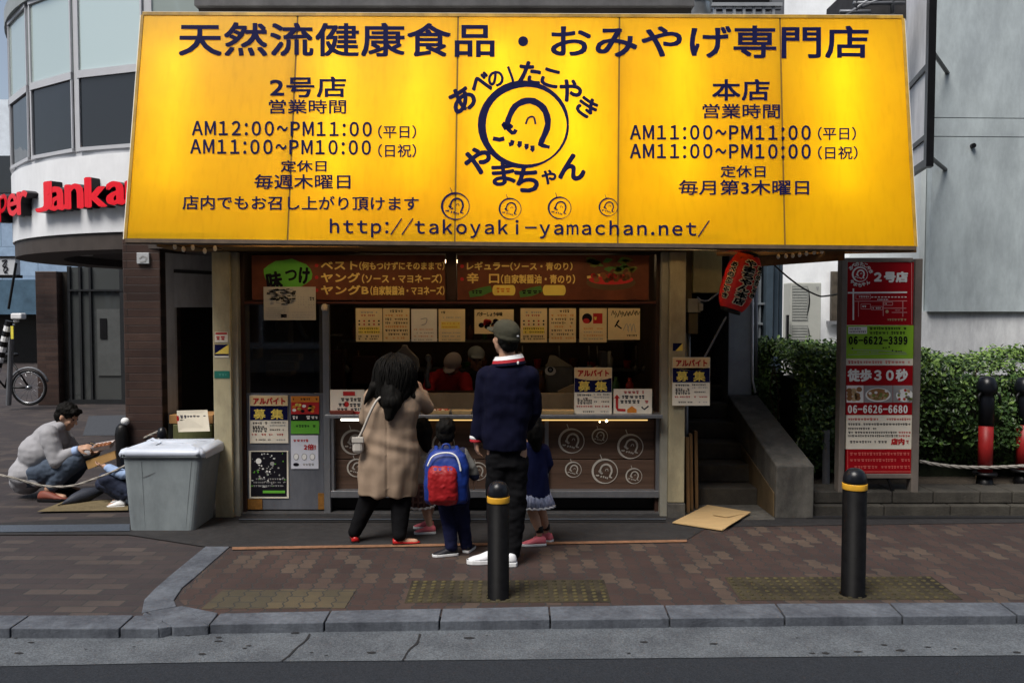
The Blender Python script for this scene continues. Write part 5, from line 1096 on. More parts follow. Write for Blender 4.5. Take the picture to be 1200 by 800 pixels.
stroke(b, f, [(993.5, 343), (1063, 342.5)], 1.8, 0); stroke(b, f, [(1000, 338), (1000, 375)], 1.8, 0)
for k in range(11): stroke(b, f, [(1021 + k * 3.9, 348), (1023.4 + k * 3.9, 348)], 1.1, 0)
for x0, y0, x1, y1 in ((1003, 345, 1020, 350.5), (1009, 356, 1020, 362), (1021, 359, 1034, 363), (1036, 354, 1046, 357.5)):
    for q in ([(x0, y0), (x1, y0)], [(x0, y1), (x1, y1)], [(x0, y0), (x0, y1)], [(x1, y0), (x1, y1)]): stroke(b, f, q, .7, 7)
    dashes(b, f, x0 + 1.5, x1 - 1.5, (y0 + y1) / 2, 2.2, 0)
for q in ([(1000, 353), (1063, 352.5)], [(1006, 353), (1006, 371)], [(1035, 353), (1035, 370)], [(1035, 361), (1062, 361)], [(1058, 353), (1058, 371)], [(1045, 366), (1063, 366)]): stroke(b, f, q, .9, 7)
dashes(b, f, 1028, 1044, 351, 1.6, 0); disc(b, f, 1039.5, 365, 2, 2, 4, 8); dashes(b, f, 1045, 1056, 363.5, 1.6, 7); dashes(b, f, 1040, 1062, 374.5, 3, 4)
rect(b, f, 994, 383, 1016, 391, 0); lines(b, g, 995.5, 1014.5, [385.3, 388.6], 2, [1]); dashes(b, f, 1019, 1062, 384.8, 3.2, 1); dashes(b, f, 1019, 1062, 390, 3.6, 1)
mono(b, '06-6622-3399', f, 994, 394.5, 1064, 403, 1, .06)
stroke(b, f, [(998, 409.5), (1030, 410.5), (1062, 413)], .7, 6); stroke(b, f, [(994, 415.5), (1036, 414.5), (1063, 415)], .6, 6); dashes(b, f, 1034, 1040, 407.5, 2.6, 1); dashes(b, f, 1049, 1058, 411.5, 2.4, 1); disc(b, f, 1042, 406.5, 1, 1, 1, 8); disc(b, f, 1046, 410.5, 1, 1, 1, 8); disc(b, f, 999, 408, 1, 1, 1, 8); dashes(b, f, 1000, 1030, 412.5, 1.4, 6)
dashes(b, f, 994, 1010, 424.2, 3.2, 2); dashes(b, f, 1012, 1066, 424.2, 3.2, 8)
text(b, '徒歩３０秒', f, 993, 432, 1064, 447, 0, .045)
# three food photos
rect(b, f, 992, 451.5, 1012, 471.5, 0); rect(b, f, 1012.6, 451.5, 1046, 471.5, 6); rect(b, f, 1046.6, 451.5, 1070, 471.5, 6)
for i in range(9): disc(b, g, 993.5 + (i % 3) * 5.5 + RN.uniform(0, 3), 457 + (i // 3) * 5 + RN.uniform(-1, 1), 3.4, 3, (3, 4, 3)[i % 3], 10)
disc(b, g, 1029, 462.5, 15, 8.2, 0, 20); disc(b, flat(BY + .015, .004), 1029, 462, 13, 7, 3, 20)
for i in range(18): disc(b, h_, 1029 + RN.uniform(-10, 10), 462 + RN.uniform(-5, 5), 2, 1.7, RN.choice((4, 4, 5, 3, 0)), 8)
disc(b, g, 1060, 463, 10, 7.5, 0, 18)
for i in range(22): disc(b, h_, 1060 + RN.uniform(-8, 8), 463 + RN.uniform(-6, 5), 1.7, 1.5, RN.choice((3, 2, 5, 6, 4)), 8)
mono(b, '06-6626-6680', f, 993, 475, 1064, 483.5, 0, .055)
lines(b, f, 994, 1067, [491, 496.8], 2.8, [2, 1], .95); dashes(b, f, 994, 1028, 502, 2.6, 1); lines(b, f, 994, 1052, [506.5, 510.5], 2.6, [1], .95); lines(b, f, 1053, 1067, [506.5, 510.5], 2.6, [2], 1); dashes(b, f, 996, 1042, 517.5, 3, 1); text(b, '店内', f, 1044, 513, 1060, 521, 2, .06); text(b, 'で', f, 1061.5, 515.5, 1065, 519.5, 2, .04)
lines(b, f, 996, 1066, [531.5, 539, 547], 3.6, [8], .95); stroke(b, f, [(994, 552.3), (1068, 552.3)], .8, 8); stroke(b, f, [(993.4, 527), (993.4, 552)], .5, 8); stroke(b, f, [(1068.4, 308), (1068.4, 380)], .6, 7)
b.build('lettering', RIK, rb, fix=False)

# ================================================================== BOLLARDS AND CHAIN POSTS
def bollard(px, yb, yt, label, r):
    p = G(px, yb); h_ = Z(yt, p.y)
    t = thing('bollard', (p.x, p.y, 0), label, 'bollard', 'black bollards along the kerb')
    b = MB(); b.lathe([(r + .012, 0), (r + .012, .006), (r, .012), (r, h_ - .135)], (p.x, p.y, 0), 28); b.build('post', M('bollard_black', (.0035, .0035, .004), .5, var=.4, scl=20, spec=.06), t, smooth=True).data.polygons.foreach_set('use_smooth', [True] * 0 or [len(q.vertices) == 4 for q in t.children[0].data.polygons])
    b = MB(); b.lathe([(r + .002, h_ - .1345), (r + .003, h_ - .130), (r + .003, h_ - .100), (r + .002, h_ - .096)], (p.x, p.y, 0), 28); b.build('reflective_band', M('band_orange', (.62, .33, .03), .4, var=.15, scl=18), t, smooth=True)
    b = MB(); b.lathe([(r, h_ - .0955)] + [(r * math.cos(rad(a)) ** .8, h_ - .08 + .08 * math.sin(rad(a))) for a in range(0, 90, 9)] + [(.004, h_)], (p.x, p.y, 0), 28); b.build('cap', M('bollard_cap', (.006, .007, .010), .3, 0, var=.2), t, smooth=True)
    return t
bollard(584, 700, 563, 'black bollard with orange band standing in front of the man in navy', .068)
bollard(999.5, 697, 548, 'black bollard with orange band standing before the red board', .073)
def rope_post(px, Y, zb_, label, yt=440, body=None, s=1.0):
    x = X(px, Y, 500); t = thing('rope_post', (x, Y, zb_), label, 'post', 'posts carrying the ropes'); zt = Z(yt, Y); o = (x, Y, 0)
    hh = zt - zb_
    b = MB(); b.lathe([(.075 * s, zb_), (.075 * s, zb_ + .02), (.062 * s, zb_ + .10 * hh)], o, 20); b.lathe([(.10 * s, zb_ + .115 * hh), (.105 * s, zb_ + .125 * hh), (.10 * s, zb_ + .14 * hh)], o, 24); b.build('base', m_black, t, smooth=True)
    b = MB(); b.lathe([(.062 * s, zb_ + .142 * hh), (.062 * s, zb_ + .56 * hh)], o, 20); b.build('lower_tube', body or M('post_red', (.24, .012, .012), .45, var=.2), t, smooth=True)
    b = MB(); b.lathe([(.066 * s, zb_ + .561 * hh), (.066 * s, zb_ + .80 * hh), (.055 * s, zb_ + .84 * hh), (.085 * s, zb_ + .855 * hh), (.09 * s, zb_ + .89 * hh), (.085 * s, zb_ + .93 * hh), (.06 * s, zb_ + .985 * hh), (.004, zt)], o, 24); b.build('cap', MC['bollard_cap'], t, smooth=True)
    b = MB(); 
    for sx in (-1, 1): b.tube([V((x + sx * .062 * s, Y - .03, zb_ + .86 * hh)), V((x + sx * .10 * s, Y - .04, zb_ + .82 * hh)), V((x + sx * .09 * s, Y - .04, zb_ + .76 * hh))], .012, 6)
    b.build('rope_hook', m_black, t, smooth=True); return t
rope_post(1155.5, 7.75, .17, 'red and black rope post whole in view before hedge')
rope_post(1200, 7.9, .17, 'red and black rope post cut by the photo edge', 441)
rope_post(190, 7.75, .0, 'dark post behind the bin by brown pillar', 500, m_steel, .5)
def twisted(pts, r, name, label, grp):
    cp = curve_pts([tuple(p) for p in pts], 16); b = MB(); cp = [V(p) for p in cp]
    for ph in (0, 2.1, 4.2):
        q = []; s_ = 0
        for i, p in enumerate(cp):
            if i: s_ += (cp[i] - cp[i - 1]).length
            a = s_ / .045 + ph; q.append(p + V((0, math.cos(a), math.sin(a))) * r * .6)
        b.tube(q, r * .62, 6)
    return b.build(name, M('rope_pale', (.30, .28, .25), .8, var=.2, scl=30), label=label, cat='rope', group=grp, smooth=True)
twisted([P(1078, 540, 7.6), P(1095, 543.5, 7.62), P(1120, 546.5, 7.65), P(1148, 547.5, 7.68), P(1175, 547, 7.7), P(1215, 545, 7.75)], .014, 'rope', 'white twisted rope between red board and red posts', 'ropes')
twisted([P(-60, 545, 7.3), P(8, 558, 7.35), P(30, 564, 7.4), P(55, 569.5, 7.45), P(84, 569, 7.5), P(110, 561, 7.55), P(135, 551, 7.6), P(160, 537, 7.65), P(188, 512, 7.72)], .009, 'rope', 'grey twisted rope sagging before the squatting man', 'ropes')
twisted([P(112, 546, 8.5), P(140, 528, 8.3), P(160, 517, 8.05), P(186, 505, 7.8)], .010, 'rope', 'dull rope running behind bin to the dark post', 'ropes')
# black bottle shaped handle with pale knob behind the bin
b = MB(); o = (X(142, 7.9), 7.9, 0); zt = Z(489, 7.9)
b.lathe([(.05, 0), (.05, .3), (.06, zt - .24), (.064, zt - .16), (.052, zt - .09), (.03, zt - .06)], o, 18, 0); kp = b.build('black_post', m_black, label='black post with small pale knob between squatting man and bin', cat='post', smooth=True)
b = MB(); b.ell((o[0] + .03, 7.9, zt - .036), (.038, .038, .036), 0, 10); b.build('knob', m_white, kp, smooth=True)

# ================================================================== LITTER BIN
bp = G(195, 621); bn = thing('waste_bin', (X(195, 6.95), 7.05, 0), 'large pale grey waste bin with bag folded over its rim', 'bin')
bnm = M('bin_grey', (.24, .275, .288), .5, var=.08, scl=5, grime=.28, bump=.08, bs=40)
by0, by1 = 6.87, 7.35
bx0, bx1 = X(151, 6.87, 600), X(227, 6.87, 600); tx0, tx1 = X(142, 6.83, 540), X(236, 6.83, 540); bz = Z(531, 6.84)
def rrect(x0, x1, y0, y1, z, r=.045, k=4):
    out = []
    for cx, cy, a0 in ((x1 - r, y0 + r, -90), (x1 - r, y1 - r, 0), (x0 + r, y1 - r, 90), (x0 + r, y0 + r, 180)):
        for i in range(k + 1): a = rad(a0 + 90 * i / k); out.append(V((cx + r * math.cos(a), cy + r * math.sin(a), z)))
    return out
def loft(b, rings, m=0, cap0=True, cap1=True):
    n = len(rings[0]); vs = [p for q in rings for p in q]
    fs = [(i * n + k, i * n + (k + 1) % n, (i + 1) * n + (k + 1) % n, (i + 1) * n + k) for i in range(len(rings) - 1) for k in range(n)]
    if cap0: fs.append(tuple(range(n))[::-1])
    if cap1: fs.append(tuple(range((len(rings) - 1) * n, len(rings) * n)))
    b.add(vs, fs, m)
b = MB(); loft(b, [rrect(lerpf(bx0, tx0, t), lerpf(bx1, tx1, t), by0 - .035 * t, by1 + .035 * t, bz * t) for t in (0, .02, .5, .90, .95, 1)]); 
# moulded ribs on the front
for t0 in (.24, .90):
    pass
b.build('body', bnm, bn, bev=.008)
b = MB(); xq0, xq1 = lerpf(bx0, bx1, .235), lerpf(bx0, bx1, .255)
for q in (.235, .86): b.hexa([(lerpf(bx0, bx1, q), by0 - .003, .03), (lerpf(bx0, bx1, q) + .008, by0 - .003, .03), (lerpf(bx0, bx1, q) + .008, by0 + .02, .03), (lerpf(bx0, bx1, q), by0 + .02, .03), (lerpf(tx0, tx1, q), by0 - .035, bz * .9), (lerpf(tx0, tx1, q) + .008, by0 - .035, bz * .9), (lerpf(tx0, tx1, q) + .008, by0, bz * .9), (lerpf(tx0, tx1, q), by0, bz * .9)])
b.build('moulded_rib', bnm, bn)
b = MB(); e = .018; loft(b, [rrect(tx0 - e, tx1 + e, by0 - .035 - e, by1 + .035 + e, z_, .06) for z_ in (bz - .035, bz + .012)]); b.build('rim', bnm, bn, bev=.008)
b = MB(); f = flat(6.845, .01); stroke(b, lambda x, y: P(x, y, 6.855) + V((0, -.012, 0)), [(168, 559), (175, 556.5), (183, 553)], [.6, 1.2, .8], 0); b.build('scuff_mark', M('scuff', (.12, .13, .14), .6), bn, fix=False)
# crumpled plastic bag over the rim
b = MB(); rr_ = random.Random(3); rings = []
for t, ex, dz in ((0, .022, -.03), (1, .026, -.005), (2, .016, .022), (3, -.02, .035), (4, -.08, .026), (5, -.13, .04), (6, -.19, .03), (7, -.23, .038)):
    q = rrect(tx0 - ex, tx1 + ex, by0 - .035 - ex, by1 + .035 + ex, bz + dz, max(.03, .07 - .01 * t), 9)
    rings.append([p + V((rr_.gauss(0, .004), rr_.gauss(0, .004), rr_.gauss(0, .0045) + .006 * math.sin(i * .9 + t * 1.7) + (.018 * math.sin(i * .35 + 1) if t == 0 else 0))) for i, p in enumerate(q)])
loft(b, rings, 0, False, True); bo = b.build('plastic_bag', M('bag_white', (.50, .55, .64), .35, var=.05), bn, smooth=True)

# ================================================================== PEOPLE
from mathutils import noise as NZ
skin = M('skin', (.42, .25, .17), .5, var=.08, scl=12)
hairm = M('hair_black', (.005, .0045, .004), .7, var=.5, scl=40, stretch=(6, 6, 1), spec=.10)
class Blob:
    """closed shapes that overlap, fused into one continuous skin"""
    def __init__(s): s.b = MB()
    def cap(s, p0, r0, p1, r1, n=14):
        p0, p1 = V(p0), V(p1); d = p1 - p0
        if d.length < 1e-4: d = V((0, 0, 1e-3))
        q = V((0, 0, 1)).rotation_difference(d).to_matrix(); L = d.length
        prof = [(r0 * math.cos(rad(a)) + 1e-4, r0 * math.sin(rad(a))) for a in range(-90, 1, 18)] + [(r1 * math.cos(rad(a)) + 1e-4, L + r1 * math.sin(rad(a))) for a in range(0, 91, 18)]
        s.b.lathe(prof, p0, n, 0, q)
    def limb(s, pts, rr):
        for i in range(len(pts) - 1): s.cap(pts[i], rr[i], pts[i + 1], rr[i + 1])
    def ell(s, c, r, M3=None): s.b.ell(c, r, 0, 10, M3)
    def rings(s, rg, n=24, p=2.3):
        """rg: (centre, half width vector, half depth vector)"""
        out = []
        for c, wv, dv in rg:
            q = []
            for k in range(n):
                a = 2 * math.pi * k / n; ca, sa = math.cos(a), math.sin(a)
                q.append(V(c) + V(wv) * (abs(ca) ** (2 / p) * (1 if ca > 0 else -1)) + V(dv) * (abs(sa) ** (2 / p) * (1 if sa > 0 else -1)))
            out.append(q)
        loft(s.b, out)
    def pxrings(s, rows, Y):
        """rows: (y, x0, x1, depth, dY)"""
        rg = []
        for r in rows:
            y, x0, x1, dp = r[:4]; Yc = Y + (r[4] if len(r) > 4 else 0)
            a, c = P(x0, y, Yc), P(x1, y + (r[5] if len(r) > 5 else 0), Yc); rg.append(((a + c) / 2, (c - a) / 2, V((0, dp, 0))))
        s.rings(rg)
    def done(s, name, mats, parent, voxel=.009, smooth=5, folds=None, colour=None, **kw):
        base = wbase(parent) if parent is not None else kw.pop('base')
        me = bpy.data.meshes.new('tmp'); me.from_pydata([p - base for p in s.b.v], [], s.b.f)
        bm = bmesh.new(); bm.from_mesh(me); bmesh.ops.recalc_face_normals(bm, faces=bm.faces); bm.to_mesh(me); bm.free()
        o = bpy.data.objects.new('tmp', me); col.objects.link(o)
        r = o.modifiers.new('r', 'REMESH'); r.mode = 'VOXEL'; r.voxel_size = voxel
        m = o.modifiers.new('s', 'SMOOTH'); m.iterations = smooth; m.factor = .5
        me2 = bpy.data.meshes.new_from_object(o.evaluated_get(bpy.context.evaluated_depsgraph_get())); bpy.data.objects.remove(o); bpy.data.meshes.remove(me)
        if folds:
            nn = [v.normal.copy() for v in me2.vertices]
            for v, n in zip(me2.vertices, nn): v.co += n * folds(v.co + base, n)
        me2.materials.clear()
        mats = mats if isinstance(mats, (list, tuple)) else [mats]
        for q in mats: me2.materials.append(q)
        if colour:
            for f in me2.polygons: f.material_index = colour(f.center + base)
        me2.polygons.foreach_set('use_smooth', [True] * len(me2.polygons)); me2.name = name
        return link(me2, name, parent, base, kw.get('label'), kw.get('cat'), kw.get('group'))
def fold(amp, fx=9, fz=5, seed=0):
    def f(p, n): return amp * (NZ.noise(V((p.x * fx + seed, p.y * fx, p.z * fz))) + .55 * NZ.noise(V((p.x * fx * 2.3, p.y * fx * 2.3 + seed, p.z * fz * 2.6)))) 
    return f
def headframe(look, up=(0, 0, 1)):
    f = V(look).normalized(); r = f.cross(V(up)).normalized(); u = r.cross(f); return Matrix((r, f, u)).transposed()
def head_prims(bl, c, HM, k):
    c = V(c); T = lambda x, y, z: c + HM @ V((x * k, y * k, z * k))
    E = lambda x, y, z, a, b_, d: bl.ell(T(x, y, z), (a * k, b_ * k, d * k), HM)
    E(0, -.005, .03, .074, .093, .088); E(0, .025, -.045, .056, .064, .072); E(0, .056, -.100, .026, .026, .02)
    bl.cap(T(0, .090, .012), .009 * k, T(0, .110, -.022), .014 * k); E(-.0, .078, .030, .046, .018, .010); E(0, .086, -.062, .024, .012, .011)
    for sx in (-1, 1): E(sx * .076, -.008, -.006, .010, .020, .032); E(sx * .035, .062, -.028, .022, .024, .024)
def eyes(parent, c, HM, k):
    b = MB(); c = V(c)
    for sx in (-1, 1): b.ell(c + HM @ V((sx * .031 * k, .086 * k, .010 * k)), (.013 * k, .007 * k, .006 * k), 0, 6, HM)
    b.build('eyes', m_ink, parent, smooth=True)
def hand(bl, w_, d, pn, s, curl=.6, side=1):
    """palm and five fingers: w_ wrist, d pointing along the hand, pn out of the palm"""
    w_, d, pn = V(w_), V(d).normalized(), V(pn); pn = (pn - d * pn.dot(d)).normalized(); sd = d.cross(pn) * side
    bl.cap(w_ , .024 * s, w_ + d * .03 * s, .026 * s)
    for o in (-.027, -.009, .009, .027): bl.cap(w_ + d * .015 * s + sd * o * .7 * s, .015 * s, w_ + d * .085 * s + sd * o * s, .0125 * s)
    for o, L in ((-.029, .062), (-.010, .078), (.010, .074), (.029, .056)):
        p = w_ + d * .088 * s + sd * o * 1.1 * s; q = p + (d * math.cos(curl * .7) + pn * math.sin(curl * .7)) * L * .5 * s; e = q + (d * math.cos(curl * 1.7) + pn * math.sin(curl * 1.7)) * L * .5 * s
        bl.cap(p, .0098 * s, q, .009 * s); bl.cap(q, .009 * s, e, .0075 * s)
    p = w_ + d * .025 * s - sd * .028 * s; q = p + (d * .6 - sd * .55 + pn * .45) * .045 * s; e = q + (d * .85 - sd * .05 + pn * .5) * .035 * s
    bl.cap(p, .014 * s, q, .0115 * s); bl.cap(q, .0115 * s, e, .009 * s)
def foot_prims(bl, ank, toe, s):
    ank, toe = V(ank), V(toe); bl.cap(ank, .036 * s, V((ank.x, ank.y, ank.z - .045 * s)), .036 * s); bl.cap((ank.x, ank.y, .035 * s), .034 * s, (toe.x, toe.y, .025 * s), .028 * s)
def shoe(parent, heel, toe, wd, ht, mu, ms, low=False, st=.022, z0=.006):
    heel, toe = V((heel[0], heel[1], z0)), V((toe[0], toe[1], z0)); d = (toe - heel); L = d.length; d.normalize(); n = V((-d.y, d.x, 0))
    prof = [(0, .55, .75), (.06, .78, .92), (.25, .86, 1), (.45, .9, .86 if not low else .5), (.65, 1., .62 if not low else .42), (.85, .92, .46 if not low else .36), (.96, .6, .32), (1.0, .3, .2)]
    if low: prof = [(t, w_, h_ if t > .3 else .8) for t, w_, h_ in prof]
    b = MB(); rg = []
    for t, w_, h_ in prof:
        q = []
        for k in range(13): a = math.pi * k / 12; q.append(heel + d * L * t + n * math.cos(a) * wd * w_ * .5 * (1 if k in (0, 12) else .96) + V((0, 0, st + math.sin(a) ** .75 * (ht * h_ - st))))
        rg.append(q)
    loft(b, rg); so_ = b.build('shoe', mu, parent, smooth=True)
    b = MB(); rg = []
    for t, w_, h_ in prof:
        c = heel + d * (L * (t * 1.03 - .015)); w2 = wd * w_ * .53; rg.append([c + n * w2, c - n * w2, c - n * w2 * 1.02 + V((0, 0, st)), c + n * w2 * 1.02 + V((0, 0, st))])
    loft(b, rg); b.build('sole', ms, so_, bev=.004); return so_
def J(x, y, Y): return P(x, y, Y)

# ---- woman in beige coat
wo = thing('person', (X(452, 6.55), 6.55, 0), 'woman with long dark hair, beige coat, black trousers and red flat shoes at the counter', 'person', 'people in front of the stall')
WY = 6.55; hM = headframe((.25, 1, .05)); hc = J(463, 434, WY + .02)
bl = Blob(); head_prims(bl, hc, hM, .92); bl.cap(J(462, 446, WY), .048, J(459, 462, WY), .055)
bl.pxrings([(460, 438, 482, .08), (478, 432, 488, .10), (505, 434, 482, .09), (540, 430, 482, .11)], WY)
sL, sR = J(436, 464, WY), J(484, 464, WY); eL, eR = J(430, 490, WY + .10), J(499, 477, WY + .10); wL, wR = J(441, 472, WY + .28), J(494, 460, WY + .16)
bl.limb([sL, eL, wL], [.045, .036, .026]); bl.limb([sR, eR, wR], [.045, .036, .026])
hand(bl, wL, (.2, .6, .6), (.6, .2, .1), .85, .7, -1); hand(bl, wR, (-.25, .35, 1), (-.8, .3, .2), .85, .9, 1)
aL, aR = J(416, 624, WY + .0), J(468, 628, WY - .08)
for h_, k_, a_ in ((J(440, 548, WY), J(428, 588, WY + .02), aL), (J(470, 548, WY), J(469, 590, WY - .02), aR)): bl.limb([h_, k_, a_], [.08, .055, .036])
tL, tR = (aL.x - .03, aL.y + .13, 0), (aR.x + .12, aR.y + .02, 0)
foot_prims(bl, aL, tL, .85); foot_prims(bl, aR, tR, .85)
bl.done('body', skin, wo, .0075); eyes(wo, hc, hM, .92)
coat = M('coat_beige', (.26, .19, .135), .85, var=.07, scl=5, bump=.12, bs=220)
bl = Blob(); bl.pxrings([(453, 450, 470, .06), (458, 437, 484, .09), (466, 429, 491, .115), (480, 426, 492, .135, -.01), (500, 427, 488, .135), (520, 425, 490, .15), (545, 421, 491, .16), (565, 420, 489, .155), (577, 420, 487, .15, 0, 4)], WY)
bl.limb([J(437, 466, WY), J(430, 491, WY + .10), J(439, 474, WY + .25)], [.072, .062, .05]); bl.limb([J(484, 465, WY), J(500, 477, WY + .10), J(496, 463, WY + .15)], [.074, .060, .046])
def cf(p, n):
    a = fold(.012, 7, 4, 3)(p, n); zc = p.z - Z(520, 6.5)
    low = max(0, min(1, (Z(505, WY) - p.z) / .45))
    return a + .006 * math.sin(p.x * 16 + p.z * 52) * math.exp(-(zc / .09) ** 2) * (1 if p.y < WY else .3) + .010 * low * math.sin(p.x * 42 + 2 * NZ.noise(p * 3)) - (.006 if abs(p.x - X(456, WY)) < .006 and p.y < WY and p.z < Z(470, WY) else 0)
bl.done('coat', coat, wo, .009, 4, cf)
bl = Blob(); blk = M('trousers_black', (.005, .005, .006), .9, var=.2, spec=.1)
bl.limb([J(444, 560, WY), J(430, 590, WY + .02), J(416, 622, WY)], [.105, .078, .055]); bl.limb([J(469, 560, WY), J(469, 592, WY - .02), J(468, 626, WY - .08)], [.105, .08, .056])
bl.done('trousers', blk, wo, .01, 4, fold(.006, 8, 8))
bl = Blob(); T = lambda x, y, z: hc + hM @ V((x, y, z))
bl.ell(T(0, -.03, .035), (.108, .108, .102), hM); bl.ell(T(0, -.065, -.05), (.110, .072, .12), hM); bl.limb([T(0, -.09, -.10), J(459, 470, WY - .14), J(456, 488, WY - .16)], [.105, .082, .034]); bl.limb([T(.075, .0, -.02), J(483, 452, WY + .02), J(485, 464, WY - .06)], [.06, .055, .022]); bl.limb([T(-.09, -.03, -.03), J(439, 454, WY - .08), J(430, 466, WY - .09), J(427, 474, WY - .08)], [.055, .045, .022, .008])
bl.done('hair', hairm, wo, .007, 2, lambda p, n: .007 * NZ.noise(V((p.x * 34, p.y * 34, p.z * 5))) + .004 * NZ.noise(V((p.x * 80, p.y * 80, p.z * 9))))
# loose strands over the hair mass
b = MB(); hr2 = random.Random(4); env = [(413, 4), (417, 13), (424, 21), (434, 24), (446, 25), (458, 23.5), (468, 18), (478, 11), (490, 5)]
def erad(y):
    for (ya, ra), (yb2, rb2) in zip(env, env[1:]):
        if y <= yb2: return ra + (rb2 - ra) * (y - ya) / (yb2 - ya)
    return 4
for i in range(420):
    ph = hr2.uniform(-200, 20) if hr2.random() < .85 else hr2.uniform(0, 360); ye = hr2.uniform(446, 480) if hr2.random() < .75 else hr2.uniform(474, 490); y0 = hr2.uniform(413, 432); pts = []; wob = hr2.uniform(-6, 6); rs2 = hr2.uniform(.90, 1.06)
    for k in range(9):
        y = y0 + (ye - y0) * k / 8; r_ = erad(y) * rs2 * .0066; cxp = 463 - max(0, y - 440) * .14
        a_ = rad(ph + wob * k / 3 + hr2.uniform(-2, 2)); pts.append(P(cxp, y, WY - .02 - max(0, y - 455) * .003) + V((r_ * math.cos(a_), r_ * .86 * math.sin(a_), 0)))
    b.tube(pts, [.0055] * 6 + [.0045, .003, .0012], 4)
b.build('hair_strands', hairm, wo, smooth=True)
redsh = M('shoe_red', (.36, .012, .012), .25, var=.1)
shoe(wo, (aL.x + .012, aL.y - .05), (aL.x - .035, aL.y + .16), .075, .06, redsh, m_black, True, .012); shoe(wo, (aR.x - .05, aR.y - .01), (aR.x + .155, aR.y + .03), .075, .06, redsh, m_black, True, .012)
b = MB(); b.hexa([J(482, 450, WY + .2), J(488, 450, WY + .22), J(488, 450, WY + .23), J(482, 450, WY + .21), J(482, 458, WY + .2), J(488, 458, WY + .22), J(488, 458, WY + .23), J(482, 458, WY + .21)]); b.build('phone', m_whiteink, label='small pale phone held by the woman in beige', cat='phone', bev=.003)
bag = thing('shoulder_bag', J(417, 522, WY - .12), 'small pale shoulder bag with thin strap on the woman in beige', 'bag')
b = MB(); b.pbox(412.5, 513, 425, 531, WY - .16, .08); b.build('pouch', M('bag_cream', (.42, .39, .35), .5, var=.05), bag, bev=.02)
b = MB(); b.pbox(412, 512, 426, 519, WY - .165, .012); b.build('flap', MC['bag_cream'], bag, bev=.006)
b = MB(); sp_ = [J(456, 462, WY + .0), J(450, 463, WY - .13), J(441, 470, WY - .155), J(433, 485, WY - .165), J(426, 502, WY - .155), J(420, 514, WY - .14)]; b.tube(curve_pts([tuple(p) for p in sp_], 5), .010, 6); b.build('strap', MC['bag_cream'], bag, smooth=True)

# ---- man in navy with olive cap
ma_ = thing('person', (X(592, 6.02), 6.02, 0), 'man in navy sweater, olive cap, black trousers and white trainers at the counter', 'person', 'people in front of the stall')
MY = 6.02; hM = headframe((-.62, .8, .12)); hc = J(592, 396, MY)
bl = Blob(); head_prims(bl, hc, hM, 1.0); bl.cap(J(594, 405, MY), .055, J(595, 428, MY), .062)
bl.pxrings([(430, 575, 618, .09), (455, 569, 621, .12), (490, 572, 616, .11), (525, 578, 610, .095)], MY)
bl.limb([J(570, 440, MY), J(563, 480, MY + .02), J(558, 512, MY + .02)], [.05, .042, .03]); bl.limb([J(620, 440, MY), J(625, 480, MY + .05), J(618, 500, MY + .22)], [.05, .042, .03])
hand(bl, J(558, 513, MY + .02), (.05, .1, -1), (.9, .3, 0), .98, .5, 1); hand(bl, J(618, 500, MY + .22), (-.4, .9, .1), (-.6, -.2, .6), .98, .6, -1)
aL, aR = J(583, 646, MY + .0), J(599, 650, MY - .05)
for h_, k_, a_ in ((J(583, 528, MY), J(582, 590, MY + .02), aL), (J(605, 528, MY), J(603, 590, MY), aR)): bl.limb([h_, k_, a_], [.078, .06, .042])
foot_prims(bl, aL, (aL.x - .14, aL.y + .02, 0), 1); foot_prims(bl, aR, (aR.x - .01, aR.y + .15, 0), 1)
bl.done('body', skin, ma_, .0085); eyes(ma_, hc, hM, 1.)
navy = M('knit_navy', (.0025, .003, .014), .9, var=.15, scl=8, bump=.2, bs=160, spec=.12)
bl = Blob(); bl.pxrings([(424, 582, 610, .07), (431, 570, 621, .10), (440, 564, 627, .125), (460, 565, 625, .14, -.005), (490, 566, 621, .13), (512, 565, 618, .14), (526, 566, 618, .14)], MY)
bl.limb([J(570, 440, MY), J(563, 480, MY + .02), J(559, 511, MY + .02)], [.07, .058, .046]); bl.limb([J(620, 440, MY), J(625, 480, MY + .05), J(619, 498, MY + .20)], [.07, .058, .046])
bl.done('sweater', navy, ma_, .009, 4, lambda p, n: fold(.013, 8, 6, 9)(p, n) + .006 * math.sin(p.z * 46 + p.x * 18 + 4 * NZ.noise(p * 4)) * max(0, NZ.noise(p * 4 + V((3, 1, 2)))))
b = MB(); n_ = 30
def collar(z0, z1, r0, r1, m):
    vs = []
    cc = J(596, 419, MY)
    for zz_, r_ in ((z0, r0), (z1, r1)):
        for k in range(n_): a = 2 * math.pi * k / n_; vs.append(V((cc.x + r_ * 1.12 * math.cos(a), cc.y + r_ * math.sin(a), cc.z + zz_ + .012 * math.cos(a) - .0 * math.sin(a))))
    b.add(vs, [(k, (k + 1) % n_, n_ + (k + 1) % n_, n_ + k) for k in range(n_)], m)
collar(-.030, -.008, .104, .098, 1); collar(-.0085, .018, .0985, .084, 0); collar(.018, -.03, .0835, .07, 0); collar(-.048, -.030, .112, .104, 2)
b.build('collar', [m_white, M('collar_red', (.38, .02, .03), .7), navy], ma_, smooth=True, fix=False)
b = MB(); b.ell(J(607, 425, MY - .115), (.008, .004, .012), 0, 6); b.build('emblem', m_whiteink, ma_)
b = MB(); cw = J(558, 512, MY + .02); b.lathe([(.044, -.012), (.047, -.006), (.047, .006), (.044, .012)], cw, 16); b.build('cuff', m_white, ma_, smooth=True)
b = MB(); b.lathe([(.042, -.034), (.046, -.03), (.046, -.016), (.042, -.0125)], cw, 16); b.build('cuff', MC['collar_red'], ma_, smooth=True)
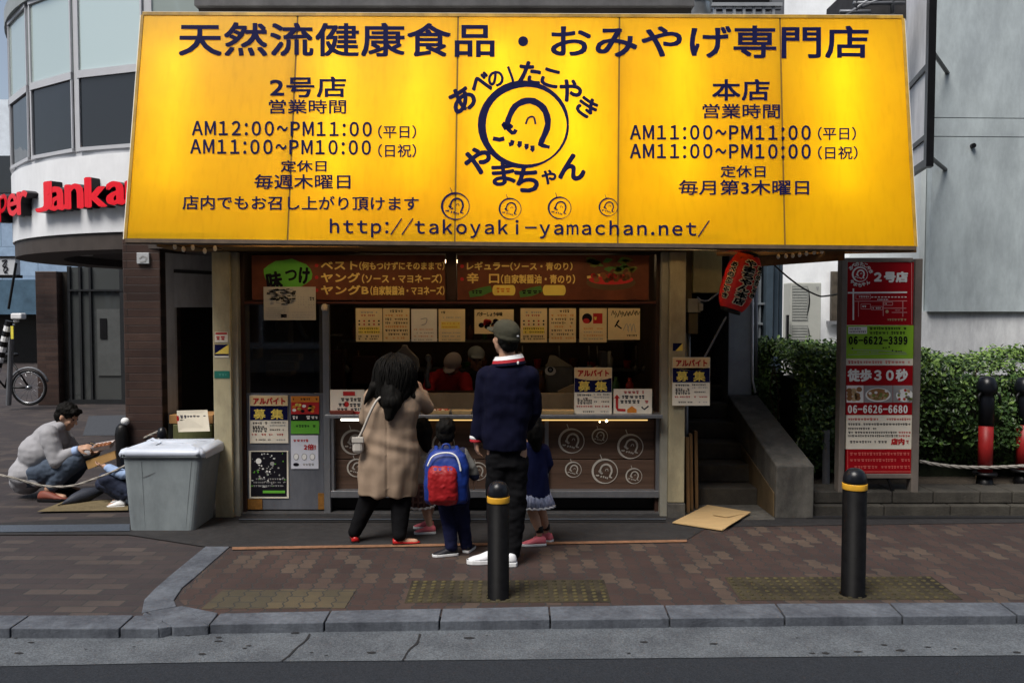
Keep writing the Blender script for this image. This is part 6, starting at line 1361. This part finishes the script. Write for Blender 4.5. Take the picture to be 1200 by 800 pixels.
bl = Blob(); bl.pxrings([(520, 572, 613, .11), (545, 571, 614, .12)], MY); bl.limb([J(584, 540, MY), J(583, 592, MY + .02), J(584, 643, MY)], [.098, .082, .068]); bl.limb([J(603, 540, MY), J(603, 592, MY), J(600, 646, MY - .04)], [.098, .082, .068])
bl.done('trousers', blk, ma_, .010, 4, fold(.013, 8, 12, 2))
capm = M('cap_olive', (.040, .038, .024), .85, var=.12, scl=10, bump=.2, bs=200)
bl = Blob(); T = lambda x, y, z: hc + hM @ V((x, y, z))
cM = hM @ Matrix.Rotation(rad(12), 3, 'X')
bl.ell(T(0, -.01, .052), (.093, .112, .082), cM); bl.ell(T(0, -.02, .02), (.092, .108, .04), cM); bl.limb([T(-.05, .10, .045), T(0, .155, .035), T(.05, .10, .045)], [.012, .010, .012]); bl.ell(T(0, .11, .042), (.075, .075, .010), cM)
bl.done('cap', capm, ma_, .007, 4, fold(.003, 14, 14)); 
b = MB(); b.ell(T(.02, -.118, .03), (.012, .004, .006), 0, 6, hM); b.build('cap_buckle', m_white, ma_)
bl = Blob(); bl.ell(T(0, -.035, .0), (.084, .078, .07), hM); bl.ell(T(0, -.055, -.045), (.07, .045, .05), hM); bl.done('hair', hairm, ma_, .007, 3, fold(.005, 40, 20))
wsh = M('shoe_white', (.66, .67, .70), .5, var=.06, scl=10)
shoe(ma_, (aL.x + .05, aL.y - .01), (aL.x - .215, aL.y - .03), .10, .10, wsh, m_white, False, .03); shoe(ma_, (aR.x + .005, aR.y - .07), (aR.x - .03, aR.y + .19), .10, .105, wsh, m_white, False, .03)

# ---- small boy with backpack
def child(label, Y, hpx, look, k, shirt, lower, joints, skirt=None, hairlong=False, sock=None, s=.56, grp='people in front of the stall'):
    pass
bo_ = thing('person', (X(530, 6.2), 6.2, 0), 'small child in navy trousers and black trainers wearing a blue and red backpack', 'person', 'people in front of the stall')
BYY = 6.22; hM = headframe((.1, 1, .1)); hc = J(523, 504, BYY + .04); k = .80
bl = Blob(); head_prims(bl, hc, hM, k); bl.cap(J(523, 512, BYY + .03), .034, J(524, 525, BYY + .02), .038)
bl.pxrings([(526, 508, 542, .06), (545, 508, 544, .08), (580, 512, 548, .085)], BYY)
bl.limb([J(509, 531, BYY), J(502, 548, BYY + .01), J(504, 562, BYY - .02)], [.032, .027, .02]); bl.limb([J(542, 531, BYY), J(552, 546, BYY), J(556, 560, BYY + .02)], [.032, .027, .02])
hand(bl, J(504, 561, BYY - .02), (.3, -.2, -.8), (.7, .3, 0), .6, .7, 1); hand(bl, J(556, 560, BYY + .02), (.1, .1, -.9), (-.8, .2, 0), .6, .5, -1)
aL, aR = J(529, 640, BYY - .03), J(546, 638, BYY + .06)
for h_, k_, a_ in ((J(523, 582, BYY), J(526, 612, BYY), aL), (J(540, 582, BYY), J(543, 611, BYY + .03), aR)): bl.limb([h_, k_, a_], [.055, .042, .03])
foot_prims(bl, aL, (aL.x - .08, aL.y + .01, 0), .65); foot_prims(bl, aR, (aR.x - .0, aR.y + .07, 0), .65)
bl.done('body', skin, bo_, .007); eyes(bo_, hc, hM, k)
bl = Blob(); bl.pxrings([(522, 515, 535, .05), (528, 507, 545, .075), (545, 505, 547, .09), (575, 508, 550, .095), (586, 509, 551, .095)], BYY)
bl.limb([J(509, 531, BYY), J(502, 548, BYY + .01), J(503, 560, BYY - .015)], [.045, .04, .034]); bl.limb([J(542, 531, BYY), J(552, 546, BYY), J(556, 558, BYY + .02)], [.046, .042, .036])
bl.done('jacket', [M('jacket_navy', (.014, .018, .05), .7), M('sleeve_grey', (.16, .16, .155), .8)], bo_, .008, 4, fold(.006, 12, 9, 5), colour=lambda c: 1 if c.x > X(545, BYY) and c.z > Z(556, BYY) else 0)
bl = Blob(); bl.pxrings([(578, 509, 551, .09), (590, 510, 551, .095)], BYY); bl.limb([J(523, 588, BYY), J(526, 612, BYY), J(529, 640, BYY - .03)], [.068, .055, .046]); bl.limb([J(540, 588, BYY), J(543, 612, BYY + .03), J(546, 638, BYY + .06)], [.066, .054, .045])
bl.done('trousers', M('denim_navy', (.008, .010, .038), .85, var=.25, scl=12, spec=.15), bo_, .008, 4, fold(.007, 11, 14, 1))
bl = Blob(); T = lambda x, y, z: hc + hM @ V((x * k, y * k, z * k)); bl.ell(T(0, -.02, .035), (.092 * k, .105 * k, .09 * k), hM); bl.ell(T(0, -.05, -.03), (.088 * k, .065 * k, .085 * k), hM); bl.done('hair', hairm, bo_, .006, 2, fold(.006, 40, 16))
nsh = M('shoe_dark', (.015, .015, .02), .5)
shoe(bo_, (aL.x + .045, aL.y + .01), (aL.x - .135, aL.y - .04), .07, .07, nsh, m_white, False, .02); shoe(bo_, (aR.x + .0, aR.y - .04), (aR.x + .045, aR.y + .12), .068, .07, nsh, m_white, False, .02)
b = MB(); stroke(b, lambda x, y: P(x, y, BYY - .085), [(528, 649), (533, 650), (540, 646)], [.6, 2.2, .8]); 
bpk = thing('backpack', J(523, 588, BYY - .14), 'blue and red child backpack with white piping on the small child', 'backpack')
PB = BYY - .20
bl = Blob(); bl.rings([(J(523, 589, PB + .09), V((.145, 0, 0)), V((0, .05, 0))), (J(523, 585, PB + .075), V((.158, 0, 0)), V((0, .078, 0))), (J(523, 565, PB + .07), V((.163, 0, 0)), V((0, .09, 0))), (J(524, 545, PB + .075), V((.158, 0, 0)), V((0, .085, 0))), (J(524, 533, PB + .085), V((.135, 0, 0)), V((0, .07, 0))), (J(524, 526, PB + .10), V((.09, 0, 0)), V((0, .04, 0)))], 28, 2.8)
bl.done('pack_body', M('pack_blue', (.010, .032, .20), .45, var=.12, scl=6), bpk, .008, 3, fold(.004, 14, 14, 4))
bl = Blob(); bl.rings([(J(520, 590, PB + .03), V((.092, 0, 0)), V((0, .045, 0))), (J(520, 585, PB + .01), V((.106, 0, 0)), V((0, .06, 0))), (J(519, 568, PB + .005), V((.110, 0, 0)), V((0, .065, 0))), (J(519, 553, PB + .01), V((.106, 0, 0)), V((0, .06, 0))), (J(519, 545, PB + .025), V((.096, 0, 0)), V((0, .04, 0)))], 24, 3)
bl.done('front_pocket', M('pack_red', (.28, .009, .012), .5, var=.12, scl=6), bpk, .007, 3, fold(.007, 20, 20, 2))
b = MB(); cpts = curve_pts([tuple(J(x, y, PB + o)) for x, y, o in ((501, 546, -.012), (506, 536, -.008), (514, 531.5, .0), (526, 530.5, .002), (534, 534, -.004), (538, 542, -.012), (540, 552, -.016))], 6); b.tube(cpts, .007, 6); b.build('piping', m_white, bpk, smooth=True)
b = MB(); f = lambda x, y: P(x, y, PB - .056); dashes(b, f, 508, 531, 549.5, 4, 0); b.build('print', [M('pack_print', (.05, .10, .45), .5)], bpk, fix=False)
b = MB(); b.tube(curve_pts([tuple(J(x, y, PB + .1)) for x, y in ((518, 527), (520, 521), (526, 521), (528, 527))], 5), .009, 6); b.build('carry_loop', MC['pack_blue'], bpk, smooth=True)
b = MB(); 
for x0 in (512, 536): b.tube(curve_pts([tuple(q) for q in (J(x0, 529, PB + .10), J(x0 - 1, 524, PB + .17), J(x0 - 2, 530, PB + .29), J(x0 - 2, 552, PB + .31), J(x0 - 3, 572, PB + .22), J(x0 - 3, 580, PB + .12))], 5), .016, 6)
b.build('shoulder_strap', MC['pack_blue'], bpk, smooth=True)

# ---- girl half hidden behind the beige coat
g1 = thing('person', (X(498, 6.85), 6.85, 0), 'small girl in cream top, dark checked skirt and pink trainers beside the beige coat', 'person', 'people in front of the stall')
GY1 = 6.85; hM = headframe((-.5, .9, .1)); hc = J(494, 503, GY1); k = .8
bl = Blob(); head_prims(bl, hc, hM, k); bl.cap(J(494, 510, GY1), .033, J(494, 522, GY1), .036)
bl.pxrings([(524, 482, 506, .06), (545, 482, 506, .075), (572, 481, 508, .08)], GY1)
bl.limb([J(483, 528, GY1), J(479, 545, GY1 + .03), J(484, 556, GY1 + .12)], [.03, .026, .02]); bl.limb([J(505, 528, GY1), J(509, 545, GY1), J(507, 560, GY1 - .05)], [.03, .026, .02]); hand(bl, J(484, 556, GY1 + .12), (.4, .5, .2), (.3, .2, .5), .6, .6, 1); hand(bl, J(507, 560, GY1 - .05), (0, -.1, -1), (-.8, .3, 0), .6, .5, -1)
aL, aR = J(504, 616, GY1 - .06), J(501, 609, GY1 + .09)
for h_, k_, a_ in ((J(492, 575, GY1), J(499, 596, GY1 - .04), aL), (J(501, 575, GY1), J(504, 594, GY1 + .03), aR)): bl.limb([h_, k_, lerp(k_, a_, .4), a_], [.05, .037, .036, .025])
foot_prims(bl, aL, (aL.x - .07, aL.y, 0), .6); foot_prims(bl, aR, (aR.x - .07, aR.y, 0), .6)
bl.done('body', skin, g1, .007); eyes(g1, hc, hM, k)
bl = Blob(); bl.pxrings([(520, 488, 501, .04), (526, 481, 507, .07), (545, 480, 507, .085), (570, 480, 508, .09)], GY1); bl.limb([J(483, 528, GY1), J(479, 545, GY1 + .03), J(483, 554, GY1 + .10)], [.042, .037, .03]); bl.limb([J(505, 528, GY1), J(509, 545, GY1), J(507, 557, GY1 - .04)], [.042, .037, .03])
bl.done('top', M('fleece_cream', (.42, .37, .29), .95, var=.12, scl=20, bump=.5, bs=90), g1, .007, 2, fold(.006, 40, 40, 8))
def plaidmat():
    ma = bpy.data.materials.new('plaid'); ma.use_nodes = True; t = ma.node_tree; br = t.nodes.new('ShaderNodeTexBrick'); tc = t.nodes.new('ShaderNodeTexCoord'); t.links.new(tc.outputs['Object'], br.inputs[0]); mp_ = t.nodes.new('ShaderNodeMapping'); mp_.inputs['Rotation'].default_value = (rad(90), 0, 0); t.links.new(tc.outputs['Object'], mp_.inputs[0]); t.links.new(mp_.outputs[0], br.inputs[0])
    br.offset = 0; br.inputs['Scale'].default_value = 1; br.inputs['Brick Width'].default_value = .045; br.inputs['Row Height'].default_value = .045; br.inputs['Mortar Size'].default_value = .009; br.inputs['Color1'].default_value = (.03, .012, .012, 1); br.inputs['Color2'].default_value = (.06, .02, .02, 1); br.inputs['Mortar'].default_value = (.13, .07, .06, 1)
    t.links.new(br.outputs[0], t.nodes['Principled BSDF'].inputs[0]); t.nodes['Principled BSDF'].inputs['Roughness'].default_value = .9; return ma
def skirt(parent, rows, Y, mat, name='skirt', amp=.010, frq=16, n=72):
    b = MB(); rg = []
    for i, (y, x0, x1, dp) in enumerate(rows):
        a, c = P(x0, y, Y), P(x1, y, Y); q = []
        for kx in range(n):
            an = 2 * math.pi * kx / n; e = 1 + amp * (i / (len(rows) - 1)) * math.sin(frq * an + i * .5) / ((c - a).length / 2)
            q.append((a + c) / 2 + (c - a) / 2 * math.cos(an) * e + V((0, dp * math.sin(an) * e, 0)))
        rg.append(q)
    loft(b, rg, 0, True, True); return b.build(name, mat, parent, smooth=True)
skirt(g1, [(564, 481, 508, .09), (572, 480, 508, .10), (582, 478, 508.5, .12), (590, 477, 509, .135)], GY1, plaidmat()); skirt(g1, [(590.3, 477, 509, .135), (592.6, 476.5, 509.5, .138)], GY1, m_whiteink, 'skirt_trim')
bl = Blob(); T = lambda x, y, z: hc + hM @ V((x * k, y * k, z * k)); bl.ell(T(0, -.02, .035), (.09 * k, .105 * k, .09 * k), hM); bl.limb([T(0, -.06, -.02), J(497, 514, GY1 - .05), J(500, 524, GY1 - .06)], [.075, .06, .04]); bl.done('hair', hairm, g1, .006, 2, fold(.006, 40, 10))
pk = M('shoe_pink', (.58, .13, .16), .5, var=.1, scl=14)
shoe(g1, (aL.x + .045, aL.y + .0), (aL.x - .125, aL.y - .02), .066, .07, pk, m_white, False, .02); shoe(g1, (aR.x + .05, aR.y), (aR.x - .115, aR.y + .0), .066, .07, pk, m_white, False, .02)

# ---- girl beside the man
g2 = thing('person', (X(628, 6.5), 6.5, 0), 'small girl in navy dress with pale frilled hem and pink trainers beside the man', 'person', 'people in front of the stall')
GY2 = 6.5; hM = headframe((-.5, .85, .1)); hc = J(623, 499, GY2); k = .80
bl = Blob(); head_prims(bl, hc, hM, k); bl.cap(J(623, 506, GY2), .033, J(622, 519, GY2), .037)
bl.pxrings([(521, 608, 638, .06), (540, 608, 640, .08), (572, 608, 644, .09)], GY2)
bl.limb([J(609, 526, GY2), J(603, 543, GY2 + .02), J(606, 556, GY2 + .12)], [.032, .027, .02]); bl.limb([J(637, 526, GY2), J(643, 543, GY2 + .02), J(638, 552, GY2 + .14)], [.032, .027, .02]); hand(bl, J(606, 556, GY2 + .12), (.3, .7, .1), (.2, .2, .6), .6, .6, 1); hand(bl, J(638, 552, GY2 + .14), (-.3, .8, .2), (-.2, .1, .6), .6, .6, -1)
aL, aR = J(632, 622, GY2 - .05), J(640, 619, GY2 + .06)
for h_, k_, a_ in ((J(619, 575, GY2), J(624, 599, GY2 - .05), aL), (J(634, 575, GY2), J(634, 598, GY2 + .03), aR)): bl.limb([h_, k_, lerp(k_, a_, .4), a_], [.052, .040, .040, .026])
foot_prims(bl, aL, (aL.x - .08, aL.y, 0), .62); foot_prims(bl, aR, (aR.x - .03, aR.y + .05, 0), .6)
bl.done('body', skin, g2, .007); eyes(g2, hc, hM, k)
dn = M('dress_navy', (.007, .010, .048), .85, var=.2, scl=10, spec=.15)
bl = Blob(); bl.pxrings([(517, 614, 631, .05), (523, 606, 640, .075), (545, 605, 641, .095), (565, 604, 643, .105), (580, 603, 645, .12)], GY2); bl.limb([J(609, 526, GY2), J(603, 543, GY2 + .02), J(606, 554, GY2 + .10)], [.046, .04, .033]); bl.limb([J(637, 526, GY2), J(643, 543, GY2 + .02), J(639, 551, GY2 + .12)], [.046, .04, .033]); bl.done('dress', dn, g2, .008, 3, fold(.008, 14, 6, 6))
skirt(g2, [(576, 604, 645, .115), (583, 603, 647, .13), (590, 602, 649, .145)], GY2, M('frill_blue', (.20, .23, .36), .9, var=.35, scl=26, c2=(.35, .38, .5), stretch=(3, 3, .6)), 'frill', .014, 22); skirt(g2, [(590.2, 601.5, 649.5, .146), (592.5, 601, 650.5, .150)], GY2, m_white, 'frill_edge', .014, 22)
bl = Blob(); T = lambda x, y, z: hc + hM @ V((x * k, y * k, z * k)); bl.ell(T(0, -.02, .035), (.09 * k, .105 * k, .09 * k), hM); bl.limb([T(0, -.06, -.02), J(627, 512, GY2 - .06), J(629, 524, GY2 - .07)], [.078, .062, .035]); bl.done('hair', hairm, g2, .006, 2, fold(.006, 40, 10))
b = MB()
for a_ in (aL, aR): b.lathe([(.027, -.005), (.030, 0), (.030, .04), (.027, .044)], (a_.x, a_.y, a_.z - .005), 14)
b.build('sock', m_black, g2, smooth=True)
shoe(g2, (aL.x + .05, aL.y), (aL.x - .135, aL.y - .02), .072, .075, pk, m_white, False, .02); shoe(g2, (aR.x + .045, aR.y - .03), (aR.x - .09, aR.y + .06), .07, .075, pk, m_white, False, .02)

# ---- squatting man eating
sq = thing('person', (X(55, 8.1), 8.1, 0), 'squatting man in pale grey jacket and jeans eating from a small tray', 'person')
QY = 8.1; hM = headframe((.93, -.12, -.45), (.42, 0, .9)); hc = J(79, 488, QY)
bl = Blob(); head_prims(bl, hc, hM, 1.0); bl.cap(J(75, 494, QY), .055, J(66, 507, QY), .064)
def Q(x, y, d=0): return J(x, y, QY + d)
bl.limb([Q(62, 512), Q(47, 532), Q(36, 556)], [.13, .125, .13])
bl.limb([Q(58, 509, -.17), Q(67, 540, -.20), Q(90, 526, -.17)], [.055, .045, .032]); bl.limb([Q(70, 507, .17), Q(88, 530, .15), Q(108, 530, .05)], [.055, .045, .032])
hand(bl, Q(91, 525.5, -.17), (.95, .1, .16), (.1, .5, -.7), 1.0, .8, 1); hand(bl, Q(108, 530, .05), (.85, -.3, .15), (0, -.2, 1), 1.0, .5, -1)
hn, hf = Q(40, 556, -.10), Q(42, 554, .10); kn, kf = Q(88, 540, -.16), Q(107, 528, .16); an_, af = Q(58, 572, -.15), Q(74, 571, .14)
bl.limb([hn, kn, an_], [.095, .065, .045]); bl.limb([hf, kf, af], [.095, .065, .045])
bl.cap((an_.x, an_.y, .05), .04, (an_.x + .14, an_.y - .02, .035), .032); bl.cap((af.x, af.y, .05), .04, (af.x + .14, af.y, .035), .032)
bl.done('body', skin, sq, .0085); eyes(sq, hc, hM, 1.0)
jk = M('jacket_grey', (.29, .29, .31), .8, var=.08, scl=6, bump=.15, bs=120)
bl = Blob(); bl.limb([Q(66, 506), Q(60, 514), Q(46, 534), Q(34, 556), Q(30, 563)], [.105, .160, .165, .160, .14])
bl.ell(Q(48, 530), (.19, .22, .19)); bl.ell(Q(37, 553), (.175, .235, .165)); bl.limb([Q(57, 509, -.17), Q(66, 540, -.21), Q(84, 530, -.18)], [.088, .072, .055]); bl.limb([Q(70, 507, .17), Q(88, 530, .16), Q(104, 530, .06)], [.085, .07, .052]); bl.limb([Q(70, 500, -.07), Q(72, 498, .07)], [.05, .05]); bl.limb([Q(34, 556, -.15), Q(42, 566, -.17)], [.07, .04])
bl.done('jacket', jk, sq, .010, 4, lambda p, n: fold(.010, 6, 8, 7)(p, n) + .005 * math.sin(p.z * 40 + p.x * 22 + 3 * NZ.noise(p * 4)) * max(0, NZ.noise(p * 5)))
b = MB(); b.lathe([(.042, 0), (.046, .01), (.045, .05), (.040, .055)], Q(86, 529, -.178), 16, 0, V((0, 0, 1)).rotation_difference(V((.95, 0, .2))).to_matrix()); b.build('cuff', M('shirt_blue', (.30, .40, .62), .8), sq, smooth=True)
bl = Blob(); bl.limb([Q(36, 557, -.08), hn, kn, Q(62, 568, -.15)], [.12, .118, .085, .062]); bl.limb([hf, kf, Q(77, 568, .14)], [.115, .085, .062])
bl.done('jeans', M('jeans_blue', (.055, .075, .11), .85, var=.3, scl=8), sq, .010, 4, fold(.010, 12, 12, 3))
bl = Blob(); T = lambda x, y, z: hc + hM @ V((x, y, z)); bl.ell(T(0, -.02, .048), (.092, .105, .086), hM); bl.ell(T(0, -.055, .0), (.088, .062, .085), hM); bl.ell(T(0, .055, .078), (.07, .05, .035), hM)
bl.done('hair', hairm, sq, .006, 2, lambda p, n: .010 * NZ.noise(p * 30) + .006 * NZ.noise(p * 70))
rs = M('shoe_rust', (.16, .045, .030), .6, var=.2)
shoe(sq, (an_.x - .09, an_.y - .02), (an_.x + .18, an_.y - .03), .10, .10, rs, m_black, False, .025); shoe(sq, (af.x - .07, af.y), (af.x + .19, af.y), .10, .10, m_black, m_black, False, .025)
tr = thing('takoyaki_tray', J(122, 522, 7.98), 'small white boat tray of sauced dumplings held by squatting man', 'tray')
b = MB(); tc_ = J(121, 523, 7.98); Mt = Matrix.Rotation(rad(-10), 3, 'Y') @ Matrix.Rotation(rad(12), 3, 'X')
def tq(x, y, z): return tc_ + Mt @ V((x, y, z))
b.add([tq(*p) for p in ((-.075, -.045, -.02), (.075, -.045, -.02), (.075, .045, -.02), (-.075, .045, -.02), (-.095, -.065, .025), (.095, -.065, .025), (.095, .065, .025), (-.095, .065, .025))], [(0, 1, 2, 3), (0, 4, 5, 1), (1, 5, 6, 2), (2, 6, 7, 3), (3, 7, 4, 0)]); b.build('boat', M('tray_white', (.62, .55, .54), .6), tr)
b = MB()
for i in range(4):
    for j in range(2): b.ell(tq(-.055 + .037 * i, -.022 + .044 * j, .012), (.021, .021, .02), 0, 7)
b.build('dumplings', M('takoyaki_brown', (.20, .07, .025), .35, var=.3, scl=25), tr, smooth=True)
b = MB(); b.tube([J(106, 519, 7.9), J(117, 522, 7.96)], .004, 5); b.build('wooden_pick', M('pick_wood', (.5, .36, .2), .7), label='thin wooden pick in the hand of squatting man', cat='pick')
bx_ = MB(); bx_.slab([J(100, 540, 7.95), J(134, 528, 7.95), J(136, 537, 7.9), J(103, 550, 7.9)], (0, .09, .0)); bx_.build('carton', M('carton_yellow', (.20, .11, .03), .7, var=.15, scl=8), label='brown yellow carton held out over toddler beside the bin', cat='carton', bev=.004)

# ---- toddler crouching behind the bin
td = thing('person', (X(135, 7.75), 7.75, 0), 'crouching toddler in dark clothes and pale shoes mostly hidden behind the bin', 'person')
TY = 7.75
def D(x, y, d=0): return J(x, y, TY + d)
hM = headframe((-1, -.1, -.2)); hc = D(166, 533); k = .78
bl = Blob(); head_prims(bl, hc, hM, k); bl.limb([D(167, 540), D(166, 548)], [.035, .045]); bl.limb([D(165, 552), D(160, 574)], [.085, .095]); bl.limb([D(160, 552, -.09), D(144, 556, -.11), D(122, 546, -.08)], [.036, .03, .022]); bl.limb([D(164, 552, .09), D(148, 558, .08), D(130, 550, .02)], [.036, .03, .022])
hand(bl, D(122, 546, -.08), (-.9, .1, .15), (.1, .3, .9), .62, .6, 1); hand(bl, D(130, 550, .02), (-.9, 0, .2), (0, 0, 1), .62, .6, -1)
bl.limb([D(158, 576, -.06), D(126, 562, -.08), D(146, 582, -.08)], [.06, .045, .03]); bl.limb([D(158, 576, .06), D(122, 566, .06), D(140, 582, .06)], [.06, .045, .03])
bl.cap((X(146, TY), TY - .08, .03), .026, (X(132, TY), TY - .09, .026), .024); bl.cap((X(142, TY), TY + .06, .03), .026, (X(128, TY), TY + .06, .026), .024)
bl.done('body', skin, td, .0075); eyes(td, hc, hM, k)
bl = Blob(); bl.limb([D(166, 549), D(164, 556), D(158, 577)], [.07, .105, .115]); bl.limb([D(160, 552, -.09), D(144, 556, -.11), D(127, 548, -.085)], [.052, .046, .040]); bl.limb([D(164, 552, .09), D(148, 558, .08), D(134, 551, .03)], [.05, .044, .036]); bl.done('shirt', M('shirt_pale_blue', (.26, .36, .56), .8, var=.1), td, .008, 4, fold(.007, 14, 14, 4))
bl = Blob(); bl.limb([D(158, 577, -.06), D(124, 561, -.08), D(145, 580, -.08)], [.085, .065, .05]); bl.limb([D(158, 577, .06), D(120, 566, .06), D(139, 580, .06)], [.085, .064, .05]); bl.done('jeans', M('jeans_dark', (.016, .022, .045), .85, var=.3), td, .008, 4, fold(.008, 14, 14, 1))
bl = Blob(); T = lambda x, y, z: hc + hM @ V((x * k, y * k, z * k)); bl.ell(T(0, -.02, .04), (.09 * k, .105 * k, .088 * k), hM); bl.ell(T(0, -.05, -.02), (.085 * k, .06 * k, .08 * k), hM); bl.done('hair', hairm, td, .006, 2, fold(.006, 40, 16))
shoe(td, (X(149, TY), TY - .08), (X(129, TY), TY - .10), .065, .07, m_white, m_white, False, .02); shoe(td, (X(144, TY), TY + .06), (X(124, TY), TY + .06), .065, .07, m_white, m_white, False, .02)
# dark folded umbrella on the ground
um = thing('umbrella', J(96, 585, 7.85), 'dark folded umbrella lying between squatting man and toddler', 'umbrella')
b = MB(); b.tube([G(73, 590, .03), G(86, 585, .05), G(100, 580, .07), G(122, 573, .11)], [.008, .05, .07, .03], 10); b.build('canopy', M('umbrella_dark', (.03, .035, .05), .6, var=.3, scl=20, stretch=(1, 6, 6)), um, smooth=True)
b = MB(); b.tube([G(122, 573, .11), G(134, 568, .14)], .01, 6); b.tube([G(68, 592, .03), G(73, 590, .03)], .005, 6); b.build('handle', m_black, um, smooth=True)

# ---- two workers inside
def worker(name_label, Y, hx, hy, look, shirtm, rows, capm_, up=(0, 0, 1), arms=()):
    w_ = thing('person', (X(hx, Y), Y, .03), name_label, 'person', 'workers inside the stall'); hM = headframe(look, up); hc = J(hx, hy, Y)
    bl = Blob(); head_prims(bl, hc, hM, 1.0); bl.cap(hc, .05, J(rows[0][1] * .5 + rows[0][2] * .5, rows[0][0] + 6, Y + .03), .06)
    bl.pxrings([(r[0] + 4, r[1] + 5, r[2] - 5, r[3] - .03) for r in rows], Y + .05)
    cx = (rows[1][1] + rows[1][2]) / 2; feet = V((X(cx, Y), Y + .05, .09))
    for sx in (-1, 1): bl.limb([J(cx + sx * 9, rows[-1][0], Y + .05), V((feet.x + sx * .09, Y + .05, .45)), V((feet.x + sx * .1, Y + .05, .09))], [.085, .06, .045]); bl.cap((feet.x + sx * .1, Y + .05, .06), .04, (feet.x + sx * .1, Y - .1, .06), .035)
    for a in arms: bl.limb([J(*a[0]), J(*a[1]), J(*a[2])], [.05, .04, .03]); hand(bl, J(*a[2]), (.2, -.8, -.3), (0, 0, -1), .95, .6, 1)
    bl.done('body', skin, w_, .010); eyes(w_, hc, hM, 1.0)
    bl = Blob(); bl.pxrings(rows, Y + .05)
    for a in arms: bl.limb([J(*a[0]), J(*a[1])], [.075, .06])
    bl.done('shirt', shirtm, w_, .011, 4, fold(.01, 9, 8, 2))
    bl = Blob(); 
    for sx in (-1, 1): bl.limb([J(cx + sx * 9, rows[-1][0] - 2, Y + .05), V((feet.x + sx * .1, Y + .05, .10))], [.12, .07])
    bl.done('trousers', blk, w_, .014, 3)
    T = lambda x, y, z: hc + hM @ V((x, y, z)); bl = Blob(); bl.ell(T(0, -.01, .05), (.09, .108, .078), hM); bl.ell(T(0, .09, .045), (.07, .07, .012), hM); bl.done('cap', capm_, w_, .009, 4)
    bl = Blob(); bl.ell(T(0, -.04, -.0), (.083, .075, .07), hM); bl.done('hair', hairm, w_, .009, 3)
    return w_
worker('worker in red shirt and pale cap leaning over the griddle inside the stall', 8.55, 531, 428, (-.35, -.75, -.75), M('shirt_red', (.36, .012, .018), .8, var=.12), [(432, 512, 536, .08), (440, 505, 546, .11), (455, 502, 548, .12), (480, 504, 546, .12)], M('cap_pale', (.40, .34, .33), .8), (0, -.4, .9), [((506, 444, 8.55), (500, 462, 8.4), (512, 470, 8.2)), ((544, 444, 8.55), (549, 464, 8.4), (540, 472, 8.25))])
worker('worker in grey cap and black clothes standing inside the stall', 8.75, 558, 420, (.15, -1, -.25), M('shirt_black', (.012, .012, .014), .8), [(430, 548, 568, .08), (437, 540, 577, .11), (460, 540, 576, .12), (485, 542, 574, .12)], M('cap_grey', (.20, .20, .195), .85), (0, 0, 1), [((542, 442, 8.75), (536, 465, 8.7), (545, 476, 8.5)), ((575, 442, 8.75), (580, 465, 8.7), (572, 476, 8.5))])

# ================================================================== ACROSS THE STREET (seen in the window reflections)
ob_ = thing('office_block', (0, -9, 0), 'grey office block across the street mirrored in the dark windows', 'building')
b = MB(); b.box(-26, 26, -15, -9, RZ, 15); b.build('wall', M('office_grey', (.34, .33, .31), .7, var=.1, scl=1), ob_)
for r in range(5):
    b = MB(); b.box(-25, 25, -8.99, -8.95, .8 + 2.9 * r, 2.5 + 2.9 * r); b.build('window_band', g_lo, ob_)
    b = MB()
    for k in range(26): b.box(-25 + 2 * k - .06, -25 + 2 * k + .06, -8.945, -8.90, .8 + 2.9 * r, 2.5 + 2.9 * r)
    b.box(-25, 25, -8.94, -8.8, .62 + 2.9 * r, .79 + 2.9 * r); b.build('window_frame', m_white, ob_)
